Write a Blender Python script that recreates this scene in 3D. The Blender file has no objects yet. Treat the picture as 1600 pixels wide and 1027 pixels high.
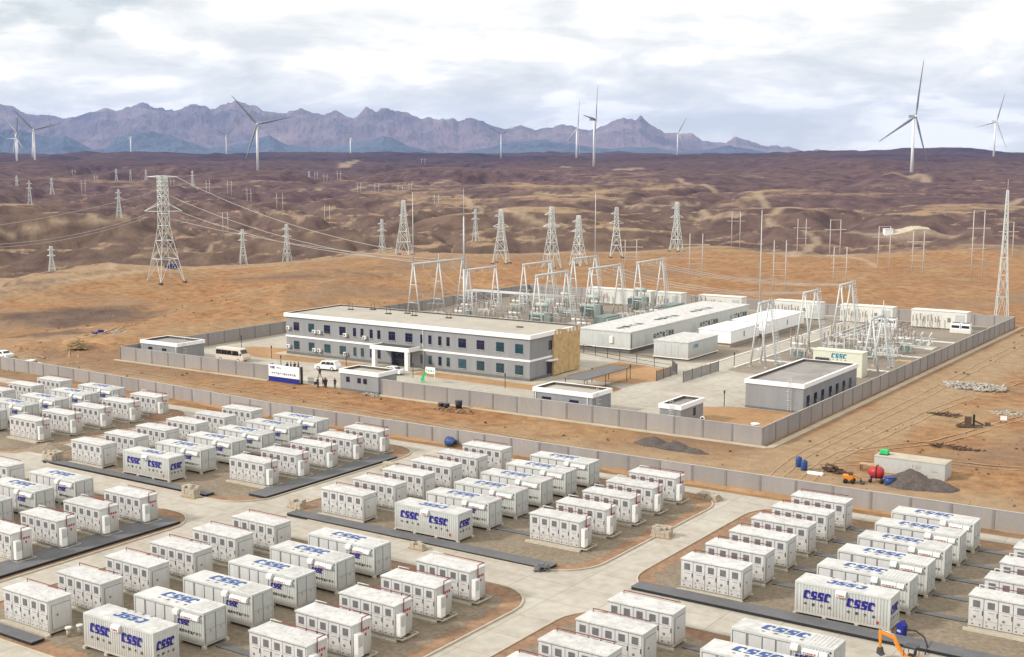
import bpy, bmesh, math, random
import numpy as np
from mathutils import Vector, Matrix
R = math.radians
PI = math.pi
random.seed(7)
scene = bpy.context.scene

# ---------------------------------------------------------------- camera
# X runs along the compound walls (to the right), Y across them (away); metres
FPX, HZ, CAMH = 2010.0, 240.0, 40.0
PITCH = math.atan((513.5 - HZ) / FPX)
YAW = R(34.0)
cam_d = bpy.data.cameras.new("camera")
cam_d.sensor_width = 36.0
cam_d.lens = 36.0 * FPX / 1600.0
cam_d.clip_start = 1.0
cam_d.clip_end = 90000.0
cam = bpy.data.objects.new("camera", cam_d)
scene.collection.objects.link(cam)
cam.location = (0, 0, CAMH)
cam.rotation_euler = (R(90) - PITCH, 0, YAW)
scene.camera = cam

# ---------------------------------------------------------------- sky
SUN_EL, SUN_AZ = R(33), R(221)      # azimuth of the sun measured from +Y towards +X
w = bpy.data.worlds.new("World")
scene.world = w
w.use_nodes = True
nt = w.node_tree
nt.nodes.clear()
N = nt.nodes.new
L = nt.links.new
out = N("ShaderNodeOutputWorld")
sky = N("ShaderNodeTexSky")
sky.sky_type = 'NISHITA'
sky.sun_disc = False
sky.sun_elevation = SUN_EL
sky.sun_rotation = SUN_AZ
sky.dust_density = 2.0
bg1 = N("ShaderNodeBackground"); bg1.inputs[1].default_value = 0.15
L(sky.outputs[0], bg1.inputs[0])
tc = N("ShaderNodeTexCoord")
mp = N("ShaderNodeMapping"); mp.inputs['Scale'].default_value = (7.0, 7.0, 24.0)
mp.inputs['Location'].default_value = (3.1, 1.7, 0.4)
L(tc.outputs['Generated'], mp.inputs[0])
n1 = N("ShaderNodeTexNoise"); n1.inputs['Scale'].default_value = 1.3; n1.inputs['Detail'].default_value = 7; n1.inputs['Roughness'].default_value = 0.56
n1.inputs['Distortion'].default_value = 0.25
L(mp.outputs[0], n1.inputs['Vector'])
r1 = N("ShaderNodeValToRGB")
e = r1.color_ramp.elements
e[0].position = 0.37; e[0].color = (0.86, 0.87, 0.84, 1)
e[1].position = 0.57; e[1].color = (1.40, 1.36, 1.28, 1)
x = r1.color_ramp.elements.new(0.45); x.color = (1.0, 1.0, 0.95, 1)
x = r1.color_ramp.elements.new(0.50); x.color = (1.10, 1.08, 1.02, 1)
L(n1.outputs[0], r1.inputs[0])
bg2 = N("ShaderNodeBackground"); bg2.inputs[1].default_value = 1.15
L(r1.outputs[0], bg2.inputs[0])
# gaps of thin blue between the clouds
mp2 = N("ShaderNodeMapping"); mp2.inputs['Scale'].default_value = (4.0, 4.0, 13.0); mp2.inputs['Location'].default_value = (7.3, 2.2, 5.5)
L(tc.outputs['Generated'], mp2.inputs[0])
n2 = N("ShaderNodeTexNoise"); n2.inputs['Scale'].default_value = 1.0; n2.inputs['Detail'].default_value = 5
L(mp2.outputs[0], n2.inputs['Vector'])
r2 = N("ShaderNodeValToRGB")
r2.color_ramp.elements[0].position = 0.27; r2.color_ramp.elements[0].color = (0.70, 0.70, 0.70, 1)
r2.color_ramp.elements[1].position = 0.42; r2.color_ramp.elements[1].color = (1, 1, 1, 1)
L(n2.outputs[0], r2.inputs[0])
gap = None
dotn = N("ShaderNodeVectorMath"); dotn.operation = 'DISTANCE'
gx_, gy_ = -720/FPX, 0.0
gdir = Vector((-math.sin(YAW)*1.0 + math.cos(YAW)*gx_, math.cos(YAW) + math.sin(YAW)*gx_, (HZ+10)/FPX)).normalized()
mg = N("ShaderNodeMapping"); mg.inputs['Scale'].default_value = (1, 1, 2.6); L(tc.outputs['Generated'], mg.inputs[0])
nw = N("ShaderNodeTexNoise"); nw.inputs['Scale'].default_value = 22; nw.inputs['Detail'].default_value = 5; L(mg.outputs[0], nw.inputs['Vector'])
dotn.inputs[1].default_value = (gdir.x, gdir.y, gdir.z*2.6); L(mg.outputs[0], dotn.inputs[0])
ga = N("ShaderNodeMath"); ga.operation = 'MULTIPLY_ADD'; ga.inputs[1].default_value = 0.16; L(nw.outputs[0], ga.inputs[0]); L(dotn.outputs['Value'], ga.inputs[2])
gm_ = N("ShaderNodeMapRange"); gm_.inputs[1].default_value = 0.135; gm_.inputs[2].default_value = 0.175; gm_.inputs[3].default_value = 0.45; gm_.inputs[4].default_value = 1.0; L(ga.outputs[0], gm_.inputs[0])
gmul = N("ShaderNodeMath"); gmul.operation = 'MULTIPLY'; L(gm_.outputs[0], gmul.inputs[0]); L(r2.outputs[0], gmul.inputs[1])
mx = N("ShaderNodeMixShader")
L(gmul.outputs[0], mx.inputs[0]); L(bg1.outputs[0], mx.inputs[1]); L(bg2.outputs[0], mx.inputs[2])
L(mx.outputs[0], out.inputs[0])

# ---------------------------------------------------------------- sun (veiled by cloud)
sd = bpy.data.lights.new("sun", 'SUN')
sd.energy = 3.5
sd.angle = R(6)
sd.color = (1.0, 0.96, 0.90)
sun = bpy.data.objects.new("sun", sd)
scene.collection.objects.link(sun)
sv = Vector((math.cos(SUN_EL) * math.sin(SUN_AZ), math.cos(SUN_EL) * math.cos(SUN_AZ), math.sin(SUN_EL)))
sun.rotation_euler = (-sv).to_track_quat('-Z', 'Y').to_euler()

vs = scene.view_settings
vs.view_transform = 'Standard'; vs.look = 'None'; vs.exposure = -0.07; vs.gamma = 1.0
try: vs.use_curve_mapping = False
except Exception: pass
scene.render.engine = 'CYCLES'
scene.cycles.max_bounces = 5
scene.cycles.diffuse_bounces = 3
scene.cycles.volume_bounces = 0
scene.cycles.transparent_max_bounces = 6

# ---------------------------------------------------------------- helpers
COL = scene.collection
def tag(o, label=None, cat=None, group=None, kind=None):
    if label: o['label'] = label
    if cat: o['category'] = cat
    if group: o['group'] = group
    if kind: o['kind'] = kind
    return o
def thing(name, label, cat, loc=(0, 0, 0), rz=0.0, group=None):
    o = bpy.data.objects.new(name, None); COL.objects.link(o)
    o.empty_display_size = 0.5
    o.location = loc; o.rotation_euler = (0, 0, rz)
    return tag(o, label, cat, group)
KIDS = {}
def kids(o):
    return KIDS.get(o.name, [])
def link(o, parent):
    COL.objects.link(o)
    if parent is not None:
        o.parent = parent
        KIDS.setdefault(parent.name, []).append(o)
    return o
def dup(o, loc=None, rz=None, label=None, group=None, parent=None, first=True):
    c = o.copy()
    COL.objects.link(c)
    if parent is not None:
        c.parent = parent
        KIDS.setdefault(parent.name, []).append(c)
    if first:
        if loc is not None: c.location = loc
        if rz is not None: c.rotation_euler = (0, 0, rz)
        if label: c['label'] = label
        if group: c['group'] = group
    for ch in list(kids(o)):
        if ch.name.startswith('number'): continue
        dup(ch, parent=c, first=False)
    return c

class MB:
    def __init__(s): s.v = []; s.f = []; s.sm = []
    def add(s, vs_, fs_, smooth=False):
        n = len(s.v); s.v += [tuple(p) for p in vs_]
        s.f += [tuple(i + n for i in f) for f in fs_]; s.sm += [smooth] * len(fs_)
        return s
    def box(s, x0, x1, y0, y1, z0, z1):
        return s.add([(x0,y0,z0),(x1,y0,z0),(x1,y1,z0),(x0,y1,z0),(x0,y0,z1),(x1,y0,z1),(x1,y1,z1),(x0,y1,z1)],
              [(0,3,2,1),(4,5,6,7),(0,1,5,4),(1,2,6,5),(2,3,7,6),(3,0,4,7)])
    def tube(s, p, q, r, n=6, r2=None, smooth=None, caps=True):
        p = Vector(p); q = Vector(q); d = q - p
        if d.length < 1e-6: return s
        r2 = r if r2 is None else r2
        u = d.orthogonal().normalized(); v_ = d.normalized().cross(u)
        a = [p + (u * math.cos(2*PI*i/n + PI/n) + v_ * math.sin(2*PI*i/n + PI/n)) * r for i in range(n)]
        b = [q + (u * math.cos(2*PI*i/n + PI/n) + v_ * math.sin(2*PI*i/n + PI/n)) * r2 for i in range(n)]
        fs_ = [(i, (i+1) % n, n + (i+1) % n, n + i) for i in range(n)]
        s.add(a + b, fs_, n > 5 if smooth is None else smooth)
        if caps:
            k = len(s.v) - 2*n
            s.f += [tuple(k + i for i in range(n-1, -1, -1)), tuple(k + n + i for i in range(n))]; s.sm += [False, False]
        return s
    def path(s, pts, r, n=6):
        for a, b in zip(pts[:-1], pts[1:]): s.tube(a, b, r, n)
        return s
    def bar(s, p, q, wd): return s.tube(p, q, wd * 0.7, 4, smooth=False)
    def lathe(s, prof, c=(0,0,0), n=12, axis='z', smooth=True):
        vs_ = []
        for (r, z) in prof:
            for i in range(n):
                a = 2*PI*i/n
                x, y = r*math.cos(a), r*math.sin(a)
                P = (x, y, z) if axis == 'z' else ((z, x, y) if axis == 'x' else (x, z, y))
                vs_.append((P[0]+c[0], P[1]+c[1], P[2]+c[2]))
        fs_ = []
        for k in range(len(prof)-1):
            for i in range(n):
                j = (i+1) % n
                fs_.append((k*n+i, k*n+j, (k+1)*n+j, (k+1)*n+i))
        s.add(vs_, fs_, smooth)
        k0 = len(s.v) - len(vs_); m = (len(prof)-1)*n
        s.f += [tuple(k0+i for i in range(n-1,-1,-1)), tuple(k0+m+i for i in range(n))]; s.sm += [False, False]
        return s
    def prism(s, poly, z0, z1, mapf=None):
        n = len(poly)
        mapf = mapf or (lambda u, v_, w_: (u, v_, w_))
        a = [mapf(u, v_, z0) for u, v_ in poly]; b = [mapf(u, v_, z1) for u, v_ in poly]
        s.add(a + b, [tuple(range(n-1, -1, -1)), tuple(range(n, 2*n))] + [(i, (i+1) % n, n+(i+1) % n, n+i) for i in range(n)])
        return s
    def mesh(s, name):
        me = bpy.data.meshes.new(name)
        me.from_pydata(s.v, [], s.f)
        me.polygons.foreach_set('use_smooth', s.sm)
        me.update()
        return me
    def build(s, name, mat, parent=None, bevel=0.0, loc=None):
        me = s.mesh(name)
        if bevel > 0:
            bm = bmesh.new(); bm.from_mesh(me)
            bmesh.ops.bevel(bm, geom=[e_ for e_ in bm.edges], offset=bevel, segments=2, affect='EDGES', profile=0.6, clamp_overlap=True)
            bm.to_mesh(me); bm.free()
        bm = bmesh.new(); bm.from_mesh(me); bmesh.ops.recalc_face_normals(bm, faces=bm.faces); bm.to_mesh(me); bm.free()
        me.materials.append(mat)
        o = bpy.data.objects.new(name, me)
        if loc is not None: o.location = loc
        link(o, parent)
        return o

# ---------------------------------------------------------------- materials
def mat(name, col, rough=0.7, metal=0.0, var=0.12, scale=3.0, col2=None, streak=False, bump=0.0, bscale=8.0, spec=0.3, obj=True, detail=5, rnd=0.0, fine=0.0, fscale=30.0, dust=0.0, joints=0.0):
    m = bpy.data.materials.new(name); m.use_nodes = True
    t = m.node_tree; b = t.nodes['Principled BSDF']
    b.inputs['Roughness'].default_value = rough; b.inputs['Metallic'].default_value = metal
    b.inputs['Specular IOR Level'].default_value = spec
    N_ = t.nodes.new; L_ = t.links.new
    c = N_('ShaderNodeTexCoord')
    mp_ = N_('ShaderNodeMapping')
    mp_.inputs['Scale'].default_value = (scale, scale, scale*0.12 if streak else scale)
    L_(c.outputs['Object'] if obj else c.outputs['Object'], mp_.inputs[0])
    oi = N_('ShaderNodeObjectInfo')
    mm = N_('ShaderNodeMath'); mm.operation = 'MULTIPLY'; mm.inputs[1].default_value = 50
    L_(oi.outputs['Random'], mm.inputs[0])
    n = N_('ShaderNodeTexNoise'); n.noise_dimensions = '4D'; n.inputs['Scale'].default_value = 1; n.inputs['Detail'].default_value = detail; n.inputs['Roughness'].default_value = 0.6
    L_(mp_.outputs[0], n.inputs['Vector']); L_(mm.outputs[0], n.inputs['W'])
    mr = N_('ShaderNodeMapRange'); mr.inputs[1].default_value = 0.3; mr.inputs[2].default_value = 0.7
    L_(n.outputs[0], mr.inputs[0])
    mix = N_('ShaderNodeMix'); mix.data_type = 'RGBA'
    if col2 is None: col2 = tuple(max(0, k*(1-var*2)) for k in col)
    c1 = tuple(min(1, k*(1+var*0.5)) for k in col)
    mix.inputs['A'].default_value = (*col2, 1); mix.inputs['B'].default_value = (*c1, 1)
    L_(mr.outputs[0], mix.inputs['Factor'])
    src = mix.outputs['Result']
    if rnd > 0:
        hs = N_('ShaderNodeHueSaturation'); mr2 = N_('ShaderNodeMapRange')
        mr2.inputs[3].default_value = 1-rnd; mr2.inputs[4].default_value = 1+rnd*0.5
        L_(oi.outputs['Random'], mr2.inputs[0]); L_(mr2.outputs[0], hs.inputs['Value']); L_(src, hs.inputs['Color']); src = hs.outputs[0]
    if fine > 0:
        n3 = N_('ShaderNodeTexNoise'); n3.inputs['Scale'].default_value = fscale; n3.inputs['Detail'].default_value = 4
        L_(c.outputs['Object'], n3.inputs['Vector'])
        mr3 = N_('ShaderNodeMapRange'); mr3.inputs[1].default_value = 0.3; mr3.inputs[2].default_value = 0.7; mr3.inputs[3].default_value = 1-fine; mr3.inputs[4].default_value = 1+fine
        L_(n3.outputs[0], mr3.inputs[0])
        hs3 = N_('ShaderNodeHueSaturation'); L_(mr3.outputs[0], hs3.inputs['Value']); L_(src, hs3.inputs['Color']); src = hs3.outputs[0]
    if dust > 0:
        sx = N_('ShaderNodeSeparateXYZ'); L_(c.outputs['Object'], sx.inputs[0])
        nd = N_('ShaderNodeTexNoise'); nd.noise_dimensions = '4D'; nd.inputs['Scale'].default_value = 1.6; nd.inputs['Detail'].default_value = 5
        L_(c.outputs['Object'], nd.inputs['Vector']); L_(mm.outputs[0], nd.inputs['W'])
        ad = N_('ShaderNodeMath'); ad.operation = 'MULTIPLY_ADD'; ad.inputs[1].default_value = -2.6
        L_(nd.outputs[0], ad.inputs[0]); L_(sx.outputs[2], ad.inputs[2])
        mrd = N_('ShaderNodeMapRange'); mrd.inputs[1].default_value = -1.1; mrd.inputs[2].default_value = 0.9; mrd.inputs[3].default_value = dust; mrd.inputs[4].default_value = 0.0
        L_(ad.outputs[0], mrd.inputs[0])
        md_ = N_('ShaderNodeMix'); md_.data_type = 'RGBA'; md_.inputs['B'].default_value = (0.36, 0.29, 0.215, 1)
        L_(mrd.outputs[0], md_.inputs['Factor']); L_(src, md_.inputs['A']); src = md_.outputs['Result']
    if joints > 0:
        bt = N_('ShaderNodeTexBrick'); bt.offset = 0.0; bt.inputs['Scale'].default_value = 1.0
        bt.inputs['Color1'].default_value = (1, 1, 1, 1); bt.inputs['Color2'].default_value = (0.93, 0.92, 0.91, 1); bt.inputs['Mortar'].default_value = (0.55, 0.52, 0.48, 1)
        bt.inputs['Mortar Size'].default_value = 0.035; bt.inputs['Mortar Smooth'].default_value = 0.4; bt.inputs['Brick Width'].default_value = joints; bt.inputs['Row Height'].default_value = joints*0.9
        L_(c.outputs['Object'], bt.inputs['Vector'])
        st_ = N_('ShaderNodeTexNoise'); st_.inputs['Scale'].default_value = 0.35; st_.inputs['Detail'].default_value = 8; st_.inputs['Roughness'].default_value = 0.7
        L_(c.outputs['Object'], st_.inputs['Vector'])
        ms = N_('ShaderNodeMapRange'); ms.inputs[1].default_value = 0.52; ms.inputs[2].default_value = 0.72; ms.inputs[3].default_value = 0.0; ms.inputs[4].default_value = 0.55
        L_(st_.outputs[0], ms.inputs[0])
        mj = N_('ShaderNodeMix'); mj.data_type = 'RGBA'; mj.blend_type = 'MULTIPLY'; mj.inputs['Factor'].default_value = 1.0
        L_(src, mj.inputs['A']); L_(bt.outputs['Color'], mj.inputs['B'])
        m3 = N_('ShaderNodeMix'); m3.data_type = 'RGBA'; m3.inputs['B'].default_value = (0.33, 0.245, 0.165, 1)
        L_(ms.outputs[0], m3.inputs['Factor']); L_(mj.outputs['Result'], m3.inputs['A']); src = m3.outputs['Result']
    L_(src, b.inputs['Base Color'])
    if bump > 0:
        nb = N_('ShaderNodeTexNoise'); nb.inputs['Scale'].default_value = bscale; nb.inputs['Detail'].default_value = 6
        L_(c.outputs['Object'], nb.inputs['Vector'])
        bp = N_('ShaderNodeBump'); bp.inputs['Strength'].default_value = 1.0; bp.inputs['Distance'].default_value = bump
        L_(nb.outputs[0], bp.inputs['Height']); L_(bp.outputs[0], b.inputs['Normal'])
    return m
M = {}
M['white'] = mat('white_paint', (0.55, 0.565, 0.545), 0.55, var=0.07, scale=1.8, streak=True, rnd=0.07, dust=0.45)
M['white_roof'] = mat('white_roof_paint', (0.61, 0.60, 0.58), 0.65, var=0.13, scale=1.1, rnd=0.07, fine=0.09, fscale=2.5)
M['panel'] = mat('panel_paint', (0.58, 0.575, 0.57), 0.5, var=0.07, scale=2.4, streak=True, dust=0.40)
M['panel_grey'] = mat('panel_grey_paint', (0.49, 0.51, 0.50), 0.5, var=0.06, scale=2.0, dust=0.3)
M['seam'] = mat('dark_seam', (0.23, 0.235, 0.23), 0.7)
M['vent'] = mat('vent_grey', (0.16, 0.155, 0.16), 0.6, var=0.15, scale=6)
M['black'] = mat('black_rubber', (0.022, 0.022, 0.025), 0.6)
M['dark'] = mat('dark_metal', (0.07, 0.07, 0.075), 0.5)
M['redpipe'] = mat('red_pipe', (0.20, 0.02, 0.035), 0.45)
M['darkredpipe'] = mat('dark_red_pipe', (0.20, 0.025, 0.04), 0.5)
M['ac'] = mat('ac_white', (0.76, 0.75, 0.73), 0.45, var=0.03)
M['logo'] = mat('logo_blue', (0.020, 0.015, 0.22), 0.45, var=0.05)
M['logo_roof'] = mat('logo_blue_roof', (0.03, 0.085, 0.27), 0.5, var=0.12, scale=5)
M['teal'] = mat('logo_teal', (0.01, 0.20, 0.32), 0.5)
M['ink'] = mat('ink_dark', (0.03, 0.033, 0.035), 0.6)
M['redink'] = mat('ink_red', (0.45, 0.03, 0.03), 0.6)
M['footing'] = mat('footing_concrete', (0.50, 0.45, 0.36), 0.9, var=0.12, scale=2)
M['concrete'] = mat('road_concrete', (0.47, 0.435, 0.375), 0.9, var=0.09, scale=0.11, bump=0.01, bscale=3, col2=(0.37, 0.335, 0.28), detail=8, fine=0.10, fscale=0.9, joints=5.0)
M['kerb'] = mat('kerb_concrete', (0.50, 0.44, 0.35), 0.9, var=0.10, scale=0.8)
M['gravel'] = mat('pad_gravel', (0.245, 0.195, 0.14), 0.95, var=0.18, scale=0.16, bump=0.03, bscale=6, col2=(0.175, 0.14, 0.10), detail=9, fine=0.22, fscale=2.2)
M['soil'] = mat('orange_soil', (0.30, 0.185, 0.11), 0.95, var=0.2, scale=0.3, bump=0.08, bscale=1.6, col2=(0.21, 0.125, 0.08), detail=9, fine=0.2, fscale=1.4)
M['gravel2'] = mat('switchyard_gravel', (0.27, 0.225, 0.18), 0.95, var=0.12, scale=0.08, bump=0.03, bscale=4, detail=9, fine=0.12, fscale=1.5)
M['bed'] = mat('planting_soil', (0.40, 0.235, 0.115), 0.95, var=0.14, scale=0.15, bump=0.03, bscale=2, detail=8, fine=0.12, fscale=1.2)
M['trench'] = mat('trench_cover_grey', (0.145, 0.145, 0.15), 0.8, var=0.12, scale=0.5, fine=0.08, fscale=3)
M['wallpanel'] = mat('wall_concrete_panel', (0.315, 0.295, 0.29), 0.9, var=0.07, scale=0.7, streak=True, rnd=0.13, fine=0.05, fscale=5, dust=0.35)
M['wallpost'] = mat('wall_concrete_post', (0.235, 0.215, 0.21), 0.9, var=0.1, scale=1)
M['coping'] = mat('wall_coping', (0.47, 0.44, 0.41), 0.9, var=0.08, scale=1)
M['plinth'] = mat('pale_plinth', (0.52, 0.45, 0.34), 0.9, var=0.12, scale=0.5)
M['facade'] = mat('grey_facade', (0.275, 0.28, 0.29), 0.85, var=0.08, scale=0.6, streak=True)
M['facade_dark'] = mat('dark_grey_base', (0.16, 0.155, 0.155), 0.85, var=0.1, scale=1)
M['trim'] = mat('white_trim', (0.84, 0.83, 0.82), 0.6, var=0.03)
M['rooffelt'] = mat('roof_surface', (0.44, 0.40, 0.34), 0.95, var=0.10, scale=0.18, detail=8, fine=0.05, fscale=1.0)
M['rooffelt2'] = mat('roof_surface_grey', (0.33, 0.31, 0.29), 0.95, var=0.16, scale=0.3, detail=8)
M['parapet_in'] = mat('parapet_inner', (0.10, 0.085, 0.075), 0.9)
M['cladding'] = mat('brown_sheeting', (0.56, 0.40, 0.19), 0.85, var=0.25, scale=1.0, bump=0.05, bscale=1.5, col2=(0.38, 0.28, 0.16), fine=0.15, fscale=4)
M['steel'] = mat('galvanised_steel', (0.62, 0.64, 0.64), 0.5, metal=0.15, var=0.08, scale=2)
M['steel_far'] = mat('galvanised_lattice', (0.68, 0.73, 0.72), 0.55, metal=0.1, var=0.08, scale=0.5)
M['hpole'] = mat('pole_pale', (0.55, 0.50, 0.46), 0.7, var=0.08)
M['trafo'] = mat('transformer_green', (0.42, 0.49, 0.46), 0.5, var=0.08)
M['trafo_dark'] = mat('radiator_green', (0.20, 0.25, 0.23), 0.55, var=0.12, scale=3)
M['insul'] = mat('porcelain_brown', (0.33, 0.26, 0.215), 0.35)
M['cream'] = mat('cream_paint', (0.66, 0.66, 0.53), 0.6, var=0.04, scale=1)
M['cream2'] = mat('cream_white_paint', (0.68, 0.67, 0.62), 0.6, var=0.05, scale=1)
M['brightwhite'] = mat('bright_white_paint', (0.86, 0.86, 0.86), 0.5, var=0.02)
M['turbine'] = mat('turbine_white', (0.78, 0.78, 0.78), 0.4, var=0.02, scale=0.1)
M['blade'] = mat('blade_grey', (0.24, 0.25, 0.27), 0.45, var=0.03, scale=0.1)
M['orange'] = mat('machine_orange', (0.75, 0.26, 0.03), 0.4, var=0.1, scale=4)
M['red'] = mat('mixer_red', (0.45, 0.035, 0.035), 0.4, var=0.1, scale=3)
M['blue'] = mat('drum_blue', (0.03, 0.075, 0.22), 0.45, var=0.08)
M['cobalt'] = mat('cobalt_blue', (0.018, 0.025, 0.22), 0.45, var=0.05)
M['green'] = mat('sign_green', (0.03, 0.50, 0.16), 0.5)
M['wood'] = mat('raw_timber', (0.50, 0.36, 0.20), 0.85, var=0.2, scale=3)
M['brick'] = mat('pale_block', (0.47, 0.41, 0.33), 0.9, var=0.15, scale=4)
M['darkpile'] = mat('dark_aggregate', (0.115, 0.095, 0.085), 0.95, var=0.2, scale=0.8, bump=0.06, bscale=4, fine=0.2, fscale=3)
M['rubble'] = mat('pale_rubble', (0.50, 0.46, 0.40), 0.9, var=0.3, scale=2.5, detail=8)
M['scrap'] = mat('scrap_brown', (0.12, 0.075, 0.05), 0.85, var=0.3, scale=3)
M['skin'] = mat('skin', (0.45, 0.28, 0.20), 0.6)
M['cloth_dark'] = mat('dark_cloth', (0.02, 0.02, 0.03), 0.85)
M['cloth_navy'] = mat('navy_cloth', (0.03, 0.03, 0.09), 0.85)
M['cloth_plum'] = mat('plum_cloth', (0.10, 0.02, 0.06), 0.85)
M['cloth_pale'] = mat('pale_cloth', (0.5, 0.42, 0.42), 0.85)
M['hair'] = mat('black_hair', (0.015, 0.012, 0.01), 0.7)
M['carwhite'] = mat('car_paint_white', (0.80, 0.80, 0.80), 0.25, var=0.02, spec=0.5)
M['vanbeige'] = mat('van_paint_beige', (0.62, 0.54, 0.44), 0.35, var=0.04, spec=0.5)
def glass(name, col, rough=0.12):
    m = mat(name, col, rough, var=0.25, scale=0.7, spec=0.6, rnd=0.35)
    return m
M['glass_blue'] = glass('window_glass_navy', (0.012, 0.016, 0.06))
M['glass_teal'] = glass('window_glass_teal', (0.02, 0.075, 0.10))
M['glass_car'] = glass('car_glass', (0.02, 0.025, 0.03), 0.08)
M['wire'] = mat('cable_grey', (0.45, 0.44, 0.43), 0.6)

# ---------------------------------------------------------------- lettering
GC = [(0.15,1),(0.74,1),(0.93,0.86),(0.93,0.60),(0.74,0.60),(0.73,0.72),(0.64,0.79),(0.50,0.72),(0.42,0.50),(0.44,0.32),(0.58,0.17),(0.88,0.17),(0.88,0),(0.10,0),(0,0.10),(0,0.82)]
GS = [(0.20,1),(0.95,1),(0.96,0.62),(0.80,0.60),(0.71,0.78),(0.53,0.77),(0.48,0.65),(0.56,0.55),(0.95,0.55),(0.95,0.10),(0.85,0),(0,0),(0,0.17),(0.45,0.17),(0.52,0.25),(0.44,0.33),(0.06,0.33),(0.03,0.84)]
def logo(mb, u0, v0, h, wd, fn, t=0.012, shear=0.16):
    """four heavy slanted letters from u0, baseline v0, height h, total width wd; fn(u,v,w) -> xyz"""
    p = wd / 4.15
    for i, g in enumerate((GC, GS, GS, GC)):
        poly = [(u0 + i*p + a*p*0.92 + b*shear*h, v0 + b*h) for a, b in g]
        mb.prism(poly, 0.004, t, fn)
TXT = {}
def text_geo(s):
    if s in TXT: return TXT[s]
    cu = bpy.data.curves.new('txt', 'FONT'); cu.body = s; cu.size = 1.0; cu.resolution_u = 2; cu.offset = 0.035
    ob = bpy.data.objects.new('txt', cu); COL.objects.link(ob)
    dg = bpy.context.evaluated_depsgraph_get()
    me = bpy.data.meshes.new_from_object(ob.evaluated_get(dg))
    v = [(p.co.x, p.co.y) for p in me.vertices]; f = [tuple(p.vertices) for p in me.polygons]
    bpy.data.objects.remove(ob); bpy.data.curves.remove(cu); bpy.data.meshes.remove(me)
    if not v: v = [(0,0),(1,0),(1,1),(0,1)]; f = [(0,1,2,3)]
    x0 = min(p[0] for p in v); x1 = max(p[0] for p in v); y0 = min(p[1] for p in v); y1 = max(p[1] for p in v)
    TXT[s] = ([((p[0]-x0)/(x1-x0), (p[1]-y0)/(y1-y0)) for p in v], f, (x1-x0)/(y1-y0))
    return TXT[s]
def text(mb, s, u0, v0, h, wd, fn, off=0.008):
    v, f, asp = text_geo(s)
    wd = wd or h*asp
    mb.add([fn(u0 + a*wd, v0 + b*h, off) for a, b in v], f)
def spaced(mb, s, u0, v0, h, pitch, fn):
    for i, ch in enumerate(s): text(mb, ch, u0 + i*pitch, v0, h, h*0.95, fn)
FRONT = lambda y: (lambda u, v, w_: (u, y - w_, v))                 # on a face looking to -Y
BACKF = lambda y: (lambda u, v, w_: (u, y + w_, v))
RIGHT = lambda x: (lambda u, v, w_: (x + w_, u, v))                 # on a face looking to +X
TOP = lambda z, ox=0, oy=0: (lambda u, v, w_: (ox + u, oy + v, z + w_))
TOPR = lambda z, ox=0, oy=0: (lambda u, v, w_: (ox - u, oy - v, z + w_))
# ---------------------------------------------------------------- terrain
SUNSET = None
VF = np.array([-math.sin(YAW), math.cos(YAW)])        # horizontal view direction
VR = np.array([math.cos(YAW), math.sin(YAW)])         # to the right
def _hash(ix, iy, seed):
    h = (ix.astype(np.int64)*374761393 + iy.astype(np.int64)*668265263 + seed*1442695041) & 0x7fffffff
    h = ((h ^ (h >> 13))*1274126177) & 0x7fffffff
    h = (h ^ (h >> 16)) & 0xffff
    return h / 65535.0
def noise(x, y, seed=0):
    ix = np.floor(x); iy = np.floor(y); fx = x-ix; fy = y-iy
    fx = fx*fx*fx*(fx*(fx*6-15)+10); fy = fy*fy*fy*(fy*(fy*6-15)+10)
    a = _hash(ix, iy, seed); b = _hash(ix+1, iy, seed); c = _hash(ix, iy+1, seed); d = _hash(ix+1, iy+1, seed)
    return ((a*(1-fx)+b*fx)*(1-fy) + (c*(1-fx)+d*fx)*fy)*2-1
def fbm(x, y, wl, octv=5, seed=0, gain=0.5, ridged=False):
    s = 0; a = 1.0; t = 0
    for k in range(octv):
        ca, sa = math.cos(k*0.9+seed), math.sin(k*0.9+seed)
        n = noise((x*ca-y*sa)/wl+17.3*k, (x*sa+y*ca)/wl-9.1*k, seed+k*7)
        if ridged: n = 1-2*np.abs(n)
        s = s+a*n; t += a; a *= gain; wl = wl/2.03
    return s/t
def sstep(a, b, x):
    t = np.clip((x-a)/(b-a), 0, 1); return t*t*(3-2*t)
def az_of(x, y):
    return x*VR[0]+y*VR[1], x*VF[0]+y*VF[1]
def crest_d(u, v):
    return np.interp(800+FPX*u/np.maximum(v, 1), [-400, 0, 150, 330, 540, 850, 1150, 1600, 2200], [380, 385, 410, 440, 480, 500, 520, 520, 520])
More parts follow.
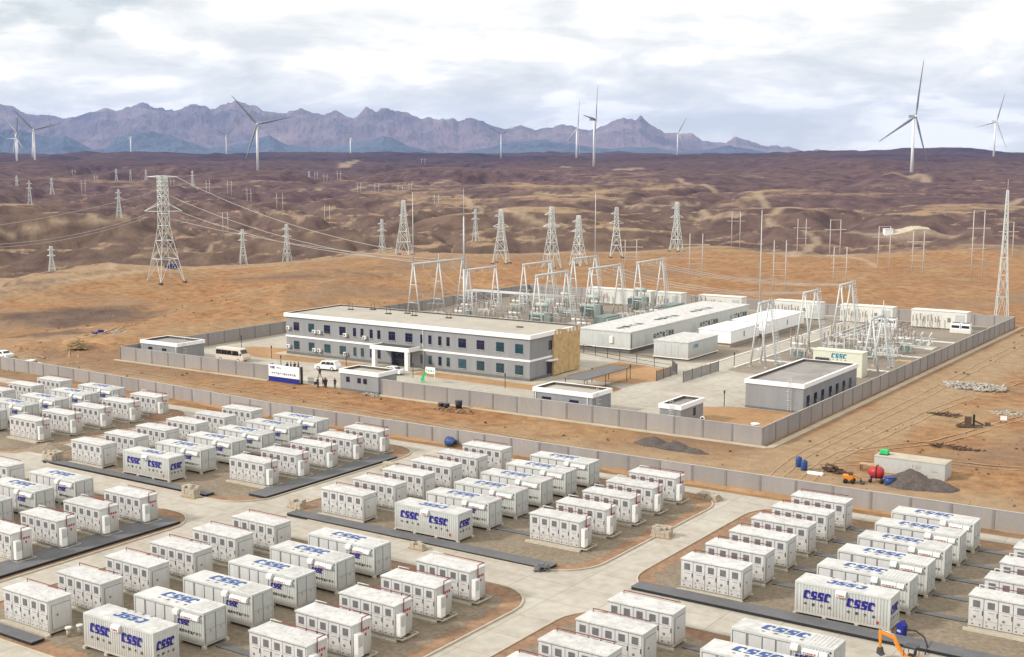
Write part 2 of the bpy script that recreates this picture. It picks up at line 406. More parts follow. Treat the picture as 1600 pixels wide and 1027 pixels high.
def base_T(x, y):
    u, v = az_of(x, y); d = np.hypot(x, y)
    dx = np.maximum(np.maximum(-232-x, x-70), 0); dy = np.maximum(y-322, 0)
    k = np.hypot(dx, dy)
    fm = sstep(4, 120, k)
    wx = x+fbm(x, y, 300, 2, 91)*60; wy = y+fbm(x, y, 300, 2, 92)*60
    def billow(wl, o, sd, g=0.5):
        s_ = 0; a_ = 1.0; t_ = 0; w_ = wl
        for k in range(o):
            ca, sa = math.cos(k*1.1+sd), math.sin(k*1.1+sd)
            s_ = s_+a_*np.abs(noise((wx*ca-wy*sa)/w_+11.7*k, (wx*sa+wy*ca)/w_-5.1*k, sd+k*13)); t_ += a_; a_ *= g; w_ /= 2.1
        return s_/t_
    B1 = billow(290, 5, 7, 0.52)-0.22
    B2 = billow(620, 4, 17, 0.45)-0.22
    cr = crest_d(u, v)
    A1 = 5*sstep(cr-40, cr+20, d) + 66*sstep(cr+20, cr+160, d) + 26*sstep(800, 1600, d) + 14*sstep(3000, 6000, d)
    A2 = 105*sstep(900, 2600, d)
    mean = np.interp(d, [0, 700, 900, 1200, 1600, 2100, 3000, 5000, 8000], [0, -5, -7, -8, -6, -4, 3, 13, 19])
    z = (B1-0.07)*A1 + (B2-0.07)*A2 - 8*sstep(cr+8, cr+75, d)*(1-sstep(cr+120, cr+300, d)) + mean*sstep(cr, cr+120, d)
    z = z + fbm(x, y, 42, 5, 23, 0.55, True)*2.6*sstep(cr, cr+60, d)
    z = z*fm
    z = z + fm*(1-sstep(cr+10, cr+60, d))*fbm(x, y, 120, 3, 15)*4.2
    z = z + fm*(1-sstep(480, 620, d))*fbm(x, y, 60, 4, 5)*1.6
    cap = np.interp(d, [0, 500, 800, 1100, 1500, 2000, 3000, 5000, 8000], [9, 6, 6, 7, 9, 11, 17, 25, 27])
    z = np.where(z > cap, cap+(z-cap)*0.3, z)
    kr = np.minimum(np.minimum(np.maximum(x+62, -206-x), 400), np.where(x > -206, y-146, 400)); kr = np.where((x > -62) | (x < -206), kr, -1)
    z = z + sstep(1, 14, kr)*(1-fm)*(0.9*fbm(x, y, 34, 4, 77)+0.4*fbm(x, y, 9, 3, 78))*np.where(x < -206, 3.2, 0.8)*sstep(0, 6, np.where(x > -62, y-147, 9))
    z = z*(1-sstep(8500, 11000, d)) - 30*sstep(8500, 11000, d)
    return z
def px_pt(px, d):
    """point at horizontal distance d (along the view axis) on the vertical through photo column px"""
    u = (px-800.0)/FPX*d*1.0
    return VF*d + VR*u
def zpix(py, d):
    return CAMH - math.tan(PITCH + math.atan((py-513.5)/FPX))*d
# heights known from where things stand: (photo column, row of the foot, distance)
CTRL = []
def ctrl(px, py, d, sg=None):
    p = px_pt(px, d); CTRL.append((p[0], p[1], zpix(py, d), sg or max(35.0, d*0.05)))
# name, column, foot row, top row, distance
TURB = [(1420,278,182,1990),(1546,250,190,3180),(927,261,187,2580),(900,253,200,3600),(1056,246,208,5025),(406,270,194,2512),
        (61,267,203,2983),(33,265,208,3350),(35,254,217,5300),(210,250,214,5300),(358,250,211,4900),(550,252,215,5160),(783,249,210,4900)]
for t_ in TURB: ctrl(t_[0], t_[1], t_[3], t_[3]*0.035)
# lattice pylons: column, foot row, top row, distance, half-width px
PYL = [(631,400,315,500,14),(783,413,329,466,14),(862,421,324,445,14),(904,413,334,466,13),(963,402,325,496,12),(1057,395,319,515,10),
       (597,399,342,540,6),(448,412,351,482,7),(379,415,360,462,7),(79,430,383,430,7),(743,377,326,640,5),(188,339,294,760,5),
       (50,318,279,1000,4),(31,299,275,1350,3.5),(85,303,277,1300,3.5),(304,291,265,1500,3),(186,281,262,1750,2.5),(208,283,265,1700,2.5),(232,283,265,1700,2.5),
       (485,275,258,1900,2.5)]
HFR = [(434,443,331,302,1040),(508,516,352,321,930),(679,686,334,305,1040),(560,565,308,287,1350),(587,593,307,286,1350),(623,630,314,290,1250),
       (508,513,290,275,1900),(494,498,286,271,1950),(529,534,286,268,1800),(544,549,284,273,2400),(325,330,303,279,1250),(358,364,308,285,1250),(388,394,322,296,1150),
       (349,357,366,332,850),(131,137,305,283,1350),(977,995,422,377,450),(1078,1098,432,364,412),(1143,1156,387,329,560),
       (1210,1229,452,373,372),(1246,1259,403,347,520),(1297,1313,408,346,478),(1304,1324,442,386,392),(1373,1391,421,353,442),(1427,1444,426,359,430),
       (1520,1537,438,330,405),(1568,1583,412,350,470),(104,108,276,265,2100),(118,122,278,266,2000),(152,156,290,277,1700),(270,275,296,282,1500),(340,344,283,272,2000),(420,424,283,271,2000),(446,450,286,274,1900),(640,644,300,287,1450),(660,665,256,248,3500)]
for p_ in PYL: ctrl(p_[0], p_[1], p_[3])
for p_ in HFR: ctrl((p_[0]+p_[1])/2, p_[2], p_[4])
ctrl(257, 440, 402, 40)
for c_ in [(0,452,375),(80,444,384),(150,433,402),(330,420,430),(540,408,470),(690,404,480),(1180,392,500),(1480,385,500),(1590,384,500)]: ctrl(*c_, 45)
for c_ in [(40,395,700),(160,385,720),(300,390,680),(430,372,700),(560,372,700),(700,365,800),(860,350,900),(1000,345,950),(1180,345,900),(1330,340,950),(1500,335,950)]: ctrl(*c_)
for c_ in [(120,330,1000),(250,310,1200),(640,300,1400),(720,285,1800),(860,290,1700),(1000,275,2000),(1150,268,2300),(1250,300,1400),(1350,300,1500),(1500,262,2500),(1590,300,1400),(1480,300,1400)]: ctrl(*c_)
for c_ in [(0,250,6000),(150,249,6500),(300,248,7000),(450,247,7000),(640,247,7000),(860,247,6500),(1000,246,6200),(1180,249,6000),(1280,247,5600),(1380,246,5600),(1480,243.5,5200),(1590,244,5000)]: ctrl(*c_, 420)
CT = np.array(CTRL)
_K = np.exp(-((CT[:, None, 0]-CT[None, :, 0])**2+(CT[:, None, 1]-CT[None, :, 1])**2)/(2*CT[None, :, 3]**2))
_R = CT[:, 2]-base_T(CT[:, 0], CT[:, 1])
_W = np.linalg.solve(_K.T@_K+0.02*np.eye(len(CT)), _K.T@_R)
def T(x, y):
    x = np.asarray(x, float); y = np.asarray(y, float)
    z = base_T(x, y)
    dx = np.maximum(np.maximum(-225-x, x-60), 0); dy = np.maximum(y-318, 0)
    fm = sstep(0, 60, np.hypot(dx, dy))
    add = np.zeros_like(z)
    for (cx, cy, cz, sg), wt in zip(CTRL, _W):
        add = add + wt*np.exp(-((x-cx)**2+(y-cy)**2)/(2*sg*sg))
    return z+add*fm
def Th(x, y): return float(T(np.array([x]), np.array([y]))[0])

def polydist(x, y, pts):
    best = np.full(x.shape, 1e9)
    for (ax, ay), (bx, by) in zip(pts[:-1], pts[1:]):
        vx, vy = bx-ax, by-ay; q = vx*vx+vy*vy+1e-9
        t = np.clip(((x-ax)*vx+(y-ay)*vy)/q, 0, 1)
        best = np.minimum(best, np.hypot(x-ax-t*vx, y-ay-t*vy))
    return best
def hit(px, py):
    """where the sight line through a photo point meets the land"""
    s = np.concatenate([np.arange(90, 1200, 3.0), np.arange(1200, 9000, 15.0)])
    u = (px-800.0)/FPX
    X = VF[0]*s+VR[0]*u*s; Y = VF[1]*s+VR[1]*u*s
    zz = CAMH-math.tan(PITCH+math.atan((py-513.5)/FPX))*s
    below = np.nonzero(T(X, Y) >= zz)[0]
    i = below[0] if len(below) else len(s)-1
    return float(X[i]), float(Y[i])

az = np.concatenate([np.arange(-180, -60, 6.0), np.arange(-60, -27, 1.5), np.linspace(-27, 27, 640), np.arange(28.5, 60, 1.5), np.arange(60, 180, 6.0)])
rr = [25.0]
while rr[-1] < 300: rr.append(rr[-1]*1.03)
while rr[-1] < 9000: rr.append(rr[-1]*1.0072)
while rr[-1] < 60000: rr.append(rr[-1]*1.12)
rr = np.array(rr); NA, NR = len(az), len(rr)
AZ, RR = np.meshgrid(np.radians(az), rr)
Xg = RR*(np.sin(AZ)*VR[0]+np.cos(AZ)*VF[0]); Yg = RR*(np.sin(AZ)*VR[1]+np.cos(AZ)*VF[1])
Zg = T(Xg, Yg)
V = np.stack([Xg, Yg, Zg], -1).reshape(-1, 3)
nv = len(V)
V = np.vstack([V, [[0, 0, 0]]])
i = np.arange(NR-1)[:, None]*NA; j = np.arange(NA)[None, :]; j2 = (j+1) % NA
F = np.stack([i+j, i+j2, i+NA+j2, i+NA+j], -1).reshape(-1, 4)
me = bpy.data.meshes.new("ground")
nq = len(F); 
me.vertices.add(len(V)); me.vertices.foreach_set('co', V.ravel())
tri = [(nv, (k+1) % NA, k) for k in range(NA)]
loops = np.concatenate([F[:, ::-1].ravel() if False else F.ravel(), np.array(tri).ravel()])
me.loops.add(len(loops)); me.loops.foreach_set('vertex_index', loops.astype(np.int32))
me.polygons.add(nq+NA)
ls = np.concatenate([np.arange(nq)*4, nq*4+np.arange(NA)*3]).astype(np.int32)
me.polygons.foreach_set('loop_start', ls)
me.polygons.foreach_set('use_smooth', np.ones(nq+NA, dtype=bool))
me.update(calc_edges=True); me.validate()
bmx = None
# ground cover: share of dark desert pavement, of pale tracks, of cloud shade painted blue-black on the far plain
x, y, z = V[:, 0], V[:, 1], V[:, 2]
d = np.hypot(x, y); u, v_ = az_of(x, y)
pxl = 800+FPX*u/np.maximum(v_, 1)
crest = crest_d(u, v_)
rel = z-base_T(x, y)*0.0
nz = fbm(x, y, 230, 5, 31)
low = fbm(x, y, 420, 5, 3, 0.47, True)
dzr = np.gradient(Zg, axis=0)/np.maximum(np.gradient(RR, axis=0), 1e-6)
dzt = np.gradient(Zg, axis=1)/np.maximum(RR*np.gradient(np.radians(az))[None, :], 1e-6)
slope = np.append(np.hypot(dzr, dzt).ravel(), 0.0)
dark = sstep(-4, 16, d-crest)*(0.37+0.12*sstep(850, 1250, pxl)+0.20*sstep(650, 1300, d)+0.30*sstep(1300, 2300, d))  # rises with distance: cloud shade painted over the far plain
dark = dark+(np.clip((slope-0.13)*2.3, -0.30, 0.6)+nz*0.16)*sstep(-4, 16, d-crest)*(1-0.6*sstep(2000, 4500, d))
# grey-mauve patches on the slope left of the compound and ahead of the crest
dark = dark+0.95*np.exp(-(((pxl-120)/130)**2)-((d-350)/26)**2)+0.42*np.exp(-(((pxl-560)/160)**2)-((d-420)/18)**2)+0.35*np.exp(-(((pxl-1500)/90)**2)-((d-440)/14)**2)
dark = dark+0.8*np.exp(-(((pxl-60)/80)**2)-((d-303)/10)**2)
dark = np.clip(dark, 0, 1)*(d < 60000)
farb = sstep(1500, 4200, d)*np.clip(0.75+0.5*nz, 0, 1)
tanm = np.clip(0.5+0.9*fbm(x, y, 190, 4, 51), 0, 1)
trk = np.zeros(len(x))
TR = [([(0,452),(60,447),(150,436),(240,424),(330,420),(450,414)], 2.0), ([(1085,345),(1200,336),(1340,331),(1420,322),(1590,312)], 5.0),
      ([(1200,350),(1262,366),(1278,380),(1262,392),(1235,402)], 4.0), ([(835,302),(905,305),(1000,322),(1090,322)], 3.5),
      ([(1025,328),(1120,341),(1200,336)], 4.0), ([(730,310),(790,330),(830,345),(960,358),(1010,360)], 4.0), ([(0,365),(80,352),(150,346),(200,342)], 2.5),
      ([(170,420),(240,400),(330,386)], 2.0), ([(1060,282),(1100,290),(1180,300),(1240,325)], 6), ([(880,262),(960,266),(1000,264)], 14), ([(400,330),(470,345),(560,340)], 2.5),
      ([(1330,362),(1400,370),(1490,371)], 7.0), ([(540,262),(560,252)], 20), ([(1385,272),(1440,276),(1520,283)], 9), ([(0,600-240+10),(60,356),(150,342)], 2),
      ([(1255,395),(1340,404),(1370,418)], 2.5), ([(620,318),(720,306),(735,312)], 3.0), ([(470,300),(560,296),(690,286)], 5.0)]
for pts, wd in TR:
    P_ = [hit(*p) for p in pts]
    dd = polydist(x, y, P_)
    trk = np.maximum(trk, 1-sstep(wd*0.3, wd*0.95, dd+fbm(x, y, 18, 2, 61)*wd*0.3))
# beaten earth lanes close to the compound
def lane(pts, wd, amt):
    global lanem
    dd = polydist(x, y, pts); lanem = np.maximum(lanem, amt*(1-sstep(wd*0.45, wd, dd+fbm(x, y, 9, 3, 71)*wd*0.35)))
lanem = np.zeros(len(x))
lane([(-62, 150), (-60, 200), (-60, 300), (-50, 340)], 8, 0.9)
lane([(-230, 150), (-150, 147), (-100, 146), (-60, 150), (-20, 147)], 6.5, 0.85)
lane([(-240, 160), (-222, 190), (-214, 260), (-212, 330)], 8, 0.5)
lane([(-60, 190), (-40, 215), (-30, 260)], 6, 0.5)
ld = np.full(len(x), 50.0)
for pts in ([(-62, 150), (-60, 200), (-60.5, 300), (-50, 340)], [(-58, 152), (-57, 210), (-52, 260), (-30, 300)], [(-230, 150.5), (-150, 147.5), (-100, 146), (-62, 150), (-20, 146)], [(-230, 154), (-140, 152), (-90, 148)],
            [(-60, 160), (-50, 172), (-40, 200), (-20, 230)], [(-62, 158), (-45, 167), (-20, 172)], [(-208, 160), (-212, 220), (-216, 330)], [(-205, 155), (-240, 170), (-262, 240)], [(-190, 145), (-240, 160), (-300, 170)]):
    ld = np.minimum(ld, polydist(x, y, pts))
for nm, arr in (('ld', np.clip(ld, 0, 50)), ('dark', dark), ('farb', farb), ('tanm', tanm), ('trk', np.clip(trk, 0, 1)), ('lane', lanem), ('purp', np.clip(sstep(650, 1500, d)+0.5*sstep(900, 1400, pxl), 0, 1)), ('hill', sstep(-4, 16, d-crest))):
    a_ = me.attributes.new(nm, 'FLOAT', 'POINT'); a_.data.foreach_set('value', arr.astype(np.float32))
gm = bpy.data.materials.new('desert_ground'); gm.use_nodes = True
t = gm.node_tree; N = t.nodes.new; L = t.links.new; b = t.nodes['Principled BSDF']
b.inputs['Roughness'].default_value = 0.97; b.inputs['Specular IOR Level'].default_value = 0.1
geo = N('ShaderNodeNewGeometry')
def nse(scale, det=8, rough=0.6, sc=(1,1,1), dist=0.0):
    m_ = N('ShaderNodeMapping'); m_.inputs['Scale'].default_value = sc; L(geo.outputs['Position'], m_.inputs[0])
    n_ = N('ShaderNodeTexNoise'); n_.inputs['Scale'].default_value = scale; n_.inputs['Detail'].default_value = det; n_.inputs['Roughness'].default_value = rough; n_.inputs['Distortion'].default_value = dist
    L(m_.outputs[0], n_.inputs['Vector']); return n_.outputs[0]
def rng(s, a, b_, c=0, d_=1):
    m_ = N('ShaderNodeMapRange'); m_.inputs[1].default_value = a; m_.inputs[2].default_value = b_; m_.inputs[3].default_value = c; m_.inputs[4].default_value = d_; L(s, m_.inputs[0]); return m_.outputs[0]
def mth(op, a, b_=None, val=None, cl=False):
    m_ = N('ShaderNodeMath'); m_.operation = op; m_.use_clamp = cl; L(a, m_.inputs[0])
    if b_ is not None: L(b_, m_.inputs[1])
    elif val is not None: m_.inputs[1].default_value = val
    return m_.outputs[0]
def mixc(f, a, b_):
    m_ = N('ShaderNodeMix'); m_.data_type = 'RGBA'; L(f, m_.inputs['Factor'])
    for s_, k in ((a, 'A'), (b_, 'B')):
        if isinstance(s_, tuple): m_.inputs[k].default_value = (*s_, 1)
        else: L(s_, m_.inputs[k])
    return m_.outputs['Result']
def att(n_):
    a_ = N('ShaderNodeAttribute'); a_.attribute_name = n_; return a_.outputs['Fac']
big = nse(0.018, 10, 0.62); fine = nse(0.45, 8, 0.65); vf = nse(2.2, 6, 0.7); mid = nse(0.06, 9, 0.6, dist=0.4)
orange = mixc(rng(fine, 0.35, 0.68), (0.20, 0.098, 0.045), (0.39, 0.215, 0.105))
sand = mixc(rng(fine, 0.3, 0.7), (0.23, 0.14, 0.072), (0.40, 0.26, 0.142))
nearc = mixc(rng(mid, 0.46, 0.64), orange, sand)
nearc = mixc(mth('MULTIPLY', att('tanm'), rng(big, 0.45, 0.75), cl=True), nearc, sand)
nearc = mixc(mth('MULTIPLY', rng(nse(0.022, 8, 0.6, dist=0.6), 0.50, 0.62), val=0.6), nearc, (0.20, 0.142, 0.10))  # grey-brown patches paint the shaded folds of the orange slope
# darker gravelly spots
nearc = mixc(mth('MULTIPLY', rng(nse(0.13, 9, 0.7), 0.56, 0.70), val=0.6), nearc, (0.15, 0.09, 0.055))
lanec = mixc(rng(fine, 0.3, 0.7), (0.27, 0.185, 0.11), (0.37, 0.265, 0.165))
nearc = mixc(mth('MULTIPLY', rng(nse(0.9, 7, 0.7), 0.56, 0.68), val=0.45), nearc, (0.13, 0.07, 0.04))
nearc = mixc(att('lane'), nearc, lanec)
rut = mth('ABSOLUTE', mth('SUBTRACT', att('ld'), val=0.85))
rutf = mth('MULTIPLY', rng(rut, 0.12, 0.34, 1, 0), rng(nse(0.08, 6, 0.6), 0.42, 0.55, 0, 0.5))
nearc = mixc(mth('MULTIPLY', rutf, val=0.0), nearc, (0.20, 0.13, 0.075))
nearc = mixc(mth('MULTIPLY', att('hill'), val=0.75), nearc, mixc(rng(fine, 0.3, 0.7), (0.25, 0.175, 0.11), (0.38, 0.275, 0.175)))
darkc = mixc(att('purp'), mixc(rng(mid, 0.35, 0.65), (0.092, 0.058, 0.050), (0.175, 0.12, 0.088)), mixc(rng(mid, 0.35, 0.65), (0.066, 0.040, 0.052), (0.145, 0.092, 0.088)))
darkc = mixc(att('farb'), darkc, mixc(rng(big, 0.35, 0.65), (0.016, 0.010, 0.030), (0.052, 0.030, 0.056)))  # cloud shade over the far plain painted in as purple-black
streak = nse(0.05, 9, 0.65, (1, 1, 1), 1.5)
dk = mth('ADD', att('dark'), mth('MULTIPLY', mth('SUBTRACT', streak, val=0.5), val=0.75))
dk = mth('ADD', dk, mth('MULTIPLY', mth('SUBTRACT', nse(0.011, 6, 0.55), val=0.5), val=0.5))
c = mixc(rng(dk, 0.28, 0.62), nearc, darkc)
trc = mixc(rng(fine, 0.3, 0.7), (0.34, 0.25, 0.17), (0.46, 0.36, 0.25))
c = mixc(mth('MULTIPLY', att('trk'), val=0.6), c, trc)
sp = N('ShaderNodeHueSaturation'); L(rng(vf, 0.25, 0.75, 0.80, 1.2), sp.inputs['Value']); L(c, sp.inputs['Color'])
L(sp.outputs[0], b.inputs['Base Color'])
bp = N('ShaderNodeBump'); bp.inputs['Distance'].default_value = 1.1; bp.inputs['Strength'].default_value = 0.75
hs_ = mth('ADD', mth('MULTIPLY', nse(0.03, 10, 0.65), val=6.0), mth('MULTIPLY', fine, val=0.35))
L(hs_, bp.inputs['Height'])
bp2 = N('ShaderNodeBump'); bp2.inputs['Distance'].default_value = 0.12; bp2.inputs['Strength'].default_value = 0.8
L(vf, bp2.inputs['Height']); 
far_n = N('ShaderNodeMix'); far_n.data_type = 'VECTOR'
L(rng(att('dark'), 0.1, 0.4), far_n.inputs['Factor']); L(bp2.outputs[0], far_n.inputs['A']); L(bp.outputs[0], far_n.inputs['B'])
L(far_n.outputs['Result'], b.inputs['Normal'])
me.materials.append(gm)
ground = bpy.data.objects.new("ground", me); COL.objects.link(ground); tag(ground, kind='structure')

# ---------------------------------------------------------------- loose stones and scrub on the bare land
def scatter(name, n, regions, smin, smax, m, seed, flat=0.6, tuft=False):
    rs = np.random.RandomState(seed); V_ = []; F_ = []
    for (x0, x1, y0, y1, fr) in regions:
        k = int(n*fr); xs = rs.uniform(x0, x1, k); ys = rs.uniform(y0, y1, k)
        dn = fbm(xs, ys, 14, 3, seed+2)+rs.uniform(-.5, .7, k); keep = (dn > 0) & ((xs > -66) | (xs < -204) | ((ys > 140.5) & (ys < 161.5)) | (ys > 312))
        pu, pv_ = az_of(xs, ys); keep &= (np.abs(pu) < 0.44*np.maximum(pv_, 1))
        xs, ys = xs[keep], ys[keep]; zs = T(xs, ys)
        for X_, Y_, Z_ in zip(xs, ys, zs):
            s_ = smin+(smax-smin)*rs.random_sample()**3; b0_ = len(V_); a0 = rs.uniform(0, 6.28)
            m_ = 6 if tuft else 4
            for q in range(m_): r_ = s_*rs.uniform(.6, 1.1); V_.append((X_+r_*math.cos(a0+q*6.283/m_), Y_+r_*math.sin(a0+q*6.283/m_), Z_-0.03))
            if tuft:
                for q in range(m_): V_.append((X_+s_*rs.uniform(-.7, .7), Y_+s_*rs.uniform(-.7, .7), Z_+s_*flat*rs.uniform(.5, 1.1)))
                for q in range(m_): F_.append((b0_+q, b0_+(q+1) % m_, b0_+m_+q))
                F_.append(tuple(b0_+m_+q for q in range(m_)))
            else:
                V_.append((X_+rs.uniform(-.3, .3)*s_, Y_+rs.uniform(-.3, .3)*s_, Z_+s_*flat*rs.uniform(.6, 1.3)))
                for q in range(4): F_.append((b0_+q, b0_+(q+1) % 4, b0_+4))
    mb = MB(); mb.add(V_, F_); o = mb.build(name, m); tag(o, kind='stuff')
RG = [(-64, 5, 142, 330, 0.42), (-232, -64, 141, 161, 0.16), (-300, -204, 140, 330, 0.22), (-330, 120, 312, 470, 0.20)]
scatter('loose_stones', 9000, RG, 0.05, 0.30, mat('stone_tan', (0.40, 0.30, 0.20), 0.95, var=0.35, scale=0.5), 5)
scatter('dark_clods', 9000, RG, 0.04, 0.19, mat('clod_brown', (0.15, 0.085, 0.05), 0.95, var=0.3, scale=0.5), 6)
scatter('dry_scrub', 1500, RG, 0.12, 0.42, mat('scrub_olive', (0.13, 0.11, 0.055), 0.95, var=0.3, scale=0.5), 7, 0.8, True)

# ---------------------------------------------------------------- mountains
SKY1 = [(-300,175),(-120,170),(-60,165),(0,156),(15,164),(35,167),(50,175),(67,177),(86,175),(107,181),(135,176),(150,172),(172,172),(190,176),(230,169),(265,176),(300,172),(322,170),(340,176),(375,169),(400,172),(425,180),(450,180),(475,174),(510,182),(527,178),(557,189),(575,179),(590,180),(605,172),(620,175),(640,176),(662,185),(672,183),(680,187),(710,187),(717,192),(737,183),(762,189),(790,199),(817,197),(837,204),(870,200),(892,200),(917,205),(935,202),(957,189),(972,186),(990,190),(999,185),(1012,194),(1037,207),(1075,212),(1095,221),(1130,225),(1146,216),(1167,221),(1197,230),(1210,228),(1260,237),(1271,233),(1287,242),(1322,240),(1350,246),(1400,256),(1700,270)]
SKY2 = [(-300,225),(-60,212),(0,207),(30,208),(60,214),(85,218),(108,210),(130,222),(150,233),(170,232),(185,218),(215,207),(245,205),(275,212),(300,222),(330,234),(360,230),(400,220),(425,216),(450,228),(500,232),(560,222),(600,215),(640,231),(700,241),(760,232),(800,222),(850,220),(900,228),(950,234),(980,231),(1020,231),(1060,238),(1105,234),(1130,228),(1170,236),(1210,243),(1260,246),(1400,262),(1700,270)]
def range_mesh(name, prof, d0, d1, d2, col_a, col_b, seed, foot):
    pa = np.linspace(-420, 2000, 1300); nr = 90
    t_ = np.linspace(0, 1, nr)
    P_, Q_ = np.meshgrid(pa, t_)
    D = d0+(d2-d0)*Q_
    ux = (P_-800)/FPX
    X = D*(VF[0]+VR[0]*ux); Y = D*(VF[1]+VR[1]*ux)
    tc_ = (d1-d0)/(d2-d0)
    pr = np.array([zpix(v, d1) for v in np.interp(pa, [q[0] for q in prof], [q[1]+(4 if seed == 41 and q[0] < 1050 else 0) for q in prof])])
    pr = pr + fbm(pa, pa*0+seed, 26, 5, seed+5, 0.65)*d1*0.0017*(1 if seed == 41 else 0.4)
    H_ = pr[None, :]*np.ones_like(Q_)
    shp = np.where(Q_ < tc_, sstep(0, 1, Q_/tc_)**0.9, 1-0.9*sstep(0, 1, (Q_-tc_)/(1-tc_)))
    wl = (d2-d0)*0.34
    ero = fbm(X, Y, wl, 6, seed, 0.55, True)
    env = np.clip(1-np.abs(Q_-tc_)/tc_, 0, 1)
    z_ = foot+(H_-foot)*shp*(1-(1-env**3)*0.42*(0.5-0.5*ero)*1.5)
    z_ = z_+ero*(1-env**6)*shp*np.maximum(H_-foot, 0)*0.45+fbm(X, Y, wl*0.16, 5, seed+9, 0.6, True)*np.maximum(H_-foot, 0)*0.13*(1-env**10)
    z_[0] = foot-60; z_[-1] = foot-60
    nvv = nr*len(pa); V_ = np.stack([X, Y, z_], -1).reshape(-1, 3)
    ii = np.arange(nr-1)[:, None]*len(pa); jj = np.arange(len(pa)-1)[None, :]
    F_ = np.stack([ii+jj, ii+jj+1, ii+len(pa)+jj+1, ii+len(pa)+jj], -1).reshape(-1, 4)
    m_ = bpy.data.meshes.new(name); m_.from_pydata(V_.tolist(), [], F_.tolist())
    m_.polygons.foreach_set('use_smooth', np.zeros(len(F_), dtype=bool)); m_.update()
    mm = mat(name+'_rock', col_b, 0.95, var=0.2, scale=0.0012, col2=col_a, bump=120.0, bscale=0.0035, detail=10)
    m_.materials.append(mm)
    o = bpy.data.objects.new(name, m_); COL.objects.link(o); tag(o, kind='structure')
range_mesh('mountains', SKY1, 15500, 19500, 24000, (0.035, 0.036, 0.072), (0.26, 0.18, 0.195), 41, -20)  # violet of the haze mixed into the rock's own colour
range_mesh('foothills', SKY2, 11000, 13000, 15000, (0.035, 0.06, 0.105), (0.09, 0.11, 0.16), 83, -20)  # blue of haze and cloud shade put into the rock colour

# ---------------------------------------------------------------- haze
HAZE = True
if HAZE:
    hz = MB(); hz.box(-26000, 26000, -300, 25500, -110, 1000)
    hm = bpy.data.materials.new('air'); hm.use_nodes = True
    t = hm.node_tree; t.nodes.clear()
    o_ = t.nodes.new('ShaderNodeOutputMaterial'); pv = t.nodes.new('ShaderNodeVolumePrincipled')
    pv.inputs['Color'].default_value = (0.44, 0.60, 1.0, 1); pv.inputs['Density'].default_value = 3.1e-5; pv.inputs['Anisotropy'].default_value = 0.0
    t.links.new(pv.outputs[0], o_.inputs['Volume'])
    ho = hz.build('haze', hm); tag(ho, kind='stuff'); ho.display_type = 'BOUNDS'

# ---------------------------------------------------------------- yard floors, roads, kerbs
def rrect(x0, x1, y0, y1, r, n=7, jit=0.0):
    P = []
    for cx, cy, a0 in ((x1-r, y0+r, -90), (x1-r, y1-r, 0), (x0+r, y1-r, 90), (x0+r, y0+r, 180)):
        for k in range(n+1):
            a = R(a0+90*k/n); P.append((cx+r*math.cos(a), cy+r*math.sin(a)))
    if jit:
        Q = []
        for a, b_ in zip(P, P[1:]+P[:1]):
            m_ = max(1, int(math.hypot(b_[0]-a[0], b_[1]-a[1])/0.8))
            for k in range(m_):
                f = k/m_; Q.append((a[0]+(b_[0]-a[0])*f+random.uniform(-jit, jit), a[1]+(b_[1]-a[1])*f+random.uniform(-jit, jit)))
        P = Q
    return P
def sheet(name, poly, z, m, hidden=False):
    mb = MB(); mb.add([(a, b_, z) for a, b_ in poly], [tuple(range(len(poly)))]); o = mb.build(name, M[m]); tag(o, kind='structure'); return o
def strip(mb, pts, wd, z0, z1, closed=False):
    n = len(pts); off = []
    for k in range(n):
        p = Vector(pts[k]); a = Vector(pts[(k-1) % n] if (closed or k > 0) else pts[k]); b_ = Vector(pts[(k+1) % n] if (closed or k < n-1) else pts[k])
        d_ = (b_-a); d_ = d_.normalized() if d_.length > 0 else Vector((1, 0)); nn = Vector((-d_.y, d_.x))
        off.append((p+nn*wd/2, p-nn*wd/2))
    vs_ = []
    for l_, r_ in off: vs_ += [(l_.x, l_.y, z0), (r_.x, r_.y, z0), (r_.x, r_.y, z1), (l_.x, l_.y, z1)]
    fs_ = []
    for k in range(n if closed else n-1):
        a = 4*k; b_ = 4*((k+1) % n)
        fs_ += [(a+3, a+2, b_+2, b_+3), (a, a+3, b_+3, b_), (a+2, a+1, b_+1, b_+2)]
    mb.add(vs_, fs_)
sheet('road', [(-420, 10), (40, 10), (40, 137.9), (-420, 137.9)], 0.012, 'concrete')
COLS = [(-56.5, -16.5), (-100.4, -60.8), (-144.8, -105.2), (-188.5, -149.5), (-233, -194)]
ROWS = [(101.4, 135.0), (61.0, 95.4), (20.5, 54.5)]
soil = MB(); grav = MB(); kerb = MB()
k_ = 0
for ci, (x0, x1) in enumerate(COLS):
    for ri, (y0, y1) in enumerate(ROWS):
        if ri == 2 and ci > 3: continue
        P = rrect(x0, x1, y0, y1, 5.0)
        zz = 0.05+0.0*k_
        soil.add([(a, b_, zz) for a, b_ in P], [tuple(range(len(P)))])
        Q = rrect(x0+1.3, x1-1.6, y0+1.9, y1-2.2, 3.6, jit=0.4)
        grav.add([(a, b_, zz+0.006) for a, b_ in Q], [tuple(range(len(Q)))])
        strip(kerb, P, 0.16, 0.0, 0.15, True)
        k_ += 1
tag(soil.build('pad_soil', M['soil']), kind='structure')
tag(grav.build('pad_gravel', M['gravel']), kind='structure')
tag(kerb.build('kerb', M['kerb']), kind='structure')

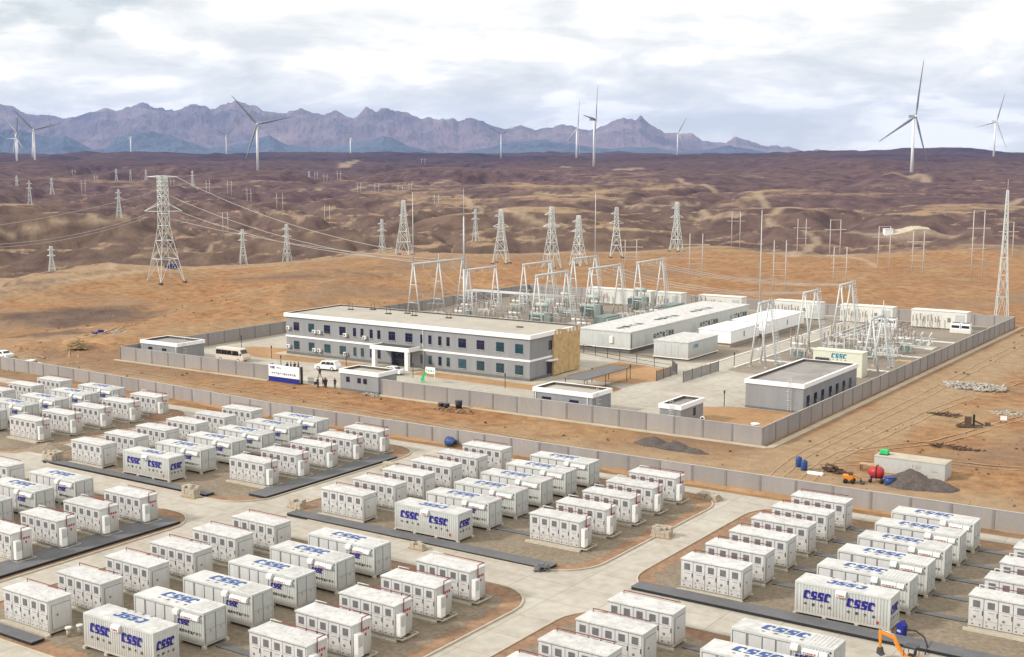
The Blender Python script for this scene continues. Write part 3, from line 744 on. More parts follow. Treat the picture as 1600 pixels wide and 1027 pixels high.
def drift(pts, side, seed, wmax=1.3, hmax=0.34):
    mb = MB(); rs = random.Random(seed)
    for (ax, ay), (bx, by) in zip(pts[:-1], pts[1:]):
        ln = math.hypot(bx-ax, by-ay); n = int(ln/1.1); dx, dy = (bx-ax)/ln, (by-ay)/ln; nx, ny = -dy*side, dx*side; V_ = []
        for k in range(n+1):
            q = k*ln/n; f_ = max(0.05, 0.5+0.5*float(noise(np.array([q/7.0+seed]), np.array([seed*3.3]))[0])+rs.uniform(-.12, .12))
            px_, py_ = ax+dx*q, ay+dy*q
            V_ += [(px_, py_, hmax*f_), (px_+nx*wmax*f_*0.45, py_+ny*wmax*f_*0.45, hmax*f_*0.45), (px_+nx*wmax*f_, py_+ny*wmax*f_, -0.03)]
        mb.add(V_, [(3*k+j_, 3*k+3+j_, 3*k+4+j_, 3*k+1+j_) for k in range(n) for j_ in (0, 1)], True)
    tag(mb.build('soil_bank', M['bed']), kind='structure')
drift([(-172, 142.2), (-139, 139.85), (6, 139.85)], -1, 3); drift([(-213, 144.1), (-172, 142.3), (-139, 140.0), (6, 140.0)], 1, 5, 1.8, 0.4)
drift([(-202, 163.2), (-162, 163.2)], -1, 7, 1.0, 0.25); drift([(-136, 163.2), (-68.6, 163.2)], -1, 9, 1.0, 0.22)
def wheel_tracks(lines):
    mb = MB(); rs = random.Random(8)
    for pts in lines:
        P_ = []
        for (ax, ay), (bx, by) in zip(pts[:-1], pts[1:]):
            n = max(1, int(math.hypot(bx-ax, by-ay)/2.0)); P_ += [(ax+(bx-ax)*k/n, ay+(by-ay)*k/n) for k in range(n)]
        P_.append(pts[-1])
        for _ in range(6): P_ = [P_[0]]+[((a[0]+2*b_[0]+c_[0])/4, (a[1]+2*b_[1]+c_[1])/4) for a, b_, c_ in zip(P_, P_[1:], P_[2:])]+[P_[-1]]
        for off in (-0.85, 0.85):
            V_ = []
            for k, p in enumerate(P_):
                q = P_[min(k+1, len(P_)-1)]; o_ = P_[max(k-1, 0)]; dx, dy = q[0]-o_[0], q[1]-o_[1]; l_ = math.hypot(dx, dy)+1e-9; nx, ny = -dy/l_, dx/l_
                wd = 0.16+rs.uniform(-.07, .07); c0 = off+rs.uniform(-.05, .05)
                for s_ in (c0-wd, c0+wd):
                    X_, Y_ = p[0]+nx*s_, p[1]+ny*s_; V_.append((X_, Y_, Th(X_, Y_)+0.05))
            mb.add(V_, [(2*k, 2*k+2, 2*k+3, 2*k+1) for k in range(len(P_)-1)])
    tag(mb.build('wheel_tracks', mat('track_soil', (0.36, 0.245, 0.145), 0.97, var=0.3, scale=0.35, col2=(0.27, 0.17, 0.095), detail=8)), kind='structure')
wheel_tracks([[(-60, 146), (-62, 160), (-61, 210), (-61.5, 300)], [(-56, 146), (-58, 158), (-56, 200), (-50, 250), (-30, 300)], [(-230, 150.5), (-160, 149), (-100, 144.5), (-60, 146), (-20, 144.5)], [(-225, 155), (-150, 153.5), (-95, 148)],
              [(-58, 165), (-50, 177), (-42, 205), (-28, 235)], [(-58, 156), (-48, 167), (-22, 171)], [(-207, 152), (-212, 190), (-210, 250), (-212, 300)], [(-204, 153), (-225, 170), (-250, 215)]])
# compound floor: concrete apron and roads, gravel switchyard, planting beds
sheet('compound_apron', [(-202.2, 163.8), (-68.9, 163.8), (-68.9, 308.6), (-202.2, 308.6)], 0.008, 'concrete')
sheet('switchyard_gravel_left', [(-200.5, 209.5), (-138.8, 209.5), (-138.8, 222.3), (-136.5, 224), (-136.5, 306), (-200.5, 306)], 0.014, 'gravel2')
sheet('switchyard_gravel_right', [(-99.2, 219), (-96, 217.3), (-88, 217.3), (-87.2, 213.2), (-70.2, 213.2), (-70.2, 307), (-98.7, 307)], 0.014, 'gravel2')
sheet('switchyard_gravel_middle', [(-136.5, 222.4), (-108, 222.4), (-105.2, 226), (-104.8, 300), (-136.5, 300)], 0.017, 'gravel2')
sheet('verge_right', [(-88.3, 164), (-69.2, 164), (-69.2, 187.2), (-78, 187.2), (-83.5, 186.8), (-88.0, 183.4)], 0.02, 'bed')
def bed(poly): return sheet('planting_bed', poly, 0.021, 'bed')
bed([(-194.5, 184), (-193.8, 190.5), (-184, 192.5), (-182, 189), (-181.6, 186.3), (-166, 186.3), (-158.6, 185.6), (-158.6, 182.2), (-183, 180.6), (-190, 182)])
bed([(-145.2, 182.0), (-118, 180.8), (-116.5, 184.7), (-145.2, 186.2)])
bed([(-121, 203), (-120.6, 216), (-107.5, 212.8), (-105.2, 208.5), (-104.4, 200.5), (-106.5, 195.8), (-113, 194.8), (-120.5, 196.5)])
bed([(-116.5, 187), (-114.5, 191.0), (-109.3, 191.9), (-105.8, 190.5), (-105.3, 187), (-108, 184.5), (-115, 184.0)])
sheet('building_apron', [(-183.5, 185.8), (-120.5, 185.8), (-120.5, 205.8), (-183.5, 205.8)], 0.027, 'plinth')
tr = MB()
for y_ in (232.6, 252.5, 276.5): tr.box(-98.6, -71, y_, y_+0.9, 0, 0.16)
for x_ in (-104.9, -99.3): tr.box(x_, x_+0.5, 222, 306, 0, 0.14)
tag(tr.build('trench_edging', M['cream2']), kind='structure')
pl = MB(); strip(pl, [(-203.4, 162.6), (-161.8, 162.6)], 0.9, 0, 0.1); strip(pl, [(-136.4, 162.6), (-67.6, 162.6), (-67.2, 162.9), (-67.2, 311)], 1.0, 0, 0.1)
tag(pl.build('wall_footing', M['plinth']), kind='structure')
# ---------------------------------------------------------------- battery cabinets
def proj(x, y, z):
    v = x*VF[0]+y*VF[1]; u = x*VR[0]+y*VR[1]
    c, s = math.cos(PITCH), math.sin(PITCH)
    d_ = v*c-(z-CAMH)*s; up = v*s+(z-CAMH)*c
    return 800+FPX*u/d_, 513.5-FPX*up/d_
def inframe(x, y, lx, ly, h, mg=2):
    P = [proj(x+a, y+b_, c_) for a in (0, lx) for b_ in (0, ly) for c_ in (0, h)]
    return max(p[0] for p in P) > mg and min(p[0] for p in P) < 1600-mg and min(p[1] for p in P) < 1027-mg
BL, BW = 6.06, 2.3
def make_battery(kind):
    t = thing('battery_cabinet', '', 'battery cabinet')
    MB().box(0.0, BL, 0.03, BW, 0.38, 2.98).build('body', M['white'], t)
    r = MB().box(-0.05, BL+0.05, -0.03, BW+0.04, 2.98, 3.09)
    rng_ = random.Random(5)
    for k in range(24):
        a = 0.25+rng_.random()*(BL-1.0); b_ = 0.2+rng_.random()*(BW-0.5)
        r.box(a, a+0.2+rng_.random()*0.5, b_, b_+0.05+rng_.random()*0.12, 3.085, 3.105+rng_.random()*0.02)
    r.build('roof', M['white_roof'], t)
    MB().box(-0.04, BL+0.04, -0.05, -0.032, 2.93, 2.975).build('roof_edge', M['seam'], t)
    fr = MB()
    fr.box(0, BL, 0.05, 0.2, 0.2, 0.38).box(0, BL, BW-0.2, BW, 0.2, 0.38)
    for a in (0.0, 1.5, 3.0, 4.5, BL-0.15): fr.box(a, a+0.15, 0.2, BW-0.2, 0.2, 0.36)
    if kind == 'R':
        fr.box(BL, BL+0.75, 0.05, 0.15, 0.22, 0.32).box(BL, BL+0.75, BW-0.15, BW-0.05, 0.22, 0.32).box(BL+0.65, BL+0.75, 0.15, BW-0.15, 0.22, 0.32)
        fr.bar((BL, 0.1, 0.3), (BL+0.6, 0.7, 0.3), 0.06)
    fr.build('base_frame', M['footing'], t)
    MB().box(-0.35, BL+0.15, -0.35, 0.05, 0, 0.2).box(-0.1, BL+0.1, BW-0.3, BW+0.1, 0, 0.2).build('plinth', M['footing'], t)
    MB().box(0.05, BL-0.05, 0.0, 0.028, 0.36, 0.43).build('sill_shadow_gap', M['seam'], t)
    for k in range(5):
        x0 = 0.08+k*1.185
        d_ = MB().box(x0, x0+1.13, -0.02, 0.03, 0.44, 2.9).build('door', M['panel'], t)
        MB().box(x0+0.27, x0+0.86, -0.03, -0.018, 2.10, 2.70).build('vent', M['vent'], d_)
        MB().box(x0+1.04, x0+1.10, -0.05, -0.018, 1.45, 1.85).build('handle', M['black'], d_)
        f_ = MB().lathe([(0.02, 0), (0.12, 0.0), (0.11, 0.03), (0.02, 0.03)], (x0+0.42, -0.048, 1.28), 10, 'y').build('fan', M['seam'], d_)
        nm_ = MB().box(x0+0.3, x0+0.84, -0.026, -0.018, 1.76, 1.80)
        nm_.build('name_plate', M['vent'], d_)
        [MB().box(x0+0.03, x0+1.10, -0.024, -0.019, zc_, zc_+0.02).build('door_crease', M['vent'], d_) for zc_ in (1.985, 1.015)]
        nm_ = MB().box(x0+0.18, x0+0.28, -0.026, -0.018, 0.86, 0.96).box(x0+0.2, x0+0.36, -0.026, -0.018, 0.56, 0.68).box(x0+0.82, x0+0.96, -0.026, -0.018, 0.56, 0.68)
        nm_.build('printed_marks', M['vent'], d_)
        if k: MB().box(x0-0.048, x0-0.008, 0.0, 0.028, 0.44, 2.9).build('seam', M['vent'], t)
    if kind == 'L':
        MB().box(BL+0.001, BL+0.012, 0.31, BW-0.11, 0.46, 2.59).build('door_gap', M['vent'], t)
        sp_ = MB().box(BL+0.013, BL+0.05, 0.35, BW-0.15, 0.5, 2.55).build('side_door', M['panel'], t, bevel=0.015)
        MB().lathe([(0.02, 0), (0.09, 0.0), (0.09, 0.06), (0.02, 0.06)], (BL+0.05, 0.85, 1.7), 8, 'x').build('handle', M['seam'], sp_)
        mb = MB(); mb.path([(0.35, BW-0.15, 2.9), (0.35, BW-0.15, 3.36), (1.2, BW-0.15, 3.36), (BL-0.4, BW-0.15, 3.36)], 0.036, 6)
        mb.build('fire_pipe', M['darkredpipe'], t)
        MB().tube((BL-0.15, 0.9, 0.4), (BL-0.15, 0.9, 3.6), 0.012, 4).build('lightning_rod', M['panel_grey'], t)
    else:
        a_ = MB().box(BL+0.02, BL+0.5, 0.12, 0.78, 0.45, 2.35).build('air_conditioner', M['ac'], t, bevel=0.02)
        MB().box(BL+0.5, BL+0.515, 0.2, 0.7, 1.3, 2.2).build('grille', M['panel_grey'], a_)
        mb = MB(); mb.path([(0.35, BW-0.25, 2.95), (0.35, BW-0.25, 3.42)], 0.04, 6); mb.path([(0.35, BW-0.25, 3.42), (1.6, BW-0.25, 3.42)], 0.04, 6)
        mb.build('fire_pipe_end', M['panel'], t)
        mb = MB(); mb.path([(1.6, BW-0.25, 3.42), (BL+0.12, BW-0.3, 3.42), (BL+0.12, 1.05, 3.42)], 0.04, 6)
        mb.build('fire_pipe', M['darkredpipe'], t)
        MB().path([(BL+0.12, 1.05, 3.42), (BL+0.12, 1.05, 1.2)], 0.05, 6).build('drop_pipe', M['redpipe'], t)
        for k in range(3): MB().box(BL+0.005, BL+0.02, 1.32+k*0.28, 1.50+k*0.28, 2.18, 2.40).build('warning_label', M['redink'], t)
        MB().box(BL+0.005, BL+0.02, 1.55, 1.72, 1.75, 1.98).build('warning_label', M['redink'], t)
        MB().tube((BL+0.2, BW-0.3, 0.3), (BL+0.2, BW-0.3, 2.2), 0.03, 6).build('conduit', M['panel'], t)
    return t
CL, CW = 8.4, 2.55
def corr(mb, x0, x1, y, z0, z1, axis='x', amp=0.05, pitch=0.28, sgn=-1):
    n = max(1, int(round((x1-x0)/pitch))); p = (x1-x0)/n; pts = []
    for k in range(n):
        a = x0+k*p
        pts += [(a, 0), (a+p*0.32, 0), (a+p*0.5, amp), (a+p*0.82, amp)]
    pts.append((x1, 0))
    vs_ = []
    for a, b_ in pts:
        q = y-sgn*b_
        for z_ in (z0, z1): vs_.append((a, q, z_) if axis == 'x' else (q, a, z_))
    mb.add(vs_, [(2*k, 2*k+2, 2*k+3, 2*k+1) for k in range(len(pts)-1)])
def hood(x0, x1, z0, z1, dep=0.34):
    pr = [(0, z0), (-dep, z0), (-dep, z0+(z1-z0)*0.45), (-dep*0.75, z1-(z1-z0)*0.15), (-dep*0.3, z1), (0, z1)]
    mb = MB(); n = len(pr)
    mb.add([(x0, a, b_) for a, b_ in pr]+[(x1, a, b_) for a, b_ in pr], [tuple(range(n)), tuple(range(2*n-1, n-1, -1))]+[(i, i+n, (i+1) % n+n, (i+1) % n) for i in range(n)])
    return mb
def make_container(kind):
    t = thing('inverter_container', '', 'container')
    MB().box(0.12, CL-0.12, 0.09, CW-0.03, 0.38, 2.98).build('body', M['white'], t)
    fr = MB()
    for a in (0.0, CL-0.14):
        for b_ in (0.0, CW-0.14): fr.box(a, a+0.14, b_, b_+0.14, 0.25, 3.0)
    fr.box(0.14, CL-0.14, 0.0, 0.10, 0.25, 0.40).box(0.14, CL-0.14, CW-0.1, CW, 0.25, 0.4).box(0.14, CL-0.14, 0.0, 0.10, 2.88, 3.0)
    fr.box(0, 0.12, 0.14, CW-0.14, 0.25, 0.4).box(CL-0.12, CL, 0.14, CW-0.14, 0.25, 0.4).box(CL-0.10, CL-0.002, 0.14, CW-0.14, 2.86, 3.0).box(0.002, 0.1, 0.14, CW-0.14, 2.86, 3.0)
    fr.build('frame', M['white'], t)
    ft = MB()
    for a in (-0.12, 2.55, 5.4, CL-0.2):
        for b_ in (-0.12, CW-0.2): ft.box(a, a+0.32, b_, b_+0.32, 0, 0.25)
    ft.build('feet', M['footing'], t)
    rf = MB().box(0.0, CL, 0.0, CW, 3.0, 3.06)
    if kind != 'front':
        for k in range(7): rf.box(CL-2.3+k*0.3, CL-2.2+k*0.3, 0.15, CW-0.15, 3.06, 3.085)
    o = rf.build('roof', M['white_roof'], t)
    mb = MB(); cp = MB()
    if kind == 'front':
        logo(mb, 0, 0, 0.95, 3.6, TOPR(3.06, 5.9, 1.85))
        spaced(cp, '中国船舶', 0.35, -0.75, 0.3, 0.95, TOPR(3.06, 5.9, 1.85))
    else:
        logo(mb, 0, 0, 1.05, 4.0, TOP(3.06, 2.0, 1.1))
        spaced(cp, '中国船舶', 0.3, -0.6, 0.32, 1.05, TOP(3.06, 2.0, 1.1))
    mb.build('logo_letters', M['logo_roof'], o); cp.build('caption', M['vent'], o)
    if kind == 'front':
        w_ = MB(); corr(w_, 0.14, CL-0.14, 0.02, 0.4, 2.88, 'x', 0.045, 0.27)
        fw = w_.build('side_wall', M['white'], t)
        mb = MB(); cp = MB()
        for u0 in (0.75, 4.6):
            logo(mb, u0, 1.62, 0.78, 2.55, FRONT(0.0))
            spaced(cp, '中国船舶', u0+0.1, 1.05, 0.26, 0.72, FRONT(0.0))
        mb.build('logo_letters', M['logo'], fw); cp.build('caption', M['ink'], fw)
        hood(3.7, 4.6, 2.42, 2.90, 0.30).build('hood', M['ac'], t)
        MB().box(CL-1.15, CL-0.95, -0.012, 0.0, 0.62, 0.86).build('warning_label', M['redink'], fw)
        e_ = MB(); corr(e_, 0.14, CW-0.14, CL-0.02, 0.4, 2.86, 'y', 0.045, 0.27, 1)
        ew = e_.build('end_wall', M['white'], t)
        mb = MB(); logo(mb, 0.28, 1.55, 0.72, 1.85, RIGHT(CL)); mb.build('logo_letters', M['logo'], ew)
        cp = MB(); spaced(cp, '中国船舶', 0.35, 1.02, 0.22, 0.5, RIGHT(CL)); cp.build('caption', M['ink'], ew)
    else:
        bk = MB().box(0.16, 5.05, 0.06, 0.088, 0.42, 2.86).build('door_recess', M['seam'], t)
        for a, b_ in ((0.2, 1.28), (1.52, 2.60), (2.72, 3.70), (3.86, 4.96)):
            d_ = MB().box(a, b_, 0.02, 0.058, 0.46, 2.80).build('door', M['panel'], t)
            MB().box(b_-0.12, b_-0.06, 0.0, 0.02, 1.4, 1.7).build('handle', M['seam'], d_)
        w_ = MB(); corr(w_, 5.08, CL-0.14, 0.02, 0.4, 2.88, 'x', 0.035, 0.27)
        fw = w_.build('side_wall', M['white'], t)
        mb = MB(); logo(mb, 5.3, 1.66, 0.46, 1.45, FRONT(0.0)); mb.build('logo_letters', M['logo'], fw)
        cp = MB(); spaced(cp, '星辰中压直挂储能', 5.5, 1.0, 0.27, 0.325, FRONT(0.0)); cp.build('caption', M['ink'], fw)
        hood(5.05, 5.62, 2.46, 2.90, 0.32).build('hood', M['ac'], t)
        hood(5.95, 7.25, 2.34, 2.72, 0.26).build('hood', M['ac'], t)
        hood(7.32, 7.95, 2.34, 2.72, 0.26).build('hood', M['ac'], t)
        MB().box(CL-0.34, CL-0.22, -0.02, 0.0, 2.7, 2.82).build('vent_hole', M['black'], fw)
        MB().box(CL-0.015, CL+0.0, 0.12, CW-0.12, 0.42, 2.86).build('end_recess', M['seam'], t)
        for a, b_ in ((0.2, CW/2-0.05), (CW/2+0.05, CW-0.2)):
            d_ = MB().box(CL+0.0, CL+0.03, a, b_, 1.62, 2.82).box(CL+0.0, CL+0.03, a, b_, 0.44, 1.58).build('end_door', M['panel_grey'], t)
            MB().box(CL+0.03, CL+0.05, (a+b_)/2-0.03, (a+b_)/2+0.03, 1.3, 1.55).build('handle', M['seam'], d_)
    return t
ORD = ['frontmost', 'second', 'third', 'fourth', 'fifth', 'rearmost']
BN = {0: 'right-hand', 1: 'centre', 2: 'left-centre', 3: 'far left'}
protoL, protoR = make_battery('L'), make_battery('R')
protoC, protoF = make_container('door'), make_container('front')
used = {}
XL = [(-51.1, -40.0, -26.5), (-95.5, -85.0, -70.9), (-139.2, -129.0, -114.9), (-182.9, -172.2, -158.9), (-227, -216.4, -203.2)]
def blockname(ci, ri):
    if ri == 0: return ['right-hand block', 'centre block', 'left-centre block', 'far left block', 'left edge block'][ci]
    return ['bottom right block', 'bottom left block', 'lower left edge block', 'lower far left block', 'lower outer left block'][ci]
def place(proto, key, x, y, lab, grp, rz=0):
    x += random.uniform(-.07, .07); y += random.uniform(-.07, .07); ja = R(random.uniform(-.35, .35))
    if key not in used:
        used[key] = 1; proto.location = (x, y, 0.05); proto.rotation_euler = (0, 0, ja); proto['label'] = lab; proto['group'] = grp; return proto
    return dup(proto, (x, y, 0.05), ja, lab, grp)
numbers = {}
strips_ = []
for ci, (xl, xb, xr) in enumerate(XL):
    for ri, y0 in ((0, 103.7), (1, 63.7)):
        bn = blockname(ci, ri)
        for i in range(6):
            y = y0+5.3*i-(0.15 if ci == 0 else 0)
            yr = y-0.65
            if ri == 1 and ci == 0: y = 63.7+5.3*i-0.15
            if inframe(xl, y, BL, BW, 3.1):
                place(protoL, 'L', xl, y, 'white cabinet with plain right end, %s in left row of %s' % (ORD[i], bn), 'battery cabinets with plain ends')
            if i > 0 and inframe(xr, yr, BL, BW, 3.1):
                place(protoR, 'R', xr, yr, 'white cabinet with end cooler and red pipe, %s in right row, %s' % (ORD[i] if i > 1 else 'frontmost', bn), 'battery cabinets with cooler and red drop pipe')
            if inframe(xb, y, CL, CW, 3.1):
                num = {(0,0): 66-i, (1,0): 60-i-6, (2,0): 48-i, (3,0): 42-i, (4,0): 36-i, (0,1): 72-i, (1,1): 60-i, (2,1): 54-i, (3,1): 30-i, (4,1): 24-i}[(ci, ri)]
                if i == 0:
                    c_ = place(protoF, 'F', xb, y-0.05, 'white container with large dark blue lettering on side and end, front of %s' % bn, 'blue-lettered front containers')
                else:
                    c_ = place(protoC, 'C', xb, y-0.05, 'white container with grey-edged doors and roof lettering, %s in middle row, %s' % (ORD[i], bn), 'door-sided containers in the middle rows')
                s_ = 'C%03d' % num
                hd = [k for k in kids(c_) if k.name.split('.')[0] == 'hood']
                hd = hd[0] if i == 0 else hd[1]
                mb = MB()
                if i == 0: text(mb, s_, 3.78, 2.46, 0.2, 0.74, FRONT(-0.305))
                else: text(mb, s_, 6.05, 2.375, 0.15, 1.1, FRONT(-0.265))
                n_ = mb.build('number', M['redink'] if ci < 2 else M['ink'], hd)
                strips_.append((xb, y, xr, xl, ri, i))
# grey steel covers over the cable trenches
def cover(x0, x1, y0, y1, lab, h=0.24, gap='front'):
    t = thing('trench_cover', lab, 'trench cover', (x0, y0, 0.055), 0, 'grey covers over cable trenches')
    MB().box(0, x1-x0, 0, y1-y0, h, h+0.05).build('cover_plate', M['trench'], t)
    MB().box(0.03, x1-x0-0.03, 0.03, y1-y0-0.03, 0, h).build('trench_side', M['black'], t)
PL = {0: (0, 'right-hand block'), 1: (1, 'centre block'), 2: (2, 'left-centre block')}
cover(-55.0, -18.0, 101.2, 103.05, 'long dark grey strip in front of the blue-lettered container, right-hand block')
cover(-98.6, -64.2, 101.3, 103.1, 'long dark grey strip in front of the blue-lettered container, centre block')
cover(-142.5, -112.0, 101.7, 103.1, 'grey strip in front of the blue-lettered container, left-centre block')
cover(-108.3, -105.5, 105.0, 129.3, 'broad dark grey strip right of the left-centre block beside the road')
cover(-109.6, -106.0, 66.0, 92.6, 'broad dark grey strip right of the lower left edge block beside the road')
cover(-99.5, -89.0, 61.6, 62.9, 'grey strip at bottom left in front of the foreground block')
for (xb, y, xr, xl, ri, i) in strips_:
    if 0 < i and xr > -80:
        if inframe(xb+8.6, y+0.9, 5, 0.8, 0.1):
            cover(xb+8.6, xr-0.5, y+0.9, y+1.7, 'narrow grey plate joining container and right cabinet, %s row, %s' % (ORD[i], blockname({-40.0: 0, -85.0: 1}.get(xb, 2), ri)), 0.05)
        if xb > -60:
            cover(xl+6.4, xb-0.3, y+0.9, y+1.7, 'narrow grey plate joining left cabinet and container, %s row, %s' % (ORD[i], blockname(0, ri)), 0.05)

# ---------------------------------------------------------------- concrete panel walls: every panel and post a part
def wall(name, lab, pts, step, h, grp, copf=True):
    t = thing(name, lab, 'wall', (pts[0][0], pts[0][1], 0), 0, grp)
    ox, oy = pts[0]; cop = MB(); cnt = 0
    for (ax, ay), (bx, by) in zip(pts[:-1], pts[1:]):
        ln = math.hypot(bx-ax, by-ay); n = max(1, int(round(ln/step))); dx, dy = (bx-ax)/ln, (by-ay)/ln; s = ln/n
        nx, ny = -dy, dx
        for k in range(n):
            p0 = (ax-ox+dx*(k*s+0.14), ay-oy+dy*(k*s+0.14)); p1 = (ax-ox+dx*((k+1)*s-0.14), ay-oy+dy*((k+1)*s-0.14))
            mb = MB()
            mb.prism([(p0[0]-nx*0.05, p0[1]-ny*0.05), (p1[0]-nx*0.05, p1[1]-ny*0.05), (p1[0]+nx*0.05, p1[1]+ny*0.05), (p0[0]+nx*0.05, p0[1]+ny*0.05)], 0, h)
            mb.build('wall_panel', M['wallpanel'], t)
        for k in range(n+1):
            c_ = (ax-ox+dx*k*s, ay-oy+dy*k*s); mb = MB()
            mb.prism([(c_[0]-dx*0.14-nx*0.1, c_[1]-dy*0.14-ny*0.1), (c_[0]+dx*0.14-nx*0.1, c_[1]+dy*0.14-ny*0.1), (c_[0]+dx*0.14+nx*0.1, c_[1]+dy*0.14+ny*0.1), (c_[0]-dx*0.14+nx*0.1, c_[1]-dy*0.14+ny*0.1)], 0, h+0.02)
            if k < n or (bx, by) == pts[-1]: mb.build('wall_post', M['wallpost'], t)
    strip(cop, [(p[0]-ox, p[1]-oy) for p in pts], 0.16, h+0.02, h+0.09)
    cop.build('coping', M['coping'], t)
    return t
wall('yard_wall', 'long grey concrete panel wall running between the battery yard and the bare strip', [(-262, 146.0), (-213, 144.0), (-172, 142.2), (-139, 139.9), (8, 139.9)], 4.5, 2.35, 'grey concrete panel walls')
wall('compound_wall', 'grey panel wall left of the gate, round the left side of the substation compound', [(-161.6, 163.3), (-202.5, 163.3), (-202.5, 308.9), (-68.5, 308.9)], 4.5, 2.6, 'grey concrete panel walls')
wall('compound_wall', 'grey panel wall right of the gatehouse, round the right side of the compound', [(-136.4, 163.3), (-68.5, 163.3), (-68.5, 308.6)], 4.5, 2.6, 'grey concrete panel walls')
# ---------------------------------------------------------------- main building
def window(parent, a0, a1, z0, z1, y, g, side='F'):
    f = MB(); p = MB()
    if side == 'F':
        f.box(a0, a1, y-0.04, y+0.1, z0, z1)
        n = 2 if a1-a0 > 1.1 else 1
        w_ = (a1-a0-0.06*(n+1))/n
        for k in range(n):
            x_ = a0+0.06+k*(w_+0.06)
            p.box(x_, x_+w_, y-0.055, y-0.03, z0+0.06, z0+(z1-z0)*0.66).box(x_, x_+w_, y-0.055, y-0.03, z0+(z1-z0)*0.70, z1-0.06)
    else:
        f.box(y-0.1, y+0.04, a0, a1, z0, z1); p.box(y+0.03, y+0.055, a0+0.07, a1-0.07, z0+0.07, z1-0.07)
    fo = f.build('window', M['dark'], parent); p.build('pane', M[g], fo)
    if side == 'F' and z1-z0 > 1: MB().box(a0-0.08, a1+0.08, y-0.14, y-0.001, z0-0.09, z0-0.01).build('sill', M['footing'], fo)
    return fo
B0, B1, D0, D1, BH = -181.3, -122.7, 187.5, 204.0, 8.3
OX, OY = B0, D0
t = thing('office_building', 'long two-storey grey building with white bands, white portico and many dark windows', 'building', (OX, OY, 0))
W_, Dp = B1-B0, D1-D0
MB().box(0, W_, 0, Dp, 0.55, BH-0.3).build('wall', M['facade'], t)
MB().box(-0.03, W_+0.03, -0.03, Dp+0.03, 0, 0.55).build('base_course', M['facade_dark'], t)
mb = MB(); mb.box(-0.35, W_+0.35, -0.35, 0.12, 7.55, BH).box(W_-0.12, W_+0.35, 0.12, Dp+0.35, 7.55, BH).box(-0.35, 0.12, 0.12, Dp+0.35, 7.55, BH)
mb.box(0.12, W_-0.12, Dp-0.12, Dp+0.35, 7.55, BH+0.02)
cn = mb.build('cornice', M['trim'], t)
rf = MB().box(0.12, W_-0.12, 0.12, Dp-0.12, BH-0.3, BH-0.22).build('roof', M['rooffelt'], t)
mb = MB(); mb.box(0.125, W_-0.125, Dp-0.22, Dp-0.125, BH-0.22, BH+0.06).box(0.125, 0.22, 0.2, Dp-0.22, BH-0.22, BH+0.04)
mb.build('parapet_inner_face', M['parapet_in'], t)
mb = MB(); mb.box(-0.12, W_+0.12, -0.12, 0.0, 3.5, 3.85).box(W_, W_+0.12, 0.0, Dp, 3.5, 3.85); mb.build('string_course', M['trim'], t)
up = [(-178.7,1.5),(-174.7,1.5),(-170.5,1.6),(-166.5,1.6),(-163.4,.75),(-161.5,.75),(-159.2,.75),(-157.3,.75),(-154.1,1.6),(-150.0,1.7),(-146.9,.75),(-145.0,.75),(-142.7,.75),(-140.8,.75),(-137.6,1.75),(-133.5,1.7),(-129.2,1.7),(-125.1,1.7)]
random.seed(3)
for i_, (c_, wd) in enumerate(up):
    c_ += 0.15
    window(t, c_-OX-wd/2, c_-OX+wd/2, 4.85, 6.55, 0, 'glass_teal' if i_ in (1, 16, 17) else 'glass_blue')
    if i_ not in (8, 9): window(t, c_-OX-wd/2, c_-OX+wd/2, 1.05, 2.75, 0, 'glass_blue' if i_ in (6, 7, 12) else 'glass_teal')
for c_, z_ in [(-180.5,5.0),(-173.5,4.75),(-172.2,4.75),(-165.4,4.7),(-160.5,4.6),(-180.5,1.3),(-173.5,1.1),(-172.2,1.1),(-165.4,1.0)]:
    x_ = c_-OX
    a_ = MB().box(x_-0.42, x_+0.42, -0.52, -0.12, z_, z_+0.65).build('air_conditioner', M['ac'], t, bevel=0.02)
    MB().lathe([(0.02, 0), (0.24, 0), (0.22, 0.02), (0.02, 0.02)], (x_-0.08, -0.545, z_+0.33), 14, 'y').build('fan_grille', M['seam'], a_)
    MB().box(x_-0.35, x_-0.3, -0.5, -0.01, z_-0.08, z_).box(x_+0.3, x_+0.35, -0.5, -0.01, z_-0.08, z_).build('bracket', M['dark'], a_)
# portico
PX0, PX1 = -156.3-OX, -147.0-OX
pt = MB().box(PX0, PX1, -3.7, -0.121, 3.55, 4.15).build('portico_roof', M['trim'], t)
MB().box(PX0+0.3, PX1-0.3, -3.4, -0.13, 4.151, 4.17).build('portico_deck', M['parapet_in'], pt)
mb = MB(); 
for a, b_, c_, d_ in ((PX0, PX1, -3.7, -3.45), (PX0, PX0+0.25, -3.45, -0.13), (PX1-0.25, PX1, -3.45, -0.13)): mb.box(a, b_, c_, d_, 4.15, 4.33)
mb.build('portico_kerb', M['trim'], pt)
for a in (PX0+0.35, PX1-1.1): MB().box(a, a+0.75, -3.55, -2.8, 0.05, 3.55).build('column', M['trim'], pt)
MB().box(PX0-0.5, PX1+0.5, -4.2, -0.03, 0.0, 0.12).build('step', M['plinth'], t)
dr = MB().box(-154.1-OX, -149.2-OX, -0.06, 0.02, 0.12, 3.2).build('entrance_frame', M['dark'], t)
mb = MB()
for k in range(4): mb.box(-154.0-OX+k*1.2, -154.0-OX+k*1.2+1.1, -0.075, -0.05, 0.2, 3.1)
mb.build('entrance_glass', M['glass_blue'], dr)
mb = MB(); mb.tube((PX1+0.6, -0.1, 7.5), (PX1+0.6, -0.1, 0.3), 0.06, 6); mb.build('downpipe', M['trim'], t)
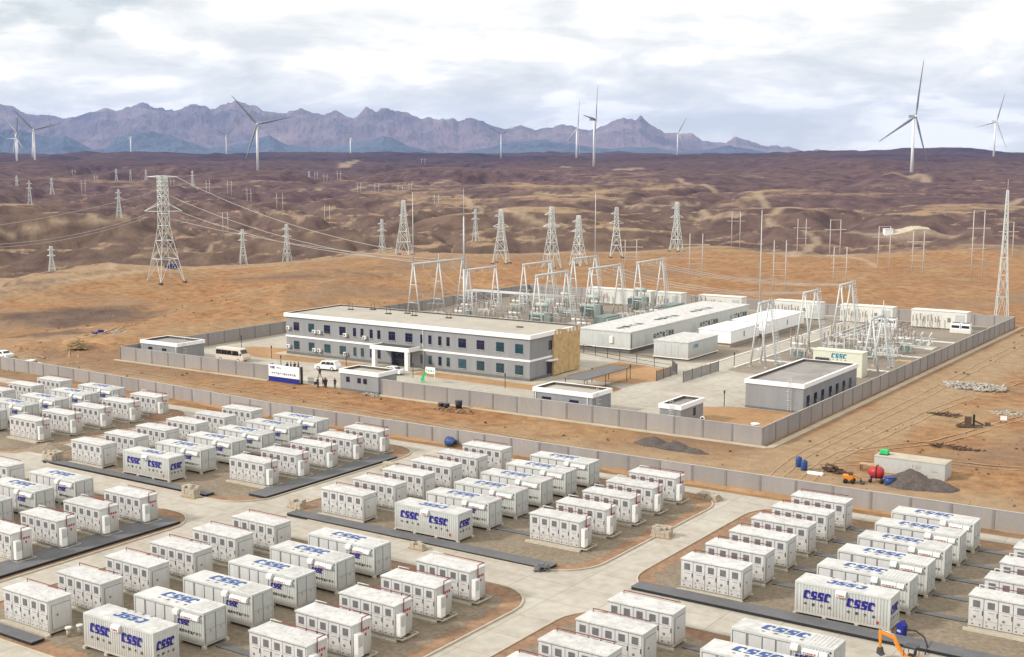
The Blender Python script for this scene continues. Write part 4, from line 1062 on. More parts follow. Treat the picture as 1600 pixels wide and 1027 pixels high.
# side face
window(t, 6.2, 7.4, 4.9, 6.6, W_, 'glass_blue', 'R')
d_ = MB().box(W_-0.05, W_+0.04, 5.6, 7.2, 0.55, 2.9).build('side_door', M['glass_blue'], t)
MB().box(W_+0.002, W_+1.0, 5.2, 8.0, 3.0, 3.15).build('door_canopy', M['trim'], t)
cl = MB(); nn = 26
P_ = []
for k in range(nn+1):
    y_ = 7.6+k*(8.9/nn)
    P_.append((W_+0.30+0.07*math.sin(k*1.7)+random.uniform(-0.03, 0.03), y_))
top = [BH-0.02+0.14*math.sin(k*0.35)+random.uniform(-0.03, 0.03) for k in range(nn+1)]
vs_ = []
for (a, b_), z_ in zip(P_, top):
    for f_ in range(6): vs_.append((a+0.06*math.sin(f_*2.1+b_), b_, 0.2+(z_-0.2)*f_/5))
cl.add(vs_, [(6*k+f_, 6*k+6+f_, 6*k+7+f_, 6*k+1+f_) for k in range(nn) for f_ in range(5)], True)
c2 = [(v[0]+0.08, v[1], v[2]) for v in vs_]
cl.add(c2, [(6*k+f_, 6*k+1+f_, 6*k+7+f_, 6*k+6+f_) for k in range(nn) for f_ in range(5)], True)
cl.box(W_+0.04, W_+0.4, 7.35, 7.62, 0.1, 7.5)
co = cl.build('cladding_sheet', M['cladding'], t); co['label'] = 'torn brown sheeting over the right end wall'
sc = MB()
for y_ in (8.2, 11.0, 13.8, 16.6): sc.tube((W_+0.75, y_, 0), (W_+0.75, y_, 8.4), 0.04, 5)
for z_ in (2.2, 4.4, 6.6): sc.tube((W_+0.75, 7.6, z_), (W_+0.75, 16.8, z_), 0.035, 5)
# rooftop vents
for x_, y_, h_ in ((6.5, 12.2, .9), (10.5, 14.5, .9), (17.5, 11.0, 1.2), (20.3, 13.6, 1.0), (23.6, 11.6, 1.1), (31.5, 12.5, .7), (50.5, 9.0, .3)):
    v_ = MB().box(x_-0.6, x_+0.6, y_-0.35, y_+0.35, BH-0.219, BH-0.04).build('vent_base', M['scrap'], t)
    if h_ > 0.5:
        mb = MB()
        for a in (-0.45, 0.45): mb.tube((x_+a, y_, BH-0.04), (x_+a, y_, BH+h_+0.3), 0.05, 6)
        mb.build('vent_pipe', M['scrap'], v_)

# ---------------------------------------------------------------- small flat-roofed buildings
def hut(lab, x0, x1, y0, y1, h, wins=(), doors=(), ladder=None, pip=None, par=0.45, col='rooffelt2', name='flat_roofed_hut', cat='small building'):
    t = thing(name, lab, cat, (x0, y0, 0))
    w_, d_ = x1-x0, y1-y0
    MB().box(0, w_, 0, d_, 0.35, h-0.45).build('wall', M['facade'], t)
    MB().box(-0.03, w_+0.03, -0.03, d_+0.03, 0, 0.35).build('base_course', M['facade_dark'], t)
    mb = MB(); o = 0.18; q = 0.25
    mb.box(-o, w_+o, -o, q, h-0.55, h+0.12).box(-o, w_+o, d_-q, d_+o, h-0.55, h+0.12).box(-o, q, q, d_-q, h-0.55, h+0.12).box(w_-q, w_+o, q, d_-q, h-0.55, h+0.12)
    mb.build('parapet', M['trim'], t)
    MB().box(q, w_-q, q, d_-q, h-0.45, h-0.3).build('roof', M[col], t)
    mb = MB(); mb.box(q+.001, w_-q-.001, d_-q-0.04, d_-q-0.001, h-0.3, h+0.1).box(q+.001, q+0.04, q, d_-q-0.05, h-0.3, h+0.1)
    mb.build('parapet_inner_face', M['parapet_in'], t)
    for (f, a, b_, z0, z1, g) in wins:
        window(t, a, b_, z0, z1, 0 if f == 'F' else w_, g, f)
    for a, b_ in doors:
        dd = MB().box(w_-0.05, w_+0.04, a, b_, 0.1, 2.6).build('door', M['glass_blue'], t)
        MB().box(w_+0.04, w_+0.07, b_-0.2, b_-0.12, 1.2, 1.4).build('handle', M['steel'], dd)
    if ladder is not None:
        mb = MB()
        f, a = ladder
        if f == 'F':
            for s_ in (0, 0.5): mb.tube((a+s_, -0.3, 0.3), (a+s_, -0.3, h+1.0), 0.03, 5)
            for k in range(int((h+0.8)/0.35)): mb.tube((a, -0.3, 0.5+k*0.35), (a+0.5, -0.3, 0.5+k*0.35), 0.02, 4)
            for k in range(4): mb.path([(a, -0.3, 2+k*0.7), (a-0.1, -0.85, 2+k*0.7), (a+0.6, -0.85, 2+k*0.7), (a+0.5, -0.3, 2+k*0.7)], 0.02, 4)
        else:
            for s_ in (0, 0.5): mb.tube((w_+0.3, a+s_, 0.3), (w_+0.3, a+s_, h+1.0), 0.03, 5)
            for k in range(int((h+0.8)/0.35)): mb.tube((w_+0.3, a, 0.5+k*0.35), (w_+0.3, a+0.5, 0.5+k*0.35), 0.02, 4)
            for k in range(3): mb.path([(w_+0.3, a, 2+k*0.6), (w_+0.8, a-0.1, 2+k*0.6), (w_+0.8, a+0.6, 2+k*0.6), (w_+0.3, a+0.5, 2+k*0.6)], 0.02, 4)
        mb.build('ladder', M['steel'], t)
    for a in (pip or []):
        MB().tube((a, -0.08, h-0.5), (a, -0.08, 0.2), 0.06, 6).build('downpipe', M['trim'], t)
    return t
hut('small grey hut with thick white roof edge in the left corner of the compound', -200.7, -190.4, 167.0, 173.8, 3.6, wins=[('F', 2.0, 3.2, 2.0, 2.5, 'glass_blue'), ('F', 6.0, 7.2, 2.0, 2.5, 'glass_blue')], ladder=('R', 1.2), pip=[0.3, 10.0], name='pump_house')
hut('grey gatehouse with white roof edge and three small square windows beside the gate', -145.4, -137.0, 163.15, 168.0, 3.5, wins=[('F', 1.3, 2.1, 1.5, 2.4, 'glass_blue'), ('F', 3.8, 4.6, 1.5, 2.4, 'glass_blue'), ('F', 5.1, 5.9, 1.5, 2.4, 'glass_blue')], name='gatehouse', col='rooffelt')
hut('grey hut with broad white parapet and ladder behind the wall below the main building', -108.6, -98.0, 167.2, 173.0, 3.5, wins=[('F', 1.5, 3.2, 1.9, 2.3, 'glass_blue'), ('F', 6.5, 8.2, 1.9, 2.3, 'glass_blue')], ladder=('R', 0.8), pip=[0.35, 9.8], name='flat_roofed_hut', col='rooffelt')
hut('smallest grey hut with white parapet, nearest the right corner of the compound wall', -86.4, -83.0, 167.2, 174.8, 3.3, wins=[('R', 4.2, 5.0, 1.2, 2.4, 'glass_blue')], ladder=('F', 1.8), name='flat_roofed_hut')
hut('long grey flat-roofed building with seven dark doors along the right wall', -81.7, -72.1, 187.5, 211.8, 4.5, doors=[(1.4+k*3.15+(0.3 if k > 2 else 0), 2.6+k*3.15+(0.3 if k > 2 else 0)) for k in range(7)], ladder=('F', 7.2), name='store_building', cat='building')

# ---------------------------------------------------------------- prefabricated equipment cabins
def cabin(name, lab, x0, x1, y0, y1, z0, h, mroof='white_roof', mwall='white', ribs=True, parts=None, grp=None, skirt='seam'):
    t = thing(name, lab, 'cabin', (x0, y0, 0), 0, grp)
    w_, d_ = x1-x0, y1-y0
    MB().box(0, w_, 0, d_, z0, h-0.15).build('wall', M[mwall], t)
    rf = MB().box(-0.12, w_+0.12, -0.12, d_+0.12, h-0.15, h)
    if ribs:
        for k in range(int(d_/1.2)): rf.box(-0.1, w_+0.1, 0.4+k*1.2, 0.5+k*1.2, h, h+0.05)
    ro = rf.build('roof', M[mroof], t)
    mb = MB(); mb.box(0.2, w_-0.2, 0.2, d_-0.2, 0, z0-0.12).build('pedestal', M['brick'] if skirt == 'brick' else M['facade_dark'], t)
    MB().box(-0.15, w_+0.15, -0.15, d_+0.15, z0-0.12, z0).build('floor_frame', M['trim'] if skirt != 'brick' else M['footing'], t)
    return t, ro, w_, d_
t, ro, w_, d_ = cabin('switch_room_cabin', 'very long white prefabricated cabin with ribbed roof and dark lettering behind the office building', -135.6, -123.4, 225.4, 284.0, 1.0, 4.4)
for a_ in (4.7, 5.95): MB().box(a_, a_+1.2, -0.04, 0.0, 1.05, 3.5).build('door_leaf', M['panel_grey'], t)
MB().box(7.5, 8.3, -0.3, 0.0, 1.9, 3.3).build('air_conditioner', M['ac'], t)
MB().box(w_, w_+0.02, 0.5, 0.75, 1.0, 4.0).build('dark_joint', M['black'], t)
for k, y_ in enumerate((8, 30, 50)):
    MB().box(w_, w_+0.05, y_-1.5, y_, 1.05, 3.3).build('side_door', M['panel_grey'], t)
mb = MB()
for y_ in (10, 32, 48): spaced(mb, '中船风电预制舱', y_, 1.75, 1.25, 1.35, RIGHT(w_))
mb.build('caption', M['ink'], t)
mb = MB()
for y_ in (3, 19.5, 37): 
    f_ = (lambda yy: (lambda u, v, w2: (9.5-v, yy+u, 4.46+w2)))(y_)
    spaced(mb, '中国船舶', 0.5, 1.0, 1.9, 2.6, f_)
mb.build('roof_lettering', M['ink'], ro)
t, ro, w_, d_ = cabin('equipment_cabin', 'smaller white cabin with double door and blue lettering beside the very long cabin', -117.3, -109.8, 224.0, 237.4, 0.4, 3.6)
for a_ in (1.2, 2.55, 4.1): MB().box(a_, a_+1.3, -0.045, 0, 0.55, 2.95).build('door_leaf', M['panel_grey'], t)
mb = MB(); logo(mb, 2.2, 2.2, 0.7, 2.4, RIGHT(w_)); mb.build('logo_letters', M['teal'], t)
MB().box(w_, w_+0.05, 7.0, 8.0, 0.6, 2.7).build('side_door', M['panel_grey'], t)
t, ro, w_, d_ = cabin('equipment_cabin', 'bright white smooth-roofed cabin, nearer of the two', -117.5, -110.2, 244.6, 259.2, 0.9, 3.5, 'brightwhite', 'brightwhite', False, skirt='brick')
MB().box(w_, w_+0.03, 6.5, 7.0, 1.6, 2.8).build('louvre', M['seam'], t)
t, ro, w_, d_ = cabin('equipment_cabin', 'bright white smooth-roofed cabin, farther of the two', -117.5, -109.8, 261.5, 284.4, 0.9, 3.6, 'brightwhite', 'brightwhite', False, skirt='brick')
MB().box(w_, w_+0.03, 12.5, 13.0, 1.6, 2.8).build('louvre', M['seam'], t)
# cream cabins in a line along the rear wall
def insul_post(mb_s, mb_i, x, y, z0, h, n=3, sp=0.0):
    mb_s.tube((x, y, z0), (x, y, z0+h*0.55), 0.07, 6)
    z_ = z0+h*0.55
    prof = []
    k = 7
    for q in range(k): prof += [(0.07, z_+q*h*0.45/k), (0.16, z_+(q+0.5)*h*0.45/k)]
    prof.append((0.06, z0+h))
    mb_i.lathe([(r_, zz) for r_, zz in prof], (x, y, 0), 8)
lb = ['leftmost', 'second from left', 'third from left', 'fourth from left', 'fifth from left', 'rightmost']
random.seed(12)
for k, (x0, x1) in enumerate([(-176.3, -157.2), (-155.8, -148.4), (-143.4, -131.6), (-122.8, -111.0), (-106.0, -93.4), (-89.0, -76.4)]):
    t, ro, w_, d_ = cabin('inverter_cabin', 'cream cabin with rows of bushings along the rear wall, %s' % lb[k], x0, x1, 298.0, 301.2, 0.3, 4.2, 'cream2', 'cream2', False, grp='cream cabins along the rear wall', skirt='brick')
    MB().box(w_-2.6, w_-0.5, -0.04, 0, 0.5, 3.5).build('door', M['panel_grey'], t)
    MB().box(w_-4.3, w_-3.7, -0.2, 0, 1.8, 2.7).build('louvre', M['seam'], t)
    mb_s, mb_i = MB(), MB()
    for j in range(8 if w_ > 10 else 4):
        mb_s, mb_i = MB(), MB(); xx = 0.7+j*0.85
        insul_post(mb_s, mb_i, xx, -0.9-0.4*(j % 2), 0, 2.9+0.3*(j % 3))
        mb_s.tube((xx, -0.02, 3.4), (xx, -0.9-0.4*(j % 2), 2.6), 0.035, 4)
        q_ = mb_s.build('bushing_stand', M['hpole'], t); mb_i.build('bushing', M['insul'], q_)
# bank of outdoor cooler units before the last two cabins
for k, (x0, lbx) in enumerate([(-78.9, 'pair of white fan units in front of the rightmost cream cabin'), (-95.6, 'pair of white fan units in front of the fifth cream cabin')]):
    t = thing('cooling_unit', lbx, 'cooling unit', (x0, 293.5, 0), 0, 'white fan units')
    MB().box(0, 4.6, 0, 1.6, 0, 0.9).build('plinth', M['cream2'], t)
    for a in (0.2, 2.4):
        b_ = MB().box(a, a+2.0, 0.1, 1.5, 0.9, 2.2).build('fan_box', M['brightwhite'], t)
        MB().box(a+0.15, a+1.85, 0.07, 0.1, 1.1, 1.7).build('intake', M['black'], b_)
        MB().box(a+0.2, a+1.8, 0.25, 1.35, 2.2, 2.26).build('fan_grille', M['black'], b_)
# cream switchgear house with the maker's letters
t = thing('switchgear_house', 'cream block with teal lettering standing behind the seven-door building', 'cabin', (-84.6, 224.2, 0))
MB().box(0, 9.2, 0, 2.9, 0, 4.35).build('wall', M['cream'], t); MB().box(-0.1, 9.3, -0.1, 3.0, 4.35, 4.5).build('roof', M['cream'], t)
mb = MB(); logo(mb, 3.4, 3.2, 0.85, 3.0, FRONT(0.0)); mb.build('logo_letters', M['teal'], t)
mb = MB(); spaced(mb, '中国船舶', 3.7, 2.75, 0.28, 0.75, FRONT(0.0)); mb.build('caption', M['teal'], t)
for a_ in (0.6, 1.9): MB().box(a_, a_+1.1, -0.5, -0.02, 0.3, 3.1).build('control_cubicle', M['dark'], t)

# ---------------------------------------------------------------- gantries
def gantry(lab, x, ya, yb, h, spikes=(0, 0), ladder=True, spread=3.4, mid=False, rungs=3):
    t = thing('line_gantry', lab, 'gantry', (x, ya, 0), 0, 'A-frame steel gantries')
    Ln = yb-ya
    bm_ = MB(); bm_.tube((0, -0.4, h), (0, Ln+0.4, h), 0.24, 8); bm_.build('beam', M['steel'], t)
    ys = [0, Ln] + ([Ln*0.5] if mid else [])
    for k, y_ in enumerate(ys):
        for s_ in (-1, 1):
            MB().tube((s_*spread/2, y_, 0), (s_*0.12, y_, h), 0.19, 8, 0.15).build('leg', M['steel'], t)
        for f_ in ([0.28, 0.62] if rungs == 3 else [0.45]):
            hw = spread/2*(1-f_)
            MB().tube((-hw, y_, h*f_), (hw, y_, h*f_), 0.09, 6).build('cross_tie', M['steel'], t)
        for s_ in (-1, 1): MB().box(s_*spread/2-0.35, s_*spread/2+0.35, y_-0.35, y_+0.35, 0, 0.25).build('footing', M['footing'], t)
        sp_ = (spikes+(0, 0))[k] if not (mid and k == 2) else 1.8
        if sp_: MB().tube((0, y_, h), (0, y_, h+sp_), 0.13, 8, 0.06).build('spike', M['steel'], t)
    if ladder:
        mb = MB(); x1_ = spread/2+0.25
        for (dx, dy) in ((0, -0.45), (0.7, -0.45), (0, 0.45), (0.7, 0.45)): mb.tube((x1_+dx, Ln+dy, 0), (0.1+dx*0.8, Ln+dy, h+0.6), 0.045, 4)
        nst = int(h/0.55)
        for k in range(nst):
            z_ = 0.4+k*0.55; f_ = z_/(h+0.6); xx = x1_+(0.1-x1_)*f_
            mb.path([(xx, Ln-0.45, z_), (xx+0.7, Ln-0.45, z_), (xx+0.7, Ln+0.45, z_), (xx, Ln+0.45, z_), (xx, Ln-0.45, z_)], 0.03, 4)
        mb.build('caged_ladder', M['steel'], t)
    for k in range(3):
        ins = MB(); y_ = Ln*(0.2+0.3*k)
        ins.lathe([(0.03, h-0.3), (0.13, h-0.45), (0.03, h-0.6), (0.13, h-0.75), (0.03, h-0.9), (0.13, h-1.05), (0.03, h-1.2)], (0, y_, 0), 6)
        ins.build('insulator_string', M['panel_grey'], t)
    return t
gantry('tall gantry with middle post and spikes, farthest left, above the office roof', -195.3, 246.4, 266.8, 13.2, (17.5, 0), True, 4.0, True)
gantry('gantry attached right of the tall mast, second from the left', -175.2, 241.6, 252.6, 13.2, (0, 0), False, 3.6)
gantry('gantry in the rear row left of the lattice towers, beyond the nearer left gantry', -172.2, 260.4, 272.4, 13.2, (0, 0), True, 3.6)
gantry('nearer left gantry over the first green transformer', -154.2, 238.4, 251.0, 13.2, (0, 0), True, 3.6)
gantry('rear gantry ending at the tall slender mast right of the twin lattice towers', -171.2, 282.0, 293.0, 13.2, (0, 16.5), True, 3.6)
gantry('gantry over the middle green transformer', -153.1, 259.8, 273.8, 13.2, (0, 0), True, 3.6)
gantry('gantry over the third green transformer, left of the double pole', -152.1, 281.4, 294.0, 13.2, (0, 0), True, 3.6)
gantry('nearest gantry of the right row, joined to a tall mast by the road', -95.4, 224.4, 229.2, 12.2, (17.4, 0), True, 3.2)
gantry('middle gantry of the right row beside the road', -95.1, 246.1, 252.7, 12.2, (0, 0), True, 3.2)
gantry('farthest gantry of the right row, nearest the cream cabins', -94.5, 265.3, 272.0, 12.2, (0, 0), True, 3.2)
gantry('low gantry with two stub posts behind the seven-door building', -76.3, 231.5, 237.9, 9.9, (2.8, 2.8), True, 3.0)
def mast(lab, x, y, h, z=0):
    t = thing('lightning_mast', lab, 'mast', (x, y, z), 0, 'lightning masts')
    MB().tube((0, 0, 0), (0, 0, h*0.42), 0.30, 8, 0.24).build('lower_pole', M['steel'], t)
    MB().tube((0, 0, h*0.42), (0, 0, h*0.8), 0.22, 8, 0.15).build('upper_pole', M['steel'], t)
    MB().tube((0, 0, h*0.8), (0, 0, h), 0.09, 6, 0.03).build('rod', M['steel'], t)
    MB().box(-0.6, 0.6, -0.6, 0.6, 0, 0.3).build('footing', M['footing'], t)
mast('tall slender mast left of centre beside two gantries', -175.6, 240.4, 32)

# ---------------------------------------------------------------- transformers and bays
def transformer():
    t = thing('power_transformer', '', 'transformer')
    MB().box(-1.7, 1.7, -1.3, 1.3, 0.5, 3.6).build('tank', M['trafo'], t, bevel=0.06)
    MB().box(-2.2, 2.2, -1.9, 1.9, 0, 0.5).build('plinth', M['footing'], t)
    for s_ in (-1, 1):
        r_ = MB()
        for k in range(9): r_.box(-1.6+k*0.38, -1.42+k*0.38, s_*1.35 if s_ > 0 else -2.5, 2.5 if s_ > 0 else -1.35, 0.9, 3.2)
        r_.build('radiator', M['trafo_dark'], t)
    MB().tube((-1.6, 0.9, 5.1), (1.6, 0.9, 5.1), 0.5, 12).build('conservator', M['trafo'], t)
    MB().tube((-1.2, 0.9, 3.6), (-1.2, 0.9, 4.7), 0.1, 6).tube((1.2, 0.9, 3.6), (1.2, 0.9, 4.7), 0.1, 6).build('support', M['trafo_dark'], t)
    for k in range(3):
        mb = MB(); x_ = -1.0+k*1.0
        pr = []
        for q in range(7): pr += [(0.09, 3.6+q*0.22), (0.2, 3.7+q*0.22)]
        mb.lathe(pr+[(0.05, 5.3)], (x_, -0.6, 0), 8); mb.build('bushing', M['insul'], t)
    return t
tp = transformer(); tp.location = (-159.0, 247.5, 0); tp['group'] = 'green power transformers'; tp['label'] = 'green power transformer under the nearer left gantry'; tp.scale = (1.05, 1.05, 1.05)
for (x_, y_, l_) in ((-157.5, 268.0, 'green power transformer under the middle gantry, left of the very long white cabin'), (-156.5, 290.0, 'green power transformer farthest back, near the cream cabins')):
    c_ = dup(tp, (x_, y_, 0), 0, l_, 'green power transformers')
for (x_, y_, l_) in ((-148.0, 258.8, 'low dark green box of radiator banks before the middle transformer'), (-147.0, 279.0, 'low dark green box of radiator banks before the farthest transformer'), (-146.0, 288.5, 'dark green radiator bank beside the far transformer')):
    t = thing('reactor', l_, 'reactor', (x_, y_, 0), 0, 'low green reactors')
    MB().box(-1.6, 1.6, -3.4, 3.4, 0.4, 2.6).build('tank', M['trafo_dark'], t, bevel=0.05)
    mb = MB()
    for k in range(14): mb.box(1.6, 2.1, -3.2+k*0.48, -3.0+k*0.48, 0.7, 2.3)
    mb.build('radiator', M['trafo'], t); MB().box(-1.9, 2.3, -3.7, 3.7, 0, 0.4).build('plinth', M['footing'], t)
def bay(kind):
    t = thing('switch_bay', '', 'switch bay')
    s_ = MB()
    for k in range(3):
        for y_ in (0.0, 2.2):
            i_ = MB(); insul_post(s_, i_, k*1.4, y_, 0, 4.4); i_.build('insulator', M['insul'], t)
        MB().tube((k*1.4, -0.3, 4.45), (k*1.4, 2.5, 4.45), 0.05, 5).build('busbar', M['steel'], t)
    s_.box(-0.3, 3.1, -0.15, 0.15, 2.2, 2.38).box(-0.3, 3.1, 2.05, 2.35, 2.2, 2.38).box(-0.3, -0.1, 0.15, 2.05, 2.22, 2.36)
    s_.build('support_frame', M['steel'], t)
    if kind:
        MB().box(0.2, 2.6, 0.7, 1.5, 0.6, 1.5).build('drive_box', M['trafo_dark'], t)
        MB().tube((-0.2, 1.1, 3.0), (3.0, 1.1, 3.0), 0.28, 8).build('breaker_tank', M['cream2'], t)
    return t
b0, b1 = bay(0), bay(1)
BAYS = []
random.seed(4)
for x_ in (-187, -180.5):
    for y_ in (243, 255, 267, 279, 290): BAYS.append((x_+random.uniform(-1, 1), y_+random.uniform(-1, 1)))
for x_ in (-168, -163.5):
    for y_ in (236, 256, 278): BAYS.append((x_+random.uniform(-.7, .7), y_+random.uniform(-1, 1)))
BAYS += [(-149.5, 236), (-149.5, 245), (-149, 266), (-143, 270), (-142.5, 292)]
BAYS += [(-94, 237.0), (-93.5, 258), (-88, 240.5), (-88.2, 259.5), (-84, 246), (-81.5, 262), (-84.5, 268.5), (-79.5, 246.5)]
BAYS += [(-168, 247), (-163.5, 264), (-168, 268), (-147.5, 272), (-145, 240), (-91, 247), (-79, 256), (-90, 268)]
first = [True, True]
nm = 'steel-framed switch bay with brown insulators in the substation yard'
for q, (x_, y_) in enumerate(BAYS):
    k = q % 2; p_ = b1 if k else b0
    lb_ = 'steel switch bay with brown insulators' + (', round pale tank and green box' if k else ', open frame without tank') + (' right of the road' if x_ > -100 else ' behind the office building')
    g_ = ('tank' if k else 'open')+' switch bays '+('right of the road' if x_ > -100 else 'behind the office building')
    if first[k]: first[k] = False; p_.location = (x_, y_, 0); p_['label'] = lb_; p_['group'] = g_; p_.rotation_euler = (0, 0, 0)
    else: dup(p_, (x_, y_, 0), 0, lb_, g_)
for x_, y_, h_ in ((-81.0, 252.5, 3.0), (-78.0, 266.5, 2.6)):
    t = thing('gas_switchgear', 'cluster of pale round pipes and tanks on a slab, %s' % ('nearer' if y_ < 260 else 'farther'), 'switchgear', (x_, y_, 0), 0, 'pale pipe clusters')
    MB().box(-3.6, 3.6, -1.8, 1.8, 0, 0.2).build('slab', M['cream2'], t)
    for k in range(4):
        m_ = MB(); m_.tube((-3+k*1.8, -1.2, 1.0), (-3+k*1.8, 1.4, 1.0), 0.35, 10).tube((-3+k*1.8, 0, 1.0), (-3+k*1.8, 0, h_), 0.3, 10, 0.22).tube((-3+k*1.8, -0.8, h_*0.8), (-2.2+k*1.8, -1.4, h_+0.9), 0.16, 8)
        m_.build('pipe', M['cream2'] if k % 2 else M['steel'], t)
    MB().tube((-3.6, 0, 2.0), (3.6, 0, 2.0), 0.2, 8).build('header_pipe', M['panel'], t)
t = thing('sorting_tray', 'orange pallets of parts lying on the slab right of the low gantry', 'pallet', (-74.5, 246.0, 0))
MB().box(-1.5, 1.5, -0.8, 0.8, 0.05, 0.35).box(2.5, 5, 2, 3.4, 0.05, 0.3).build('pallet', M['wood'], t)
t = thing('busbar_run', 'long pale tubular busbars on posts behind the office building', 'busbar', (-188, 258, 0), 0, 'tubular busbars')
for k in range(3): MB().tube((0, k*1.6, 6.2), (28, k*1.6, 6.2), 0.11, 8).build('tube', M['steel'], t)
for k in range(4):
    mb = MB()
    for j in range(3): mb.tube((1+k*7.6, j*1.6, 0), (1+k*7.6, j*1.6, 6.1), 0.10, 6)
    mb.bar((1+k*7.6, 0, 4.6), (1+k*7.6, 3.2, 4.6), 0.16); mb.build('post', M['steel'], t)
t = thing('busbar_run', 'pale tubular busbars on posts in the right part of the substation', 'busbar', (-86.5, 236, 0), 0, 'tubular busbars')
for k in range(3): MB().tube((k*1.6, 0, 5.2), (k*1.6, 32, 5.2), 0.10, 8).build('tube', M['steel'], t)
for k in range(5):
    mb = MB()
    for j in range(3): mb.tube((j*1.6, 1+k*7.4, 0), (j*1.6, 1+k*7.4, 5.1), 0.09, 6)
    mb.bar((0, 1+k*7.4, 3.9), (3.2, 1+k*7.4, 3.9), 0.15); mb.build('post', M['steel'], t)
# slim marker posts beside the road through the switchyard
for g, (x_, y_) in enumerate([(-101.6, 236.5), (-101.6, 256.0)]):
    t = thing('surge_arrester', 'row of three brown arresters on thin posts by the road, %s' % ('nearer' if g == 0 else 'farther'), 'arrester', (x_, y_, 0), 0, 'arrester rows by the road')
    for k in range(3):
        s_, i_ = MB(), MB(); insul_post(s_, i_, k*0.9, k*0.6, 0, 3.4)
        q_ = s_.build('post', M['steel'], t); i_.build('insulator', M['insul'], q_)
# conductors strung between gantries and out to the lines
def sag(p, q, s_, n=14): return [(p[0]+(q[0]-p[0])*k/n, p[1]+(q[1]-p[1])*k/n, p[2]+(q[2]-p[2])*k/n-4*s_*(k/n)*(1-k/n)) for k in range(n+1)]
def wires(lab, lines, r=0.035, m='wire', grp='overhead conductors'):
    mb = MB()
    for p, q, s_ in lines: mb.path(sag(p, q, s_), r, 4)
    o = mb.build('overhead_conductors', M[m]); tag(o, lab, 'power line', grp)
wires('three slack wires crossing the substation from the left gantries to the right row', [((-152.1, 284+3*k, 13.1), (-94.6, 266.5+2*k, 12.1), 1.8) for k in range(3)])
wires('wires between the middle gantry and the middle one of the right row', [((-153.1, 262+4*k, 13.1), (-95.1, 247.5+2*k, 12.1), 2.2) for k in range(3)])
wires('wires dropping from the farthest left gantry', [((-195.3, 249+6*k, 13.0), (-176+k, 246+3*k, 4.6), 1.6) for k in range(3)], 0.03)
# ---------------------------------------------------------------- lattice pylons
def lattice(h, wb, wt, waist=0.6, wm=None, rb=0.1, bays=7, arms=(), top_arm=None, rot=0.0):
    """returns lists of bar endpoints for the body, arms"""
    wm = wm or (wb*(1-waist)+wt*waist)
    def wd(z):
        f = z/h
        return wb+(wm-wb)*f/waist if f < waist else wm+(wt-wm)*(f-waist)/(1-waist)
    legs, brace = MB(), MB()
    zs = [0]
    q = 0.80
    tot = sum(q**k for k in range(bays)); a = h/tot
    for k in range(bays): zs.append(zs[-1]+a*q**k)
    cs, sn = math.cos(rot), math.sin(rot)
    def P(cx, cy, z): 
        w_ = wd(z)/2; x_, y_ = cx*w_, cy*w_; return (x_*cs-y_*sn, x_*sn+y_*cs, z)
    C4 = [(-1, -1), (1, -1), (1, 1), (-1, 1)]
    for k in range(bays):
        z0, z1 = zs[k], min(zs[k+1], h)
        for i_ in range(4):
            c0, c1 = C4[i_], C4[(i_+1) % 4]
            legs.bar(P(*c0, z0), P(*c0, z1), rb)
            if k == 0:
                m_ = ((c0[0]+c1[0])/2, (c0[1]+c1[1])/2)
                brace.bar(P(*c0, z0), P(*m_, z1), rb*0.6); brace.bar(P(*c1, z0), P(*m_, z1), rb*0.6)
            else:
                brace.bar(P(*c0, z0), P(*c1, z1), rb*0.6); brace.bar(P(*c1, z0), P(*c0, z1), rb*0.6)
            brace.bar(P(*c0, z1), P(*c1, z1), rb*0.6)
    A = MB()
    for (z_, ln, dirs) in arms:
        w_ = wd(z_)/2
        for s_ in dirs:
            tip = (s_*(w_+ln), 0)
            tz = z_+0.1
            ax, ay = math.cos(-YAW*0+ROTV), math.sin(ROTV)
            tp_ = (ax*tip[0], ay*tip[0], tz)
            for cc in C4:
                pr = P(*cc, z_); 
                if (pr[0]*ax+pr[1]*ay)*s_ > 0 or wd(z_) < 1.2:
                    A.bar(pr, tp_, rb*0.6); A.bar(P(*cc, min(h, z_+ln*0.55)), tp_, rb*0.6)
    return legs, brace, A, P, wd
ROTV = YAW      # arms lie across the view, as the lines run away up the valley
def pylon(lab, loc, h, wb, wt, arms, grp, rb, bays=7, waist=0.6, wm=None, rot=0.5, foots=True, small=False, m='steel_far'):
    t = thing('lattice_pylon', lab, 'pylon', loc, 0, grp)
    legs, brace, A, P, wd = lattice(h, wb, wt, waist, wm, rb, bays, arms, rot=rot)
    if small:
        legs.v_ = None
        n = len(legs.v); legs.v += brace.v; legs.f += [tuple(i+n for i in f) for f in brace.f]; legs.sm += brace.sm
        legs.build('tower', M[m], t)
    else:
        legs.build('corner_legs', M[m], t); brace.build('bracing', M[m], t)
    if A.v: A.build('cross_arms', M[m], t)
    if foots:
        for c_ in ((-1, -1), (1, -1), (1, 1), (-1, 1)):
            p = P(*c_, 0); MB().box(p[0]-0.5, p[0]+0.5, p[1]-0.5, p[1]+0.5, -2.5, 0.25).build('footing', M['darkpile'], t)
    return t
